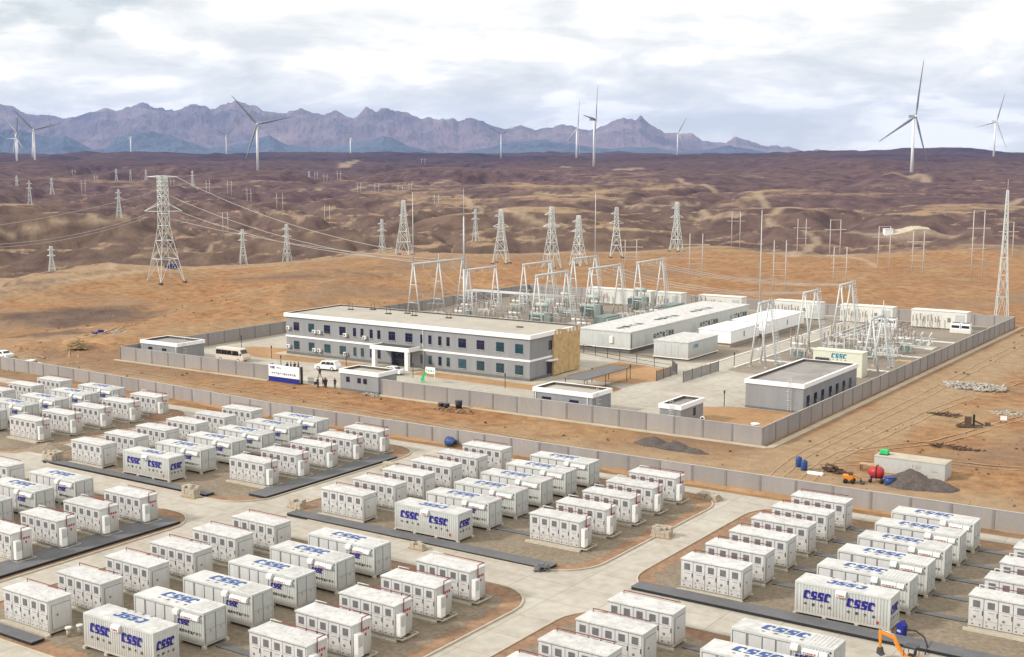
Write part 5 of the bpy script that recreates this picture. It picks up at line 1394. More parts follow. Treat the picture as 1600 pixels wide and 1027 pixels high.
# the large pylon on the left slope
x_, y_ = px_pt(257, 402); z_ = Th(x_, y_)
t = pylon('largest lattice pylon with flat T-shaped top on the orange slope at left', (x_, y_, z_), 33.0, 8.4, 2.3, [(32.6, 3.6, (-1, 1)), (22.0, 4.6, (-1, 1))], 'lattice pylons', 0.20, 11, 0.5, 2.7, ROTV+R(45))
PBIG = (x_, y_, z_)
names = ['tall pylon beyond the office building, above the left gantry', 'pylon behind the left gantries, left of the twin pylons', 'left one of the twin pylons behind the gantries', 'right one of the twin pylons behind the gantries',
         'pylon just right of the tall slender mast', 'pylon standing alone left of the double poles on the orange ridge', 'small pylon left of the tall pylon beyond the office building', 'small pylon above the office building left end',
         'small pylon right of the largest pylon', 'small pylon left of the largest pylon on dark ground', 'tiny pylon between two tall pylons on the far slope', 'tiny pylon left of the largest pylon top', 'tiny pylon at the far left edge of the hills',
         'tiny pylon beside the far left edge, a little higher', 'tiny pylon left of the road on the dark plain', 'tiny pylon right of the largest pylon top', 'faint pylon far left on the dark plain, first of three', 'faint pylon far left on the dark plain, second of three',
         'faint pylon far left on the dark plain, third of three', 'faint pylon below the middle turbine']
for (px, pb, ptp, d_, hw), nm in zip(PYL, names):
    x_, y_ = px_pt(px, d_); z_ = Th(x_, y_); h = (pb-ptp)/FPX*d_
    wb = hw*2/FPX*d_/1.25
    big_ = d_ < 560 and h > 17
    arms = [(h*0.87, h*0.085, (-1, 1) if not big_ else (-1,)), (h*0.68, h*0.10, (-1, 1))] if px != 631 else [(h*0.72, h*0.04, (-1, 1))]
    pylon(nm, (x_, y_, z_), h, wb, 1.1 if big_ else max(0.8, wb*0.18), arms, 'lattice pylons', 0.20 if big_ else (0.15 if d_ < 700 else 0.16+d_*0.00005), 8 if big_ else 6, 0.62, wb*0.36, 0.35+px*0.01, big_, not big_)
# red-white free-standing lattice mast by the right corner of the compound
x_, y_ = -73.0, 315.6
t = thing('lattice_mast', 'tall thin pale lattice mast at the far right corner of the compound', 'mast', (x_, y_, Th(x_, y_)))
legs, brace, A, P, wd = lattice(31.5, 2.9, 0.4, 0.55, 1.2, 0.11, 18, (), rot=0.4)
legs.build('corner_legs', M['steel_far'], t); brace.build('bracing', M['steel_far'], t)
MB().tube((0, 0, 31.4), (0, 0, 34.0), 0.06, 6, 0.03).build('rod', M['steel'], t)

# ---------------------------------------------------------------- double poles
def hframe(lab, x, y, z, h, w_, rungs, bar_top, r):
    t = thing('double_pole', lab, 'power pole', (x, y, z), YAW, 'double poles with cross arms')
    for s_ in (-1, 1): MB().tube((s_*w_/2, 0, -1.5), (s_*w_/2, 0, h), r, 8, r*0.75).build('pole', M['hpole'], t)
    MB().box(-w_/2-w_*0.55, w_/2+w_*0.55, -r*0.8, r*0.8, h*0.74, h*0.74+r*1.3).build('cross_arm', M['hpole'], t)
    if bar_top: MB().box(-w_/2, w_/2, -r*0.5, r*0.5, h-r*1.6, h-r*0.6).build('top_bar', M['hpole'], t)
    if rungs:
        mb = MB()
        for f_ in rungs: mb.box(-w_/2-w_*0.25, w_/2+w_*0.25, -r*0.5, r*0.5, h*f_, h*f_+r*0.7)
        mb.build('rungs', M['hpole'], t)
hn = ['pair of poles far left of centre on a dark hill', 'pair of poles below the dark hill left of centre', 'pair of poles right of the tall pylon top', 'distant pair of poles, first of three above the tall pylon', 'distant pair of poles, second of three above the tall pylon',
      'distant pair of poles, third of three above the tall pylon', 'faint pair of poles on the dark plain, left of centre', 'faint pair of poles on the dark plain, leftmost of the faint group', 'faint pair of poles on the dark plain, right in the faint group', 'faintest pair of poles on the dark plain',
      'pair of poles right of the largest pylon, farthest left', 'pair of poles right of the largest pylon, second', 'pair of poles right of the largest pylon, third', 'pair of poles with top bar just right of the largest pylon',
      'pair of poles left of the largest pylon in the hills', 'double pole behind the third transformer gantry', 'double pole with rungs on the orange slope right of centre', 'double pole with top bar on the orange ridge', 'double pole with three rungs left of the right gantries',
      'double pole beside the bend of the dirt road', 'double pole with top bar above the right gantries', 'double pole with rungs just behind the farthest right gantry', 'double pole left of the white tank building', 'double pole with rungs right of the white tank building',
      'tallest double pole left of the thin lattice mast', 'double pole behind the thin lattice mast'] + ['faint distant double pole on the dark plain at left, %s' % q_ for q_ in ('leftmost', 'second from left', 'third from left', 'fourth, right of the largest pylon', 'fifth, left of a turbine', 'sixth, right of a turbine', 'seventh', 'eighth, before the dark hill', 'tiny, near the horizon')]
for (xa, xb, pb, ptp, d_), nm in zip(HFR, hn):
    x_, y_ = px_pt((xa+xb)/2, d_); h = (pb-ptp)/FPX*d_; w_ = (xb-xa)/FPX*d_
    near = d_ < 600
    hframe(nm, x_, y_, Th(x_, y_), h, w_, ([0.55, 0.42, 0.3] if xa in (977, 1078, 1210, 1304, 1427) else ([0.45] if xa in (1246, 1520) else [])), xa in (349, 1143, 1297, 1373, 1520, 1568), 0.17 if near else 0.12+d_*0.0001)

# ---------------------------------------------------------------- wind turbines
def turbine(lab, px, hubpy, d_, bl, angs, yaw_off, blen):
    x_, y_ = px_pt(px, d_); z_ = Th(x_, y_); hz_ = zpix(hubpy, d_); h = hz_-z_
    s_ = 1.0
    t = thing('wind_turbine', lab, 'wind turbine', (x_, y_, z_), 0, 'white wind turbines')
    MB().tube((0, 0, -3), (0, 0, h-1.5), 2.7, 20, 1.7).build('tower', M['turbine'], t)
    a = YAW+yaw_off      # rotor axis: the hub end points towards the camera side
    ax = Vector((math.sin(a), -math.cos(a), 0)); sd_ = Vector((math.cos(a), math.sin(a), 0))
    def L3(u, v, w2): p = sd_*u+Vector((0, 0, v+h))+ax*w2; return tuple(p)
    nb = MB(); pts = []
    for w2, hw_, hh in ((3.0, 1.5, 1.5), (1.5, 2.0, 2.0), (-8.0, 2.0, 2.1), (-10.0, 1.3, 1.5)):
        pts += [L3(-hw_, -hh, w2), L3(hw_, -hh, w2), L3(hw_, hh, w2), L3(-hw_, hh, w2)]
    fs_ = [(3, 2, 1, 0), (12, 13, 14, 15)]
    for k in range(3):
        for i_ in range(4): fs_.append((4*k+i_, 4*k+(i_+1) % 4, 4*k+4+(i_+1) % 4, 4*k+4+i_))
    nb.add(pts, fs_); nb.build('nacelle', M['blade'], t)
    hb = MB(); ring = []
    for w2, r_ in ((3.0, 1.9), (4.6, 1.9), (6.0, 1.2), (6.6, 0.3)):
        for k in range(10): ring.append(L3(r_*math.cos(2*PI*k/10), r_*math.sin(2*PI*k/10), w2))
    fs_ = [(10*q+k, 10*q+(k+1) % 10, 10*q+10+(k+1) % 10, 10*q+10+k) for q in range(3) for k in range(10)]+[tuple(range(30, 40)), tuple(range(9, -1, -1))]
    hb.add(ring, fs_, True); hub = hb.build('hub', M['turbine'], t)
    for ang in angs:
        a_ = R(ang); dr = (math.sin(a_), math.cos(a_)); pr = (dr[1], -dr[0]); b_ = MB(); V_ = []
        st = [(0.0, 1.1, 1.1), (0.06, 1.2, 1.0), (0.18, 2.3, 0.65), (0.4, 1.7, 0.4), (0.7, 1.1, 0.22), (0.95, 0.6, 0.1), (1.0, 0.15, 0.05)]
        for f_, cw, th in st:
            r_ = f_*blen; off = -0.35*cw
            for (cu, cv) in ((-cw+off*0, 0), (0, th), (cw, 0), (0, -th)):
                V_.append(L3(dr[0]*r_+pr[0]*cu, dr[1]*r_+pr[1]*cu, 4.2+cv+0.03*r_*f_))
        fs_ = [(4*q+k, 4*q+(k+1) % 4, 4*q+4+(k+1) % 4, 4*q+4+k) for q in range(len(st)-1) for k in range(4)]+[(3, 2, 1, 0), (24, 25, 26, 27)]
        b_.add(V_, fs_, True); b_.build('blade', M['blade'] if d_ < 2700 or ang < 90 else M['turbine'], t)
TL = [('nearest wind turbine at right, blade pointing up and one pointing left', (6, 243, 160), R(28), 86),
      ('wind turbine at the far right, its blades up and left', (17, 258, 152), R(25), 73),
      ('tallest turbine of the middle pair, blade straight up', (2, 276, 194), R(62), 68),
      ('turbine left of the middle pair, thinner', (3, 242, 175), R(58), 76),
      ('small turbine right of the middle pair, in front of the last mountain', (32, 270, 155), R(30), 70),
      ('turbine at left centre with a long blade pointing right', (-42, 78, 200), R(22), 72),
      ('turbine at far left with wide V blades', (-42, 76, 185), R(15), 64),
      ('turbine at far left edge with a dark upright blade', (8, 195, 318), R(55), 54),
      ('small turbine between the two at far left', (38, 270, 150), R(10), 44),
      ('small turbine in front of the blue hill, seen edge on', (4, 186, 250), R(78), 42),
      ('small turbine right of the blue hill with V blades', (-62, 50, 180), R(5), 52),
      ('small turbine in the left centre, blade straight up', (3, 200, 120), R(80), 58),
      ('small turbine near the middle with wide V blades', (-62, 55, 180), R(8), 52)]
for (px, pb, hub, d_), (lb_, an, yo, bl_) in zip(TURB, TL): turbine(lb_, px, hub, d_, None, an, yo, bl_)

# ---------------------------------------------------------------- long-distance conductors
def W3(px, py, d_): p = px_pt(px, d_); return (p[0], p[1], zpix(py, d_))
wires('upper wire from the largest pylon going left', [(W3(238, 301, 402), W3(-30, 356, 330), 1.0)], 0.065)
wires('lower wires from the largest pylon going left', [(W3(230, 335, 402), W3(-30, 383, 330), 2.0), (W3(232, 339, 402), W3(-30, 388, 335), 2.0)], 0.065)
wires('bundle of wires from the largest pylon down to the farthest left gantry', [(W3(268, 306, 402), (-195.3, 250, 13.2), 3.0), (W3(285, 332, 402), (-195.3, 256, 13.2), 3.0), (W3(268, 342, 402), (-195.3, 262, 13.2), 2.0), (W3(280, 277, 402), (-195.3, 246.4, 16), 3.0)], 0.065)
wires('wires from the right rear gantries up to the double poles', [((-152.1, 284+4*k, 13.2), W3(1080+8*k, 382, 412), 1.5) for k in range(3)], 0.055)

# ---------------------------------------------------------------- far white tank building and its pad
x_, y_ = hit(1387, 367); 
t = thing('pump_station', 'small white block at the left end of a pale strip on the dark hills', 'building', (x_, y_, Th(x_, y_)), YAW)
MB().box(-2.2, 2.2, -2, 2, -1, 2.4).build('wall', M['brightwhite'], t); MB().box(-2.4, 2.4, -2.2, 2.2, 2.4, 2.6).build('roof', M['trim'], t)

xa_, ya_ = hit(1392, 370); sg_ = MB(); L_ = 21.0; n_ = 14
for k in range(n_):
    u0, u1 = L_*k/n_, L_*(k+1)/n_
    P0 = (xa_+VR[0]*u0, ya_+VR[1]*u0); P1 = (xa_+VR[0]*u1, ya_+VR[1]*u1)
    q = [(P0[0], P0[1], Th(*P0)+0.5), (P1[0], P1[1], Th(*P1)+0.5), (P1[0]+VF[0]*4, P1[1]+VF[1]*4, Th(P1[0]+VF[0]*4, P1[1]+VF[1]*4)+0.6), (P0[0]+VF[0]*4, P0[1]+VF[1]*4, Th(P0[0]+VF[0]*4, P0[1]+VF[1]*4)+0.6)]
    q2 = [(a, b_, c_-3) for a, b_, c_ in q]
    sg_.add(q+q2, [(0, 1, 2, 3), (0, 4, 5, 1), (2, 6, 7, 3)]+([(3, 7, 4, 0)] if k == 0 else [])+([(1, 5, 6, 2)] if k == n_-1 else []))
tag(sg_.build('levelled_pad', M['plinth']), kind='structure')
# ---------------------------------------------------------------- vehicles
def car(name, lab, x, y, rz, L_, W_, H_, paint, prof, glassp, wheels, wr=0.34, cat='car', grp=None, roof_in=0.16):
    """prof: side outline (u along, z); upper points lean inwards"""
    t = thing(name, lab, cat, (x, y, 0), rz, grp)
    zb = max(p[1] for p in prof); zw = 0.62*zb
    mb = MB(); n = len(prof)
    def hwid(z_): return W_/2-(max(0, z_-zw)/(zb-zw))*roof_in
    A_ = [(u, -hwid(z_), z_) for u, z_ in prof]; B_ = [(u, hwid(z_), z_) for u, z_ in prof]
    mb.add(A_+B_, [tuple(range(n)), tuple(range(2*n-1, n-1, -1))]+[(i, i+n, (i+1) % n+n, (i+1) % n) for i in range(n)])
    bd = mb.build('body', M[paint], t, bevel=0.03)
    for poly in glassp:
        for s_ in (-1, 1):
            g_ = MB(); m_ = len(poly)
            P_ = [(u, s_*(hwid(z_)+0.012), z_) for u, z_ in poly]; Q_ = [(u, s_*(hwid(z_)-0.03), z_) for u, z_ in poly]
            g_.add(P_+Q_, [tuple(range(m_)), tuple(range(2*m_-1, m_-1, -1))]+[(i, i+m_, (i+1) % m_+m_, (i+1) % m_) for i in range(m_)])
            g_.build('side_window', M['glass_car'], t)
    for u in wheels:
        for s_ in (-1, 1):
            wh = MB().lathe([(wr*0.6, -0.11), (wr, -0.1), (wr, 0.1), (wr*0.6, 0.11)], (u, s_*(W_/2-0.10), wr), 16, 'y').build('wheel', M['black'], t)
            MB().lathe([(0.03, -0.125), (wr*0.6, -0.12), (wr*0.6, 0.12), (0.03, 0.125)], (u, s_*(W_/2-0.10), wr), 12, 'y').build('rim', M['steel'], wh)
    return t
def quad(t, name, pts, m, th=0.02):
    n = (Vector(pts[1])-Vector(pts[0])).cross(Vector(pts[3])-Vector(pts[0])).normalized()*th
    a = [tuple(Vector(p)+n*0.6) for p in pts]; b_ = [tuple(Vector(p)-n) for p in pts]
    MB().add(a+b_, [(0, 1, 2, 3), (7, 6, 5, 4), (0, 4, 5, 1), (1, 5, 6, 2), (2, 6, 7, 3), (3, 7, 4, 0)]).build(name, M[m], t)
suvp = [(-2.4, 0.35), (2.4, 0.35), (2.45, 0.95), (2.3, 1.15), (1.95, 1.75), (1.7, 1.84), (-0.6, 1.84), (-0.85, 1.78), (-1.35, 1.2), (-2.3, 1.05), (-2.42, 0.75)]
suvw = [[(-0.98, 1.2), (-0.66, 1.68), (0.1, 1.7), (0.1, 1.2)], [(0.2, 1.2), (0.2, 1.7), (1.05, 1.7), (1.05, 1.2)], [(1.15, 1.22), (1.15, 1.68), (1.7, 1.66), (1.95, 1.25)]]
t = car('suv', 'white off-road car parked in front of the portico among people', -160.7, 176.9, R(8), 4.8, 1.9, 1.84, 'carwhite', suvp, suvw, (-1.5, 1.5), 0.40)
quad(t, 'windscreen', [(-1.30, -0.78, 1.24), (-0.90, -0.74, 1.76), (-0.90, 0.74, 1.76), (-1.30, 0.78, 1.24)], 'glass_car')
quad(t, 'rear_window', [(2.22, 0.75, 1.22), (1.98, 0.72, 1.68), (1.98, -0.72, 1.68), (2.22, -0.75, 1.22)], 'glass_car')
for s_ in (-1, 1):
    MB().box(-2.44, -2.36, s_*0.75-0.18, s_*0.75+0.18, 0.78, 0.95).build('headlight', M['panel_grey'], t)
    MB().tube((-0.7, s_*0.68, 1.9), (1.6, s_*0.68, 1.9), 0.025, 5).build('roof_rail', M['dark'], t)
sedp = [(-2.3, 0.3), (2.3, 0.3), (2.35, 0.8), (2.2, 0.98), (1.5, 1.02), (0.9, 1.42), (0.5, 1.47), (-0.4, 1.47), (-0.7, 1.42), (-1.3, 0.98), (-2.2, 0.85), (-2.34, 0.6)]
sedw = [[(-1.05, 1.0), (-0.6, 1.36), (0.1, 1.39), (0.1, 1.0)], [(0.2, 1.0), (0.2, 1.39), (0.75, 1.36), (1.2, 1.02)]]
def sedan(lab, x, y, rz, paint='carwhite'):
    t = car('parked_car', lab, x, y, rz, 4.7, 1.8, 1.47, paint, sedp, sedw, (-1.4, 1.4), 0.33, grp='white saloon cars')
    quad(t, 'windscreen', [(-1.28, -0.72, 1.0), (-0.78, -0.68, 1.4), (-0.78, 0.68, 1.4), (-1.28, 0.72, 1.0)], 'glass_car')
    quad(t, 'rear_window', [(1.48, 0.7, 1.06), (0.98, 0.68, 1.4), (0.98, -0.68, 1.4), (1.48, -0.7, 1.06)], 'glass_car')
    return t
sedan('white car half hidden behind the gatehouse, beside the portico column', -148.0, 180.2, R(4))
sedan('white car outside the long wall at the left edge, farther right', -211.6, 149.4, R(2))
sedan('white car outside the long wall, cut by the left edge', -221.4, 150.2, R(2))
busp = [(-3.6, 0.4), (3.5, 0.4), (3.75, 0.7), (3.7, 1.15), (3.35, 1.4), (2.75, 2.45), (2.4, 2.6), (-3.4, 2.62), (-3.6, 2.4)]
busw = [[(-3.45, 1.35), (-3.45, 2.2), (-2.0, 2.2), (-2.0, 1.35)], [(-1.92, 1.35), (-1.92, 2.2), (-0.6, 2.2), (-0.6, 1.35)], [(-0.52, 1.35), (-0.52, 2.2), (0.7, 2.2), (0.7, 1.35)], [(0.82, 1.3), (0.82, 2.2), (2.3, 2.2), (2.75, 1.35)]]
t = car('minibus', 'cream minibus with a band of dark windows parked behind the left wall', -183.3, 174.6, R(2), 7.2, 2.1, 2.6, 'vanbeige', busp, busw, (-2.3, 2.4), 0.38, 'minibus')
quad(t, 'windscreen', [(3.30, -0.85, 1.45), (3.30, 0.85, 1.45), (2.80, 0.8, 2.38), (2.80, -0.8, 2.38)], 'glass_car')
for s_ in (-1, 1): MB().box(2.9, 3.15, s_*1.08-0.06, s_*1.08+0.06, 1.4, 1.8).build('mirror', M['black'], t)
# blue pickup by the largest pylon
x_, y_ = px_pt(267, 424); z_ = Th(x_, y_)
t = car('pickup', 'dark blue vehicle parked under the largest pylon', x_, y_, YAW, 4.8, 1.9, 1.7, 'cobalt', suvp, suvw, (-1.5, 1.5), 0.40, 'pickup'); t.location.z = z_; t.scale = (0.9, 0.9, 0.9)

# ---------------------------------------------------------------- notice board, green sign
t = thing('notice_board', 'white and blue notice board on a black frame left of the gate', 'notice board', (-161.6, 162.4, 0))
MB().box(0.0, 7.3, 0.0, 0.12, 0.95, 3.05).build('white_panel', M['brightwhite'], t)
MB().box(0.0, 7.3, 0.0, 0.12, 0.1, 0.94).build('blue_panel', M['cobalt'], t)
fr = MB()
for a in (0.1, 3.6, 7.15):
    fr.box(a, a+0.1, 0.13, 0.22, 0, 3.05); fr.box(a, a+0.1, 0.95, 1.05, 0, 3.0); fr.bar((a+0.05, 0.2, 3.0), (a+0.05, 1.0, 3.0), 0.09)
fr.box(7.15, 7.25, 0.13, 1.05, 0.05, 0.12).box(7.22, 7.28, 0.4, 0.8, 0.1, 3.0)
fr.build('frame', M['black'], t)
mb = MB(); logo(mb, 0.35, 2.35, 0.42, 1.3, FRONT(0.0), 0.02); mb.build('logo_letters', M['logo'], t)
mb = MB(); spaced(mb, '中国船舶', 1.9, 2.42, 0.26, 0.28, FRONT(0.0)); spaced(mb, '中船风电储能电站示范项目', 0.7, 1.35, 0.42, 0.49, FRONT(0.0)); mb.build('caption', M['ink'], t)
t = thing('green_sign', 'bright green sign and pointing figure beside the verge before the office building', 'sign', (-138.2, 176.3, 0))
mb = MB(); pp = [(0, 0), (0.16, 0), (0.4, 0.8), (0.55, 0), (0.75, 0), (0.68, 1.15), (1.35, 2.0), (1.2, 2.15), (0.55, 1.6), (0.35, 1.5), (0.1, 1.0), (-0.2, 0.5), (-0.1, 0.35), (0.15, 0.7)]
mb.prism([(a*0.9, b_*0.9) for a, b_ in pp], -0.05, 0.05, lambda u, v, w2: (u, w2, v)); mb.lathe([(0.02, -0.05), (0.16, -0.05), (0.16, 0.05), (0.02, 0.05)], (0.55, 0, 1.7), 10, 'y'); mb.build('figure', M['green'], t)
MB().tube((1.0, 0.1, 0), (1.0, 0.1, 2.6), 0.04, 6).tube((2.9, 0.1, 0), (2.9, 0.1, 2.6), 0.04, 6).build('post', M['brightwhite'], t)
MB().box(0.9, 3.0, 0.05, 0.1, 1.75, 2.9).build('board', M['brightwhite'], t)
mb = MB(); spaced(mb, '紧急集合', 1.0, 2.05, 0.42, 0.49, FRONT(0.045)); mb.build('caption', M['green'], t)

# ---------------------------------------------------------------- people
def skin_mesh(name, verts, edges, radii, m, parent, sub=1):
    me_ = bpy.data.meshes.new(name); me_.from_pydata(verts, edges, []); me_.update()
    o = bpy.data.objects.new(name, me_); COL.objects.link(o)
    md = o.modifiers.new('s', 'SKIN'); md.use_smooth_shade = True
    for k, sv_ in enumerate(me_.skin_vertices[0].data):
        r_ = radii[k]; sv_.radius = r_ if isinstance(r_, tuple) else (r_, r_); sv_.use_root = (k == 0)
    sb_ = o.modifiers.new('u', 'SUBSURF'); sb_.levels = sub; sb_.render_levels = sub
    dg = bpy.context.evaluated_depsgraph_get()
    m2 = bpy.data.meshes.new_from_object(o.evaluated_get(dg)); bpy.data.objects.remove(o)
    m2.materials.clear(); m2.materials.append(m)
    o = bpy.data.objects.new(name, m2); link(o, parent); return o
def person(lab, x, y, rz, jacket='cloth_dark', trousers='cloth_dark', h=1.72, arm=0, stride=0.0, grp='people by the gate'):
    t = thing('person', lab, 'person', (x, y, 0.02), rz, grp)
    s_ = h/1.72
    sp = stride
    J = {'pel': (0, 0, .93), 'wst': (0, 0, 1.08), 'chs': (0, -.01, 1.30), 'nck': (0, 0, 1.46), 'hd0': (0, -.01, 1.56), 'hd1': (0, -.015, 1.66),
         'shL': (-.18, 0, 1.40), 'shR': (.18, 0, 1.40), 'elL': (-.24, .02, 1.13), 'elR': (.24, .02, 1.13), 'haL': (-.23, -.08, .90), 'haR': (.23, -.08, .90),
         'hiL': (-.10, 0, .88), 'hiR': (.10, 0, .88), 'knL': (-.11, -.02-sp*.5, .50), 'knR': (.11, -.02+sp*.5, .50), 'anL': (-.12, -sp, .09), 'anR': (.12, sp, .09), 'toL': (-.13, -.15-sp, .04), 'toR': (.13, -.15+sp, .04)}
    if arm == 1: J['elR'] = (.26, -.14, 1.16); J['haR'] = (.12, -.34, 1.25)
    if arm == 2: J['elL'] = (-.25, .10, 1.15); J['haL'] = (-.08, .14, 1.0); J['elR'] = (.25, .10, 1.15); J['haR'] = (.08, .14, 1.0)
    keys = list(J); vs_ = [tuple(c*s_ for c in J[k]) for k in keys]; ix = {k: i for i, k in enumerate(keys)}
    E_ = [('pel','wst'),('wst','chs'),('chs','nck'),('nck','hd0'),('hd0','hd1'),('chs','shL'),('chs','shR'),('shL','elL'),('elL','haL'),('shR','elR'),('elR','haR'),('pel','hiL'),('pel','hiR'),('hiL','knL'),('knL','anL'),('anL','toL'),('hiR','knR'),('knR','anR'),('anR','toR')]
    rd = {'pel': (.13, .10), 'wst': (.12, .09), 'chs': (.15, .10), 'nck': .055, 'hd0': .085, 'hd1': .085, 'shL': .07, 'shR': .07, 'elL': .045, 'elR': .045, 'haL': .035, 'haR': .035, 'hiL': .09, 'hiR': .09, 'knL': .06, 'knR': .06, 'anL': .04, 'anR': .04, 'toL': .035, 'toR': .035}
    skin_mesh('body', vs_, [(ix[a], ix[b_]) for a, b_ in E_], [rd[k] for k in keys], M['skin'], t)
    def sub_(nm, ks, es, add, m):
        ii = {k: i for i, k in enumerate(ks)}
        skin_mesh(nm, [tuple(c*s_ for c in J[k]) for k in ks], [(ii[a], ii[b_]) for a, b_ in es], [tuple(r_+add for r_ in rd[k]) if isinstance(rd[k], tuple) else rd[k]+add for k in ks], M[m], t)
    J['wrL'] = tuple(J['elL'][k]*.12+J['haL'][k]*.88 for k in range(3)); J['wrR'] = tuple(J['elR'][k]*.12+J['haR'][k]*.88 for k in range(3)); rd['wrL'] = rd['wrR'] = .042
    sub_('jacket', ['chs', 'wst', 'pel', 'shL', 'elL', 'wrL', 'shR', 'elR', 'wrR'], [('chs','wst'),('wst','pel'),('chs','shL'),('shL','elL'),('elL','wrL'),('chs','shR'),('shR','elR'),('elR','wrR')], .03, jacket)
    sub_('trousers', ['pel', 'hiL', 'knL', 'anL', 'hiR', 'knR', 'anR'], [('pel','hiL'),('hiL','knL'),('knL','anL'),('pel','hiR'),('hiR','knR'),('knR','anR')], .025, trousers)
    MB().lathe([(0.02, -.10), (.10, -.06), (.108, 0.0), (.09, .07), (.03, .105)], (0, .01*s_, 1.655*s_), 10).build('hair', M['hair'], t)
    MB().box(-.03, .03, -.125, -.10, 1.58*s_, 1.62*s_).build('face', M['skin'], t)
    for s2 in ('L', 'R'):
        a = J['to'+s2]; b_ = J['an'+s2]
        MB().tube((b_[0]*s_, b_[1]*s_+.05, .05), (a[0]*s_, a[1]*s_, .045), .055, 8, .045).build('shoe', M['black'], t)
    return t
person('person in dark jacket, leftmost of the group behind the notice board', -166.2, 171.9, R(200), 'cloth_dark', 'cloth_dark', 1.6, 2)
person('person in dark coat, second in the group behind the notice board', -165.5, 172.1, R(120), 'cloth_navy', 'cloth_dark', 1.74, 0, .05)
person('person in black jacket with hands together, third in the group behind the notice board', -164.9, 172.5, R(30), 'cloth_dark', 'cloth_navy', 1.7, 1)
person('person in black suit, rightmost of the group behind the notice board', -164.2, 172.7, R(-60), 'cloth_dark', 'cloth_dark', 1.76, 0)
person('person in black walking alone between the parked car and the gate', -156.6, 170.2, R(180), 'cloth_dark', 'cloth_dark', 1.78, 0, .18)
person('person in navy jacket, leftmost of the four standing in the gateway', -149.9, 162.4, R(170), 'cloth_navy', 'cloth_navy', 1.74, 2)
person('person in plum coat and pale trousers standing in the gateway', -149.3, 163.0, R(140), 'cloth_plum', 'cloth_pale', 1.66, 1)
person('person in dark plum jacket standing in the gateway', -148.9, 163.1, R(-150), 'cloth_plum', 'cloth_dark', 1.70, 0)
person('person in black jacket, rightmost of the four standing in the gateway', -148.5, 162.9, R(-120), 'cloth_dark', 'cloth_dark', 1.76, 2)
person('person in black standing apart beside the gatehouse', -147.0, 163.5, R(-160), 'cloth_dark', 'cloth_dark', 1.74, 1)

# ---------------------------------------------------------------- lamp posts and fences
for x_, y_, l_ in [(-194.2, 187.5, 'at the left corner of the office building'), (-179.0, 180.8, 'on the verge left of the notice board people'), (-168.7, 172.8, 'behind the notice board'), (-161.0, 182.4, 'behind the white off-road car'), (-142.6, 179.5, 'right of the portico'), (-122.7, 179.8, 'at the right corner of the office building'), (-113.2, 193.0, 'under the grey walkway canopy'), (-109.5, 200.2, 'on the orange bed right of the canopy'), (-84.8, 186.3, 'on the verge left of the seven-door building'), (-99.9, 223.6, 'by the gravel left of the road gantry')]:
    t = thing('garden_lamp', 'short black lamp post %s' % l_, 'lamp post', (x_, y_, 0), 0, 'short black lamp posts')
    MB().tube((0, 0, 0), (0, 0, 2.1), 0.06, 8).build('post', M['black'], t)
    MB().tube((0, 0, 2.1), (0, 0, 2.5), 0.13, 8).build('lantern', M['dark'], t); MB().tube((0, 0, 2.5), (0, 0, 2.56), 0.17, 8).build('cap', M['black'], t)
def fence(lab, pts, step, h, col, grp, panel=False):
    t = thing('railing', lab, 'fence', (pts[0][0], pts[0][1], 0), 0, grp); ox, oy = pts[0]
    rail = MB(); pn = MB()
    for (ax, ay), (bx, by) in zip(pts[:-1], pts[1:]):
        ln = math.hypot(bx-ax, by-ay); n = max(1, round(ln/step))
        for z_ in ((h, h*0.5, 0.15) if not panel else (h, 0.12)): rail.tube((ax-ox, ay-oy, z_), (bx-ox, by-oy, z_), 0.035, 4)
        m_ = int(ln/0.14)
        if panel:
            for k in range(m_): f_ = k/m_; pn.tube((ax-ox+(bx-ax)*f_, ay-oy+(by-ay)*f_, 0.12), (ax-ox+(bx-ax)*f_, ay-oy+(by-ay)*f_, h), 0.028, 4, caps=False)
        for k in range(n+1):
            f_ = k/n; MB().tube((ax-ox+(bx-ax)*f_, ay-oy+(by-ay)*f_, 0), (ax-ox+(bx-ax)*f_, ay-oy+(by-ay)*f_, h+0.2), 0.06, 4).build('post', M[col], t)
    rail.build('rail', M[col], t)
    if panel: pn.build('pickets', M['facade_dark'], t)
fence('black rail fence between the office building and the very long cabin', [(-135, 222.2), (-121, 216.9), (-107.6, 213.0)], 4.2, 1.8, 'black', 'fences inside the compound')
fence('dark picket fence at the right end of the orange bed', [(-107.6, 213.0), (-104.6, 209.0), (-104.4, 200.5)], 3.0, 1.8, 'dark', 'fences inside the compound', True)
fence('dark picket gate leaf standing beside the road in the middle of the apron', [(-99.8, 201.8), (-99.6, 216.0)], 3.4, 1.9, 'dark', 'fences inside the compound', True)
t = thing('walkway_canopy', 'long flat grey canopy over a walkway right of the office building', 'canopy', (-112.6, 182.5, 0))
MB().box(0, 4.2, 0, 15.5, 2.35, 2.5).build('roof_sheet', M['facade_dark'], t)
for a in (0.2, 3.9):
    for b_ in (0.3, 7.5, 15.0): MB().tube((a, b_, 0), (a, b_, 2.35), 0.06, 6).build('post', M['black'], t)
t = thing('sliding_gate', 'low black folding gate drawn back beside the notice board', 'gate', (-154.0, 164.3, 0))
mb = MB()
for k in range(6): mb.bar((k*0.25, 0, 0.1), (k*0.25+0.25, 0, 1.2), 0.05); mb.bar((k*0.25+0.25, 0, 0.1), (k*0.25, 0, 1.2), 0.05)
mb.build('lattice', M['dark'], t); MB().box(1.6, 2.0, -0.2, 0.2, 0, 0.5).build('motor_box', M['black'], t)

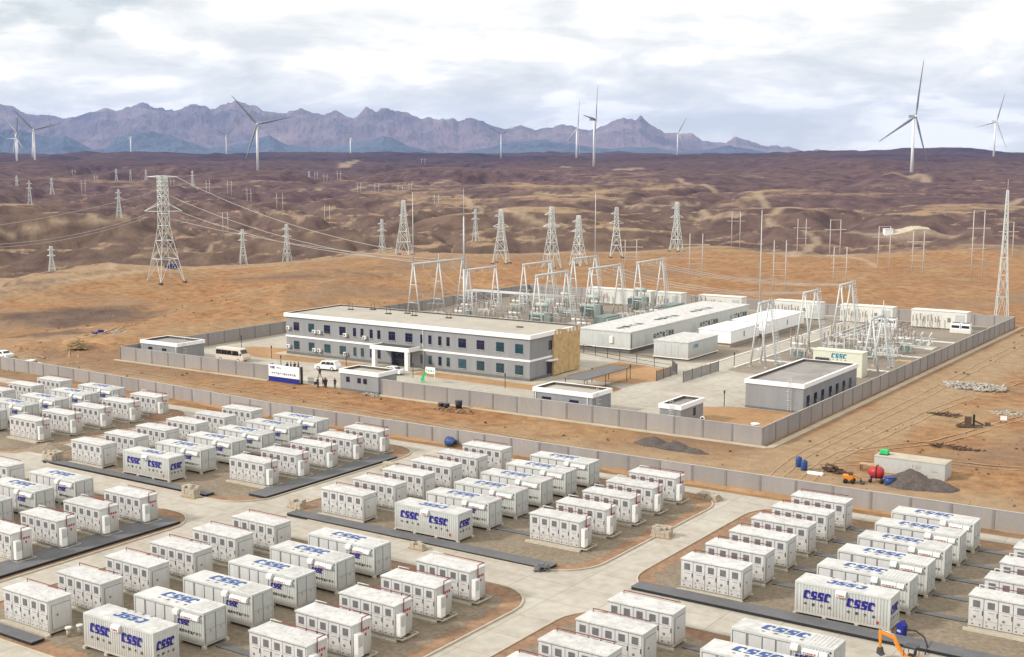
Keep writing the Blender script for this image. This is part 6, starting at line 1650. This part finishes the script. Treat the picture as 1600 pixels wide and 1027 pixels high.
# ---------------------------------------------------------------- yard and building-site clutter
def blocks(lab, x, y, nx, ny, nz, sx=0.5, sy=0.35, sz=0.3, m='brick', name='block_stack', seed=1, z=0.05, grp=None):
    rr_ = random.Random(seed); t = thing(name, lab, 'block stack', (x, y, z), R(rr_.uniform(-8, 8)), grp)
    MB().box(-0.15, nx*sx+0.15, -0.1, ny*sy+0.1, 0, 0.12).build('pallet', M['wood'], t)
    for k in range(nz):
        mb = MB()
        for i_ in range(nx):
            for j_ in range(ny):
                if k == nz-1 and rr_.random() < 0.35: continue
                o1, o2 = rr_.uniform(-.03, .03), rr_.uniform(-.03, .03)
                mb.box(i_*sx+o1+0.01, (i_+1)*sx+o1-0.02, j_*sy+o2+0.01, (j_+1)*sy+o2-0.02, 0.12+k*sz, 0.12+(k+1)*sz-0.02)
        mb.build('course', M[m], t)
blocks('stack of pale blocks by the kerb of the road left of the right-hand block', -61.3, 117.0, 4, 4, 3, seed=2)
blocks('low scattered stack of pale blocks on the road bend near the long wall', -63.9, 133.4, 5, 4, 2, seed=3)
blocks('stack of pale blocks at the left corner of the left-centre block', -143.2, 102.2, 4, 5, 4, 0.55, seed=4)
blocks('stack of pale blocks in front of the left-centre container, beside the grey strip', -114.6, 100.4, 4, 3, 4, seed=5)
blocks('round-edged pale block stack on the dark strip left of the centre block', -103.2, 123.2, 4, 3, 3, seed=6)
blocks('stack of pale blocks at the left corner of the centre block', -101.0, 104.0, 4, 3, 3, seed=8)
blocks('two pale concrete blocks on the kerb in front of the centre block strip', -79.8, 99.6, 3, 2, 2, 0.55, seed=9)
def mound(lab, x, y, rx, ry, h, m, seed=0, name='aggregate_pile', cat='pile', z=0.0, peaks=None, n=36):
    rr_ = np.random.RandomState(seed)
    gx, gy = np.meshgrid(np.linspace(-1.15, 1.15, n), np.linspace(-1.15, 1.15, n))
    pk = peaks or [(0, 0, 1, 1)]
    zz = np.zeros_like(gx)
    for (cx, cy, s_, a_) in pk: zz = np.maximum(zz, a_*np.clip(1-np.hypot(gx-cx, gy-cy)/s_, 0, 1)**0.9)
    zz = zz*(1+0.25*fbm(gx*10+seed*5, gy*10, 5, 3, seed))*h+0.06*h*fbm(gx*10, gy*10+seed*3, 2.0, 3, seed+3)*(zz > 0)
    P_ = np.stack([gx*rx, gy*ry, np.where(zz > 0.01, zz, -0.7)], -1).reshape(-1, 3).tolist()
    f_ = [(i_*n+j_, i_*n+j_+1, (i_+1)*n+j_+1, (i_+1)*n+j_) for i_ in range(n-1) for j_ in range(n-1)]
    mb = MB(); mb.add(P_, f_, True); o = mb.build(name, M[m], loc=(x, y, z)); tag(o, lab, cat); return o
mound('dark grey aggregate heap behind the long wall near the red mixer', -44.4, 153.6, 4.3, 3.2, 2.2, 'darkpile', 2, peaks=[(-.2, 0, .85, 1), (.5, .1, .7, .55)])
mound('brown-grey spoil heap between the two walls near the right corner', -78.5, 155.0, 5.6, 2.4, 1.4, 'darkpile', 5, peaks=[(-.45, .2, .6, 1), (.15, .0, .6, .8), (.7, -.2, .4, .5)])
mound('gravel heap at the left edge beside the road', -148.3, 107.2, 3.2, 2.6, 0.9, 'gravel', 7, z=0.05)
mound('low orange soil heap beside the far left block', -152.6, 129.8, 2.6, 2.0, 0.7, 'soil', 8, z=0.05)
mound('low sandy mound outside the left corner of the compound', -221, 170.5, 6.5, 4.5, 1.3, 'bed', 11, peaks=[(-.3, 0, .8, .9), (.4, .2, .6, .7)])
def debris(lab, x, y, rx, ry, n, m, smin, smax, seed, name='rubble_heap', h=0.5, cat='rubble', long=1.0, z=0.0):
    rr_ = random.Random(seed); mb = MB()
    for k in range(n):
        a = rr_.uniform(0, 2*PI); q = math.sqrt(rr_.random()); px_, py_ = q*rx*math.cos(a), q*ry*math.sin(a)
        s_ = rr_.uniform(smin, smax); ln = s_*rr_.uniform(1, 1+long*2); th_ = rr_.uniform(0, PI); zz = rr_.uniform(0, 1)*h*(1-q*q)
        c, s2 = math.cos(th_), math.sin(th_); tl = rr_.uniform(-.25, .25)*ln
        V_ = []
        for w2 in (0, 1):
            for (u, v) in ((-ln/2, -s_/2), (ln/2, -s_/2*rr_.uniform(.6, 1)), (ln/2, s_/2), (-ln/2, s_/2*rr_.uniform(.6, 1))):
                V_.append((px_+u*c-v*s2, py_+u*s2+v*c, zz+w2*s_*0.5+tl*u/ln+abs(tl)/2))
        mb.add(V_, [(3, 2, 1, 0), (4, 5, 6, 7), (0, 1, 5, 4), (1, 2, 6, 5), (2, 3, 7, 6), (3, 0, 4, 7)])
    o = mb.build(name, M[m], loc=(x, y, z)); tag(o, lab, cat); return o
debris('large patch of white broken rubble right of the compound wall', -56.3, 226.5, 5.4, 3.6, 420, 'rubble', 0.14, 0.42, 1, h=0.45)
debris('smaller pale rubble patch at the right edge below the large one', -44.8, 204.8, 4.4, 2.2, 150, 'rubble', 0.08, 0.28, 2, h=0.2)
debris('pale rubble at the right picture edge level with the far corner', -45.0, 262.0, 3.2, 2.2, 90, 'rubble', 0.2, 0.5, 14, h=0.4)
debris('brown scrap timber and earth left of the old machine', -53.4, 198.5, 2.6, 1.1, 70, 'scrap', 0.08, 0.25, 3, h=0.5, long=2)
debris('scattered scrap boards at lower right beyond the wall', -36.0, 180.0, 3.4, 1.6, 40, 'scrap', 0.08, 0.2, 4, h=0.15, long=3)
debris('thin branches and dug earth on the bare slope above the concrete block wall', -46.5, 176.8, 3.6, 1.3, 50, 'scrap', 0.1, 0.28, 5, h=0.25, long=3)
debris('pile of yellow sawn timber outside the left corner of the compound', -216.6, 164.0, 2.2, 1.5, 260, 'wood', 0.12, 0.24, 6, 'timber_pile', 2.0, 'timber', 5, Th(-216.6, 164.0))
debris('white rags and sacks at the foot of the wall by the gatehouse', -137.6, 161.6, 1.9, 0.5, 34, 'rubble', 0.15, 0.4, 7, h=0.3)
debris('litter scattered on the slope outside the compound at left', -229.0, 186, 6, 2.4, 60, 'rubble', 0.12, 0.4, 8, h=0.05, long=2)
debris('rust coloured scrap by the blue drums', -55.2, 154.4, 1.8, 0.9, 34, 'scrap', 0.12, 0.4, 9, h=0.6, long=2)
debris('pebbles and clods strewn over the bare strip before the wall', -118, 159.0, 4.0, 1.3, 60, 'soil', 0.1, 0.35, 10, h=0.1)
debris('blue and grey offcuts on the kerb in front of the centre block', -64.6, 101.2, 0.9, 0.5, 26, 'facade_dark', 0.1, 0.3, 12, h=0.9, long=2)
for x_, y_, l_, h_ in ((-122.2, 160.9, 'black bucket at the foot of the compound wall, leftmost', .5), (-120.9, 160.7, 'black bucket at the foot of the compound wall, middle', .6), (-118.9, 161.2, 'large black bin against the compound wall', 1.2)):
    t = thing('bin', l_, 'bin', (x_, y_, 0), 0, 'black bins by the wall')
    MB().tube((0, 0, 0), (0, 0, h_), 0.35+h_*0.12, 12, 0.4+h_*0.14).build('drum', M['black'], t); MB().tube((0, 0, h_), (0, 0, h_+0.06), 0.45+h_*0.14, 12).build('rim', M['dark'], t)
t = thing('hopper', 'blue cone-shaped hopper lying on its side by the long wall', 'hopper', (-103.8, 138.9, 0), R(-12))
MB().lathe([(0.35, -1.0), (0.4, -0.8), (0.95, 0.0), (1.0, 0.9), (0.9, 1.0)], (0, 0, 1.0), 20, 'x').build('cone', M['blue'], t); MB().lathe([(0.3, -1.25), (0.42, -1.25), (0.42, -1.0), (0.3, -1.0)], (0, 0, 1.0), 16, 'x').build('neck', M['black'], t)
t.rotation_euler = (0, 0, R(180-12)); t.scale = (0.7, 0.7, 0.7)
for k, (x_, y_) in enumerate(((-59.9, 154.9), (-58.6, 153.4))):
    t = thing('drum', 'blue plastic drum behind the long wall, %s of the two' % ('left' if k == 0 else 'right'), 'drum', (x_, y_, 0), 0, 'blue drums')
    MB().lathe([(0.38, 0), (0.42, 0.1), (0.42, 1.1), (0.36, 1.25), (0.3, 1.27)], (0, 0, 0), 14).build('barrel', M['blue'], t); MB().tube((0, 0, 1.27), (0, 0, 1.33), 0.2, 10).build('lid', M['cobalt'], t)
t = thing('foam_slab', 'small white slab lying in front of the blue drums', 'slab', (-57.6, 151.8, 0)); MB().box(0, 2.0, 0, 0.6, 0, 0.3).build('slab', M['brightwhite'], t, bevel=0.03)
t = thing('concrete_block_wall', 'long low patched concrete box above the aggregate heap', 'block wall', (-50.9, 157.4, 0))
mb = MB(); mb.box(0, 8.8, 0, 0.35, 0, 2.1).box(0, 0.35, 0.35, 2.6, 0, 2.1).box(8.45, 8.8, 0.35, 2.6, 0, 2.1).box(0, 8.8, 2.6, 2.95, 0, 2.1).build('wall', M['panel_grey'], t)
MB().box(-0.05, 8.85, -0.05, 3.0, 2.1, 2.2).build('cover', M['kerb'], t)
rz_ = random.Random(5); mb = MB()
for k in range(7): a = rz_.uniform(0.2, 7.6); b_ = rz_.uniform(0.2, 1.4); mb.box(a, a+rz_.uniform(.2, 1.0), -0.01-0.002*k, 0, b_, b_+rz_.uniform(.1, .6))
mb.build('patch', M['rubble'], t)
t = thing('green_crate', 'bright green crate on top of the concrete box', 'crate', (-50.0, 158.6, 2.2)); MB().box(-0.5, 0.5, -0.4, 0.4, 0.1, 0.6).build('crate', M['green'], t, bevel=0.03); MB().box(-0.55, 0.55, -0.45, 0.45, 0, 0.1).build('base', M['black'], t)
# red drum mixer
t = thing('concrete_mixer', 'concrete mixer with red drum beside the aggregate heap', 'mixer', (-49.0, 152.6, 0), R(10))
MB().lathe([(0.45, -1.5), (0.95, -0.9), (1.15, -0.2), (1.15, 0.7), (0.7, 1.3), (0.3, 1.35)], (0, 0, 1.9), 20, 'x').build('drum', M['red'], t)
mb = MB()
for a in (-1.0, 1.0):
    for b_ in (-0.8, 0.8): mb.bar((a, b_, 0), (a*0.8, b_*0.7, 1.2), 0.12)
mb.box(-1.2, 1.2, -0.7, 0.7, 0.9, 1.0).build('stand', M['cobalt'], t)
MB().lathe([(1.16, -0.1), (1.24, -0.1), (1.24, 0.1), (1.16, 0.1)], (0, 0, 1.9), 20, 'x').build('ring_gear', M['black'], t)
for a in (-1.0, 1.0): MB().lathe([(0.05, -0.12), (0.35, -0.12), (0.35, 0.12), (0.05, 0.12)], (a, -0.85, 0.35), 14, 'y').build('wheel', M['black'], t)
t = thing('skip_loader', 'small orange wheel loader left of the red mixer', 'loader', (-51.6, 150.6, 0), R(15))
MB().box(-1.3, 0.6, -0.65, 0.65, 0.6, 1.5).build('body', M['orange'], t, bevel=0.08); MB().box(-0.3, 0.5, -0.5, 0.5, 1.5, 2.0).build('seat_guard', M['scrap'], t)
mb = MB(); mb.bar((0.5, -0.5, 1.3), (1.9, -0.5, 0.7), 0.14); mb.bar((0.5, 0.5, 1.3), (1.9, 0.5, 0.7), 0.14); mb.build('arm', M['orange'], t)
mb = MB(); mb.prism([(1.8, 0.2), (2.6, 0.15), (2.5, 0.35), (2.1, 0.4), (2.0, 0.9), (1.8, 0.9)], -0.8, 0.8, lambda u, v, w2: (u, w2, v)); mb.build('bucket', M['dark'], t)
for a in (-0.8, 0.5):
    for s_ in (-1, 1): MB().lathe([(0.1, -0.14), (0.45, -0.14), (0.45, 0.14), (0.1, 0.14)], (a, s_*0.75, 0.45), 14, 'y').build('wheel', M['black'], t)
t = thing('site_bench', 'rough timber bench left of the concrete box', 'bench', (-52.6, 156.6, 0)); MB().box(0, 2.2, 0, 0.9, 0.8, 0.9).build('top', M['wood'], t)
for a in (0.1, 2.0):
    for b_ in (0.1, 0.75): MB().box(a, a+0.1, b_, b_+0.1, 0, 0.8).build('leg', M['scrap'], t)
t = thing('blue_tub', 'blue tub between the red mixer and the aggregate heap', 'tub', (-47.2, 152.0, 0)); MB().tube((0, 0, 0), (0, 0, 1.0), 0.5, 12, 0.6).build('tub', M['blue'], t); MB().tube((0, 0, 1.0), (0, 0, 1.08), 0.64, 12).build('rim', M['cobalt'], t)
for o_ in bpy.data.objects:
    if o_.name in ('concrete_mixer', 'skip_loader'): o_.scale = (0.66, 0.66, 0.66)
# rusty machine on the slope
t = thing('bar_bender', 'dark rusty machine with tall box on the bare ground at right', 'machine', (-48.2, 192.4, 0), R(12)); t.scale = (0.8, 0.8, 0.8)
MB().box(-2.2, 2.2, -1.0, 1.0, 0.1, 0.3).build('bed', M['scrap'], t); MB().box(-0.9, 0.3, -0.5, 0.5, 0.3, 1.9).build('cabinet', M['scrap'], t); MB().box(0.5, 0.9, -0.3, 0.3, 0.3, 2.4).build('column', M['black'], t)
mb = MB(); mb.bar((0.9, 0, 1.2), (2.4, 0.4, 0.5), 0.2); mb.bar((-0.9, 0, 0.9), (-2.4, -0.5, 0.2), 0.15); mb.build('arm', M['scrap'], t)
MB().box(2.6, 3.6, 0.6, 1.2, 0.0, 0.9).build('tray', M['darkpile'], t)
t = thing('white_board', 'small white board on a stand right of the rusty machine', 'board', (-44.3, 196.2, 0), R(20)); t.scale = (0.65, 0.65, 0.65); MB().box(-0.7, 0.7, 0, 0.08, 0.7, 1.7).build('board', M['brightwhite'], t); MB().box(-0.6, -0.52, 0.08, 0.5, 0, 1.6).box(0.52, 0.6, 0.08, 0.5, 0, 1.6).build('stand', M['scrap'], t)
for x_, y_, l_, n_ in ((-236.7, 184.0, 'blue box lying on the slope outside the compound, left one', 1), (-231.2, 181.4, 'blue box lying on the slope outside the compound, right one', 2)):
    t = thing('blue_box', l_, 'box', (x_, y_, Th(x_, y_)), R(20*n_), 'blue boxes on the slope'); t.scale = (0.6, 0.6, 0.7); MB().box(-1.0, 1.0, -0.5, 0.5, 0, 0.8).build('box', M['cobalt'], t, bevel=0.06); MB().box(-1.03, 1.03, -0.53, 0.53, 0.8, 0.9).build('lid', M['blue'], t)
t = thing('bollard_pair', 'two small pale capped stubs beside the bottom left blue-lettered container', 'bollard', (-88.2, 64.6, 0.05)); 
for a, b_ in ((0, 0), (0.3, 0.9)): MB().tube((a, b_, 0), (a, b_, 0.7), 0.16, 10).build('stub', M['footing'], t); MB().tube((a, b_, 0.7), (a, b_, 0.85), 0.28, 10).build('cap', M['cream2'], t)
t = thing('water_tank', 'white round tank cap behind the compound wall near its right corner', 'tank', (-71.0, 166.5, 0.03)); MB().tube((0, 0, 0), (0, 0, 2.2), 0.55, 16).build('tank', M['steel'], t); MB().tube((0, 0, 2.2), (0, 0, 2.3), 0.62, 16).build('rim', M['brightwhite'], t)
t = thing('vent_pipe', 'curved white vent pipe on the orange bed right of the smallest hut', 'pipe', (-80.0, 167.6, 0.03)); MB().path([(0, 0, 0), (0, 0, 1.7), (0.1, 0, 2.0), (0.35, 0, 2.1), (0.6, 0, 2.0), (0.65, 0, 1.7)], 0.07, 8).build('pipe', M['brightwhite'], t)
t = thing('crate_heap', 'open orange cartons and dark crates at the left rear of the seven-door building', 'crate', (-86.2, 212.5, 0.02)); MB().box(-1.6, -0.2, -0.6, 0.6, 0, 0.8).build('carton', M['wood'], t); MB().box(0.0, 2.4, -0.7, 0.7, 0, 1.0).build('crate', M['scrap'], t); MB().box(0.4, 2.0, 0.9, 1.6, 0, 1.3).build('blue_crate', M['cobalt'], t)
# power cabinet on cable and mini excavator at bottom right
t = thing('cable_reel_box', 'upright cobalt blue box with black hose at the end of the right blue-lettered container', 'cable box', (-30.7, 103.6, 0.05), R(-20)); t.scale = (0.62, 0.62, 0.66)
MB().prism([(-0.5, 0.0), (0.6, -0.1), (0.75, 1.5), (0.2, 2.1), (-0.4, 1.6)], -0.45, 0.45, lambda u, v, w2: (u, w2, v)).build('case', M['cobalt'], t, bevel=0.04)
MB().box(-0.3, 0.3, -0.47, -0.45, 0.6, 0.9).build('plate', M['panel_grey'], t)
mb = MB(); mb.path([(-30.0, 103.1, 0.9), (-29.2, 102.9, 1.0), (-28.4, 102.4, 0.8), (-27.9, 101.6, 0.4), (-27.8, 100.6, 0.12)], 0.06, 6); tag(mb.build('hose', M['black']), 'thick black hose curving from the blue box towards the excavator', 'hose')
t = thing('mini_excavator', 'small orange excavator with raised boom at the bottom edge right of centre', 'excavator', (-28.1, 97.6, 0.05), R(172))
t.scale = (0.72, 0.72, 0.72)
bm_ = MB(); bm_.prism([(0.3, 0.9), (0.6, 0.7), (1.6, 1.7), (2.0, 2.6), (3.6, 2.9), (3.6, 3.15), (1.8, 2.95), (1.3, 2.0)], -0.13, 0.13, lambda u, v, w2: (u, w2, v)); bm_.build('boom', M['orange'], t, bevel=0.02)
MB().prism([(3.4, 3.2), (3.75, 3.25), (3.75, 2.9), (3.65, 1.2), (3.45, 1.2), (3.35, 2.8)], -0.1, 0.1, lambda u, v, w2: (u, w2, v)).build('dipper_arm', M['orange'], t, bevel=0.02)
MB().prism([(3.35, 1.25), (3.75, 1.25), (3.85, 0.6), (3.3, 0.35), (3.0, 0.5), (3.2, 0.7)], -0.3, 0.3, lambda u, v, w2: (u, w2, v)).build('bucket', M['dark'], t)
MB().tube((0.7, 0, 1.2), (1.9, 0, 2.2), 0.06, 8).tube((1.9, 0.0, 3.1), (3.4, 0, 3.3), 0.05, 8).build('hydraulic_ram', M['steel'], t)
MB().box(-1.3, 0.5, -0.7, 0.7, 0.6, 1.25).build('engine_cover', M['orange'], t, bevel=0.08)
MB().box(-0.5, 0.2, -0.25, 0.25, 1.25, 1.4).box(-0.6, -0.45, -0.25, 0.25, 1.4, 1.9).build('seat', M['black'], t)
mb = MB()
for a in (-0.7, 0.5):
    for b_ in (-0.6, 0.6): mb.bar((a, b_, 1.25), (a, b_, 2.35), 0.06)
mb.box(-0.8, 0.6, -0.65, 0.65, 2.35, 2.42).build('canopy', M['dark'], t)
for s_ in (-1, 1): MB().prism([(-1.1, 0.1), (-0.9, 0.0), (0.9, 0.0), (1.1, 0.15), (1.1, 0.4), (0.9, 0.5), (-0.9, 0.5), (-1.1, 0.4)], s_*0.75-0.15, s_*0.75+0.15, lambda u, v, w2: (u, w2, v)).build('track', M['black'], t)

# things standing on the uneven bare land settle onto it
for o_ in list(bpy.data.objects):
    if o_.parent is None and o_.get('label') and o_.type in ('EMPTY', 'MESH') and abs(o_.location.z) < 0.001:
        lx, ly = o_.location.x, o_.location.y
        if (lx > -62 and ly > 142 and 'wall' not in o_.name.split('_')) or (lx < -206 and ly > 142): o_.location.z = Th(lx, ly)
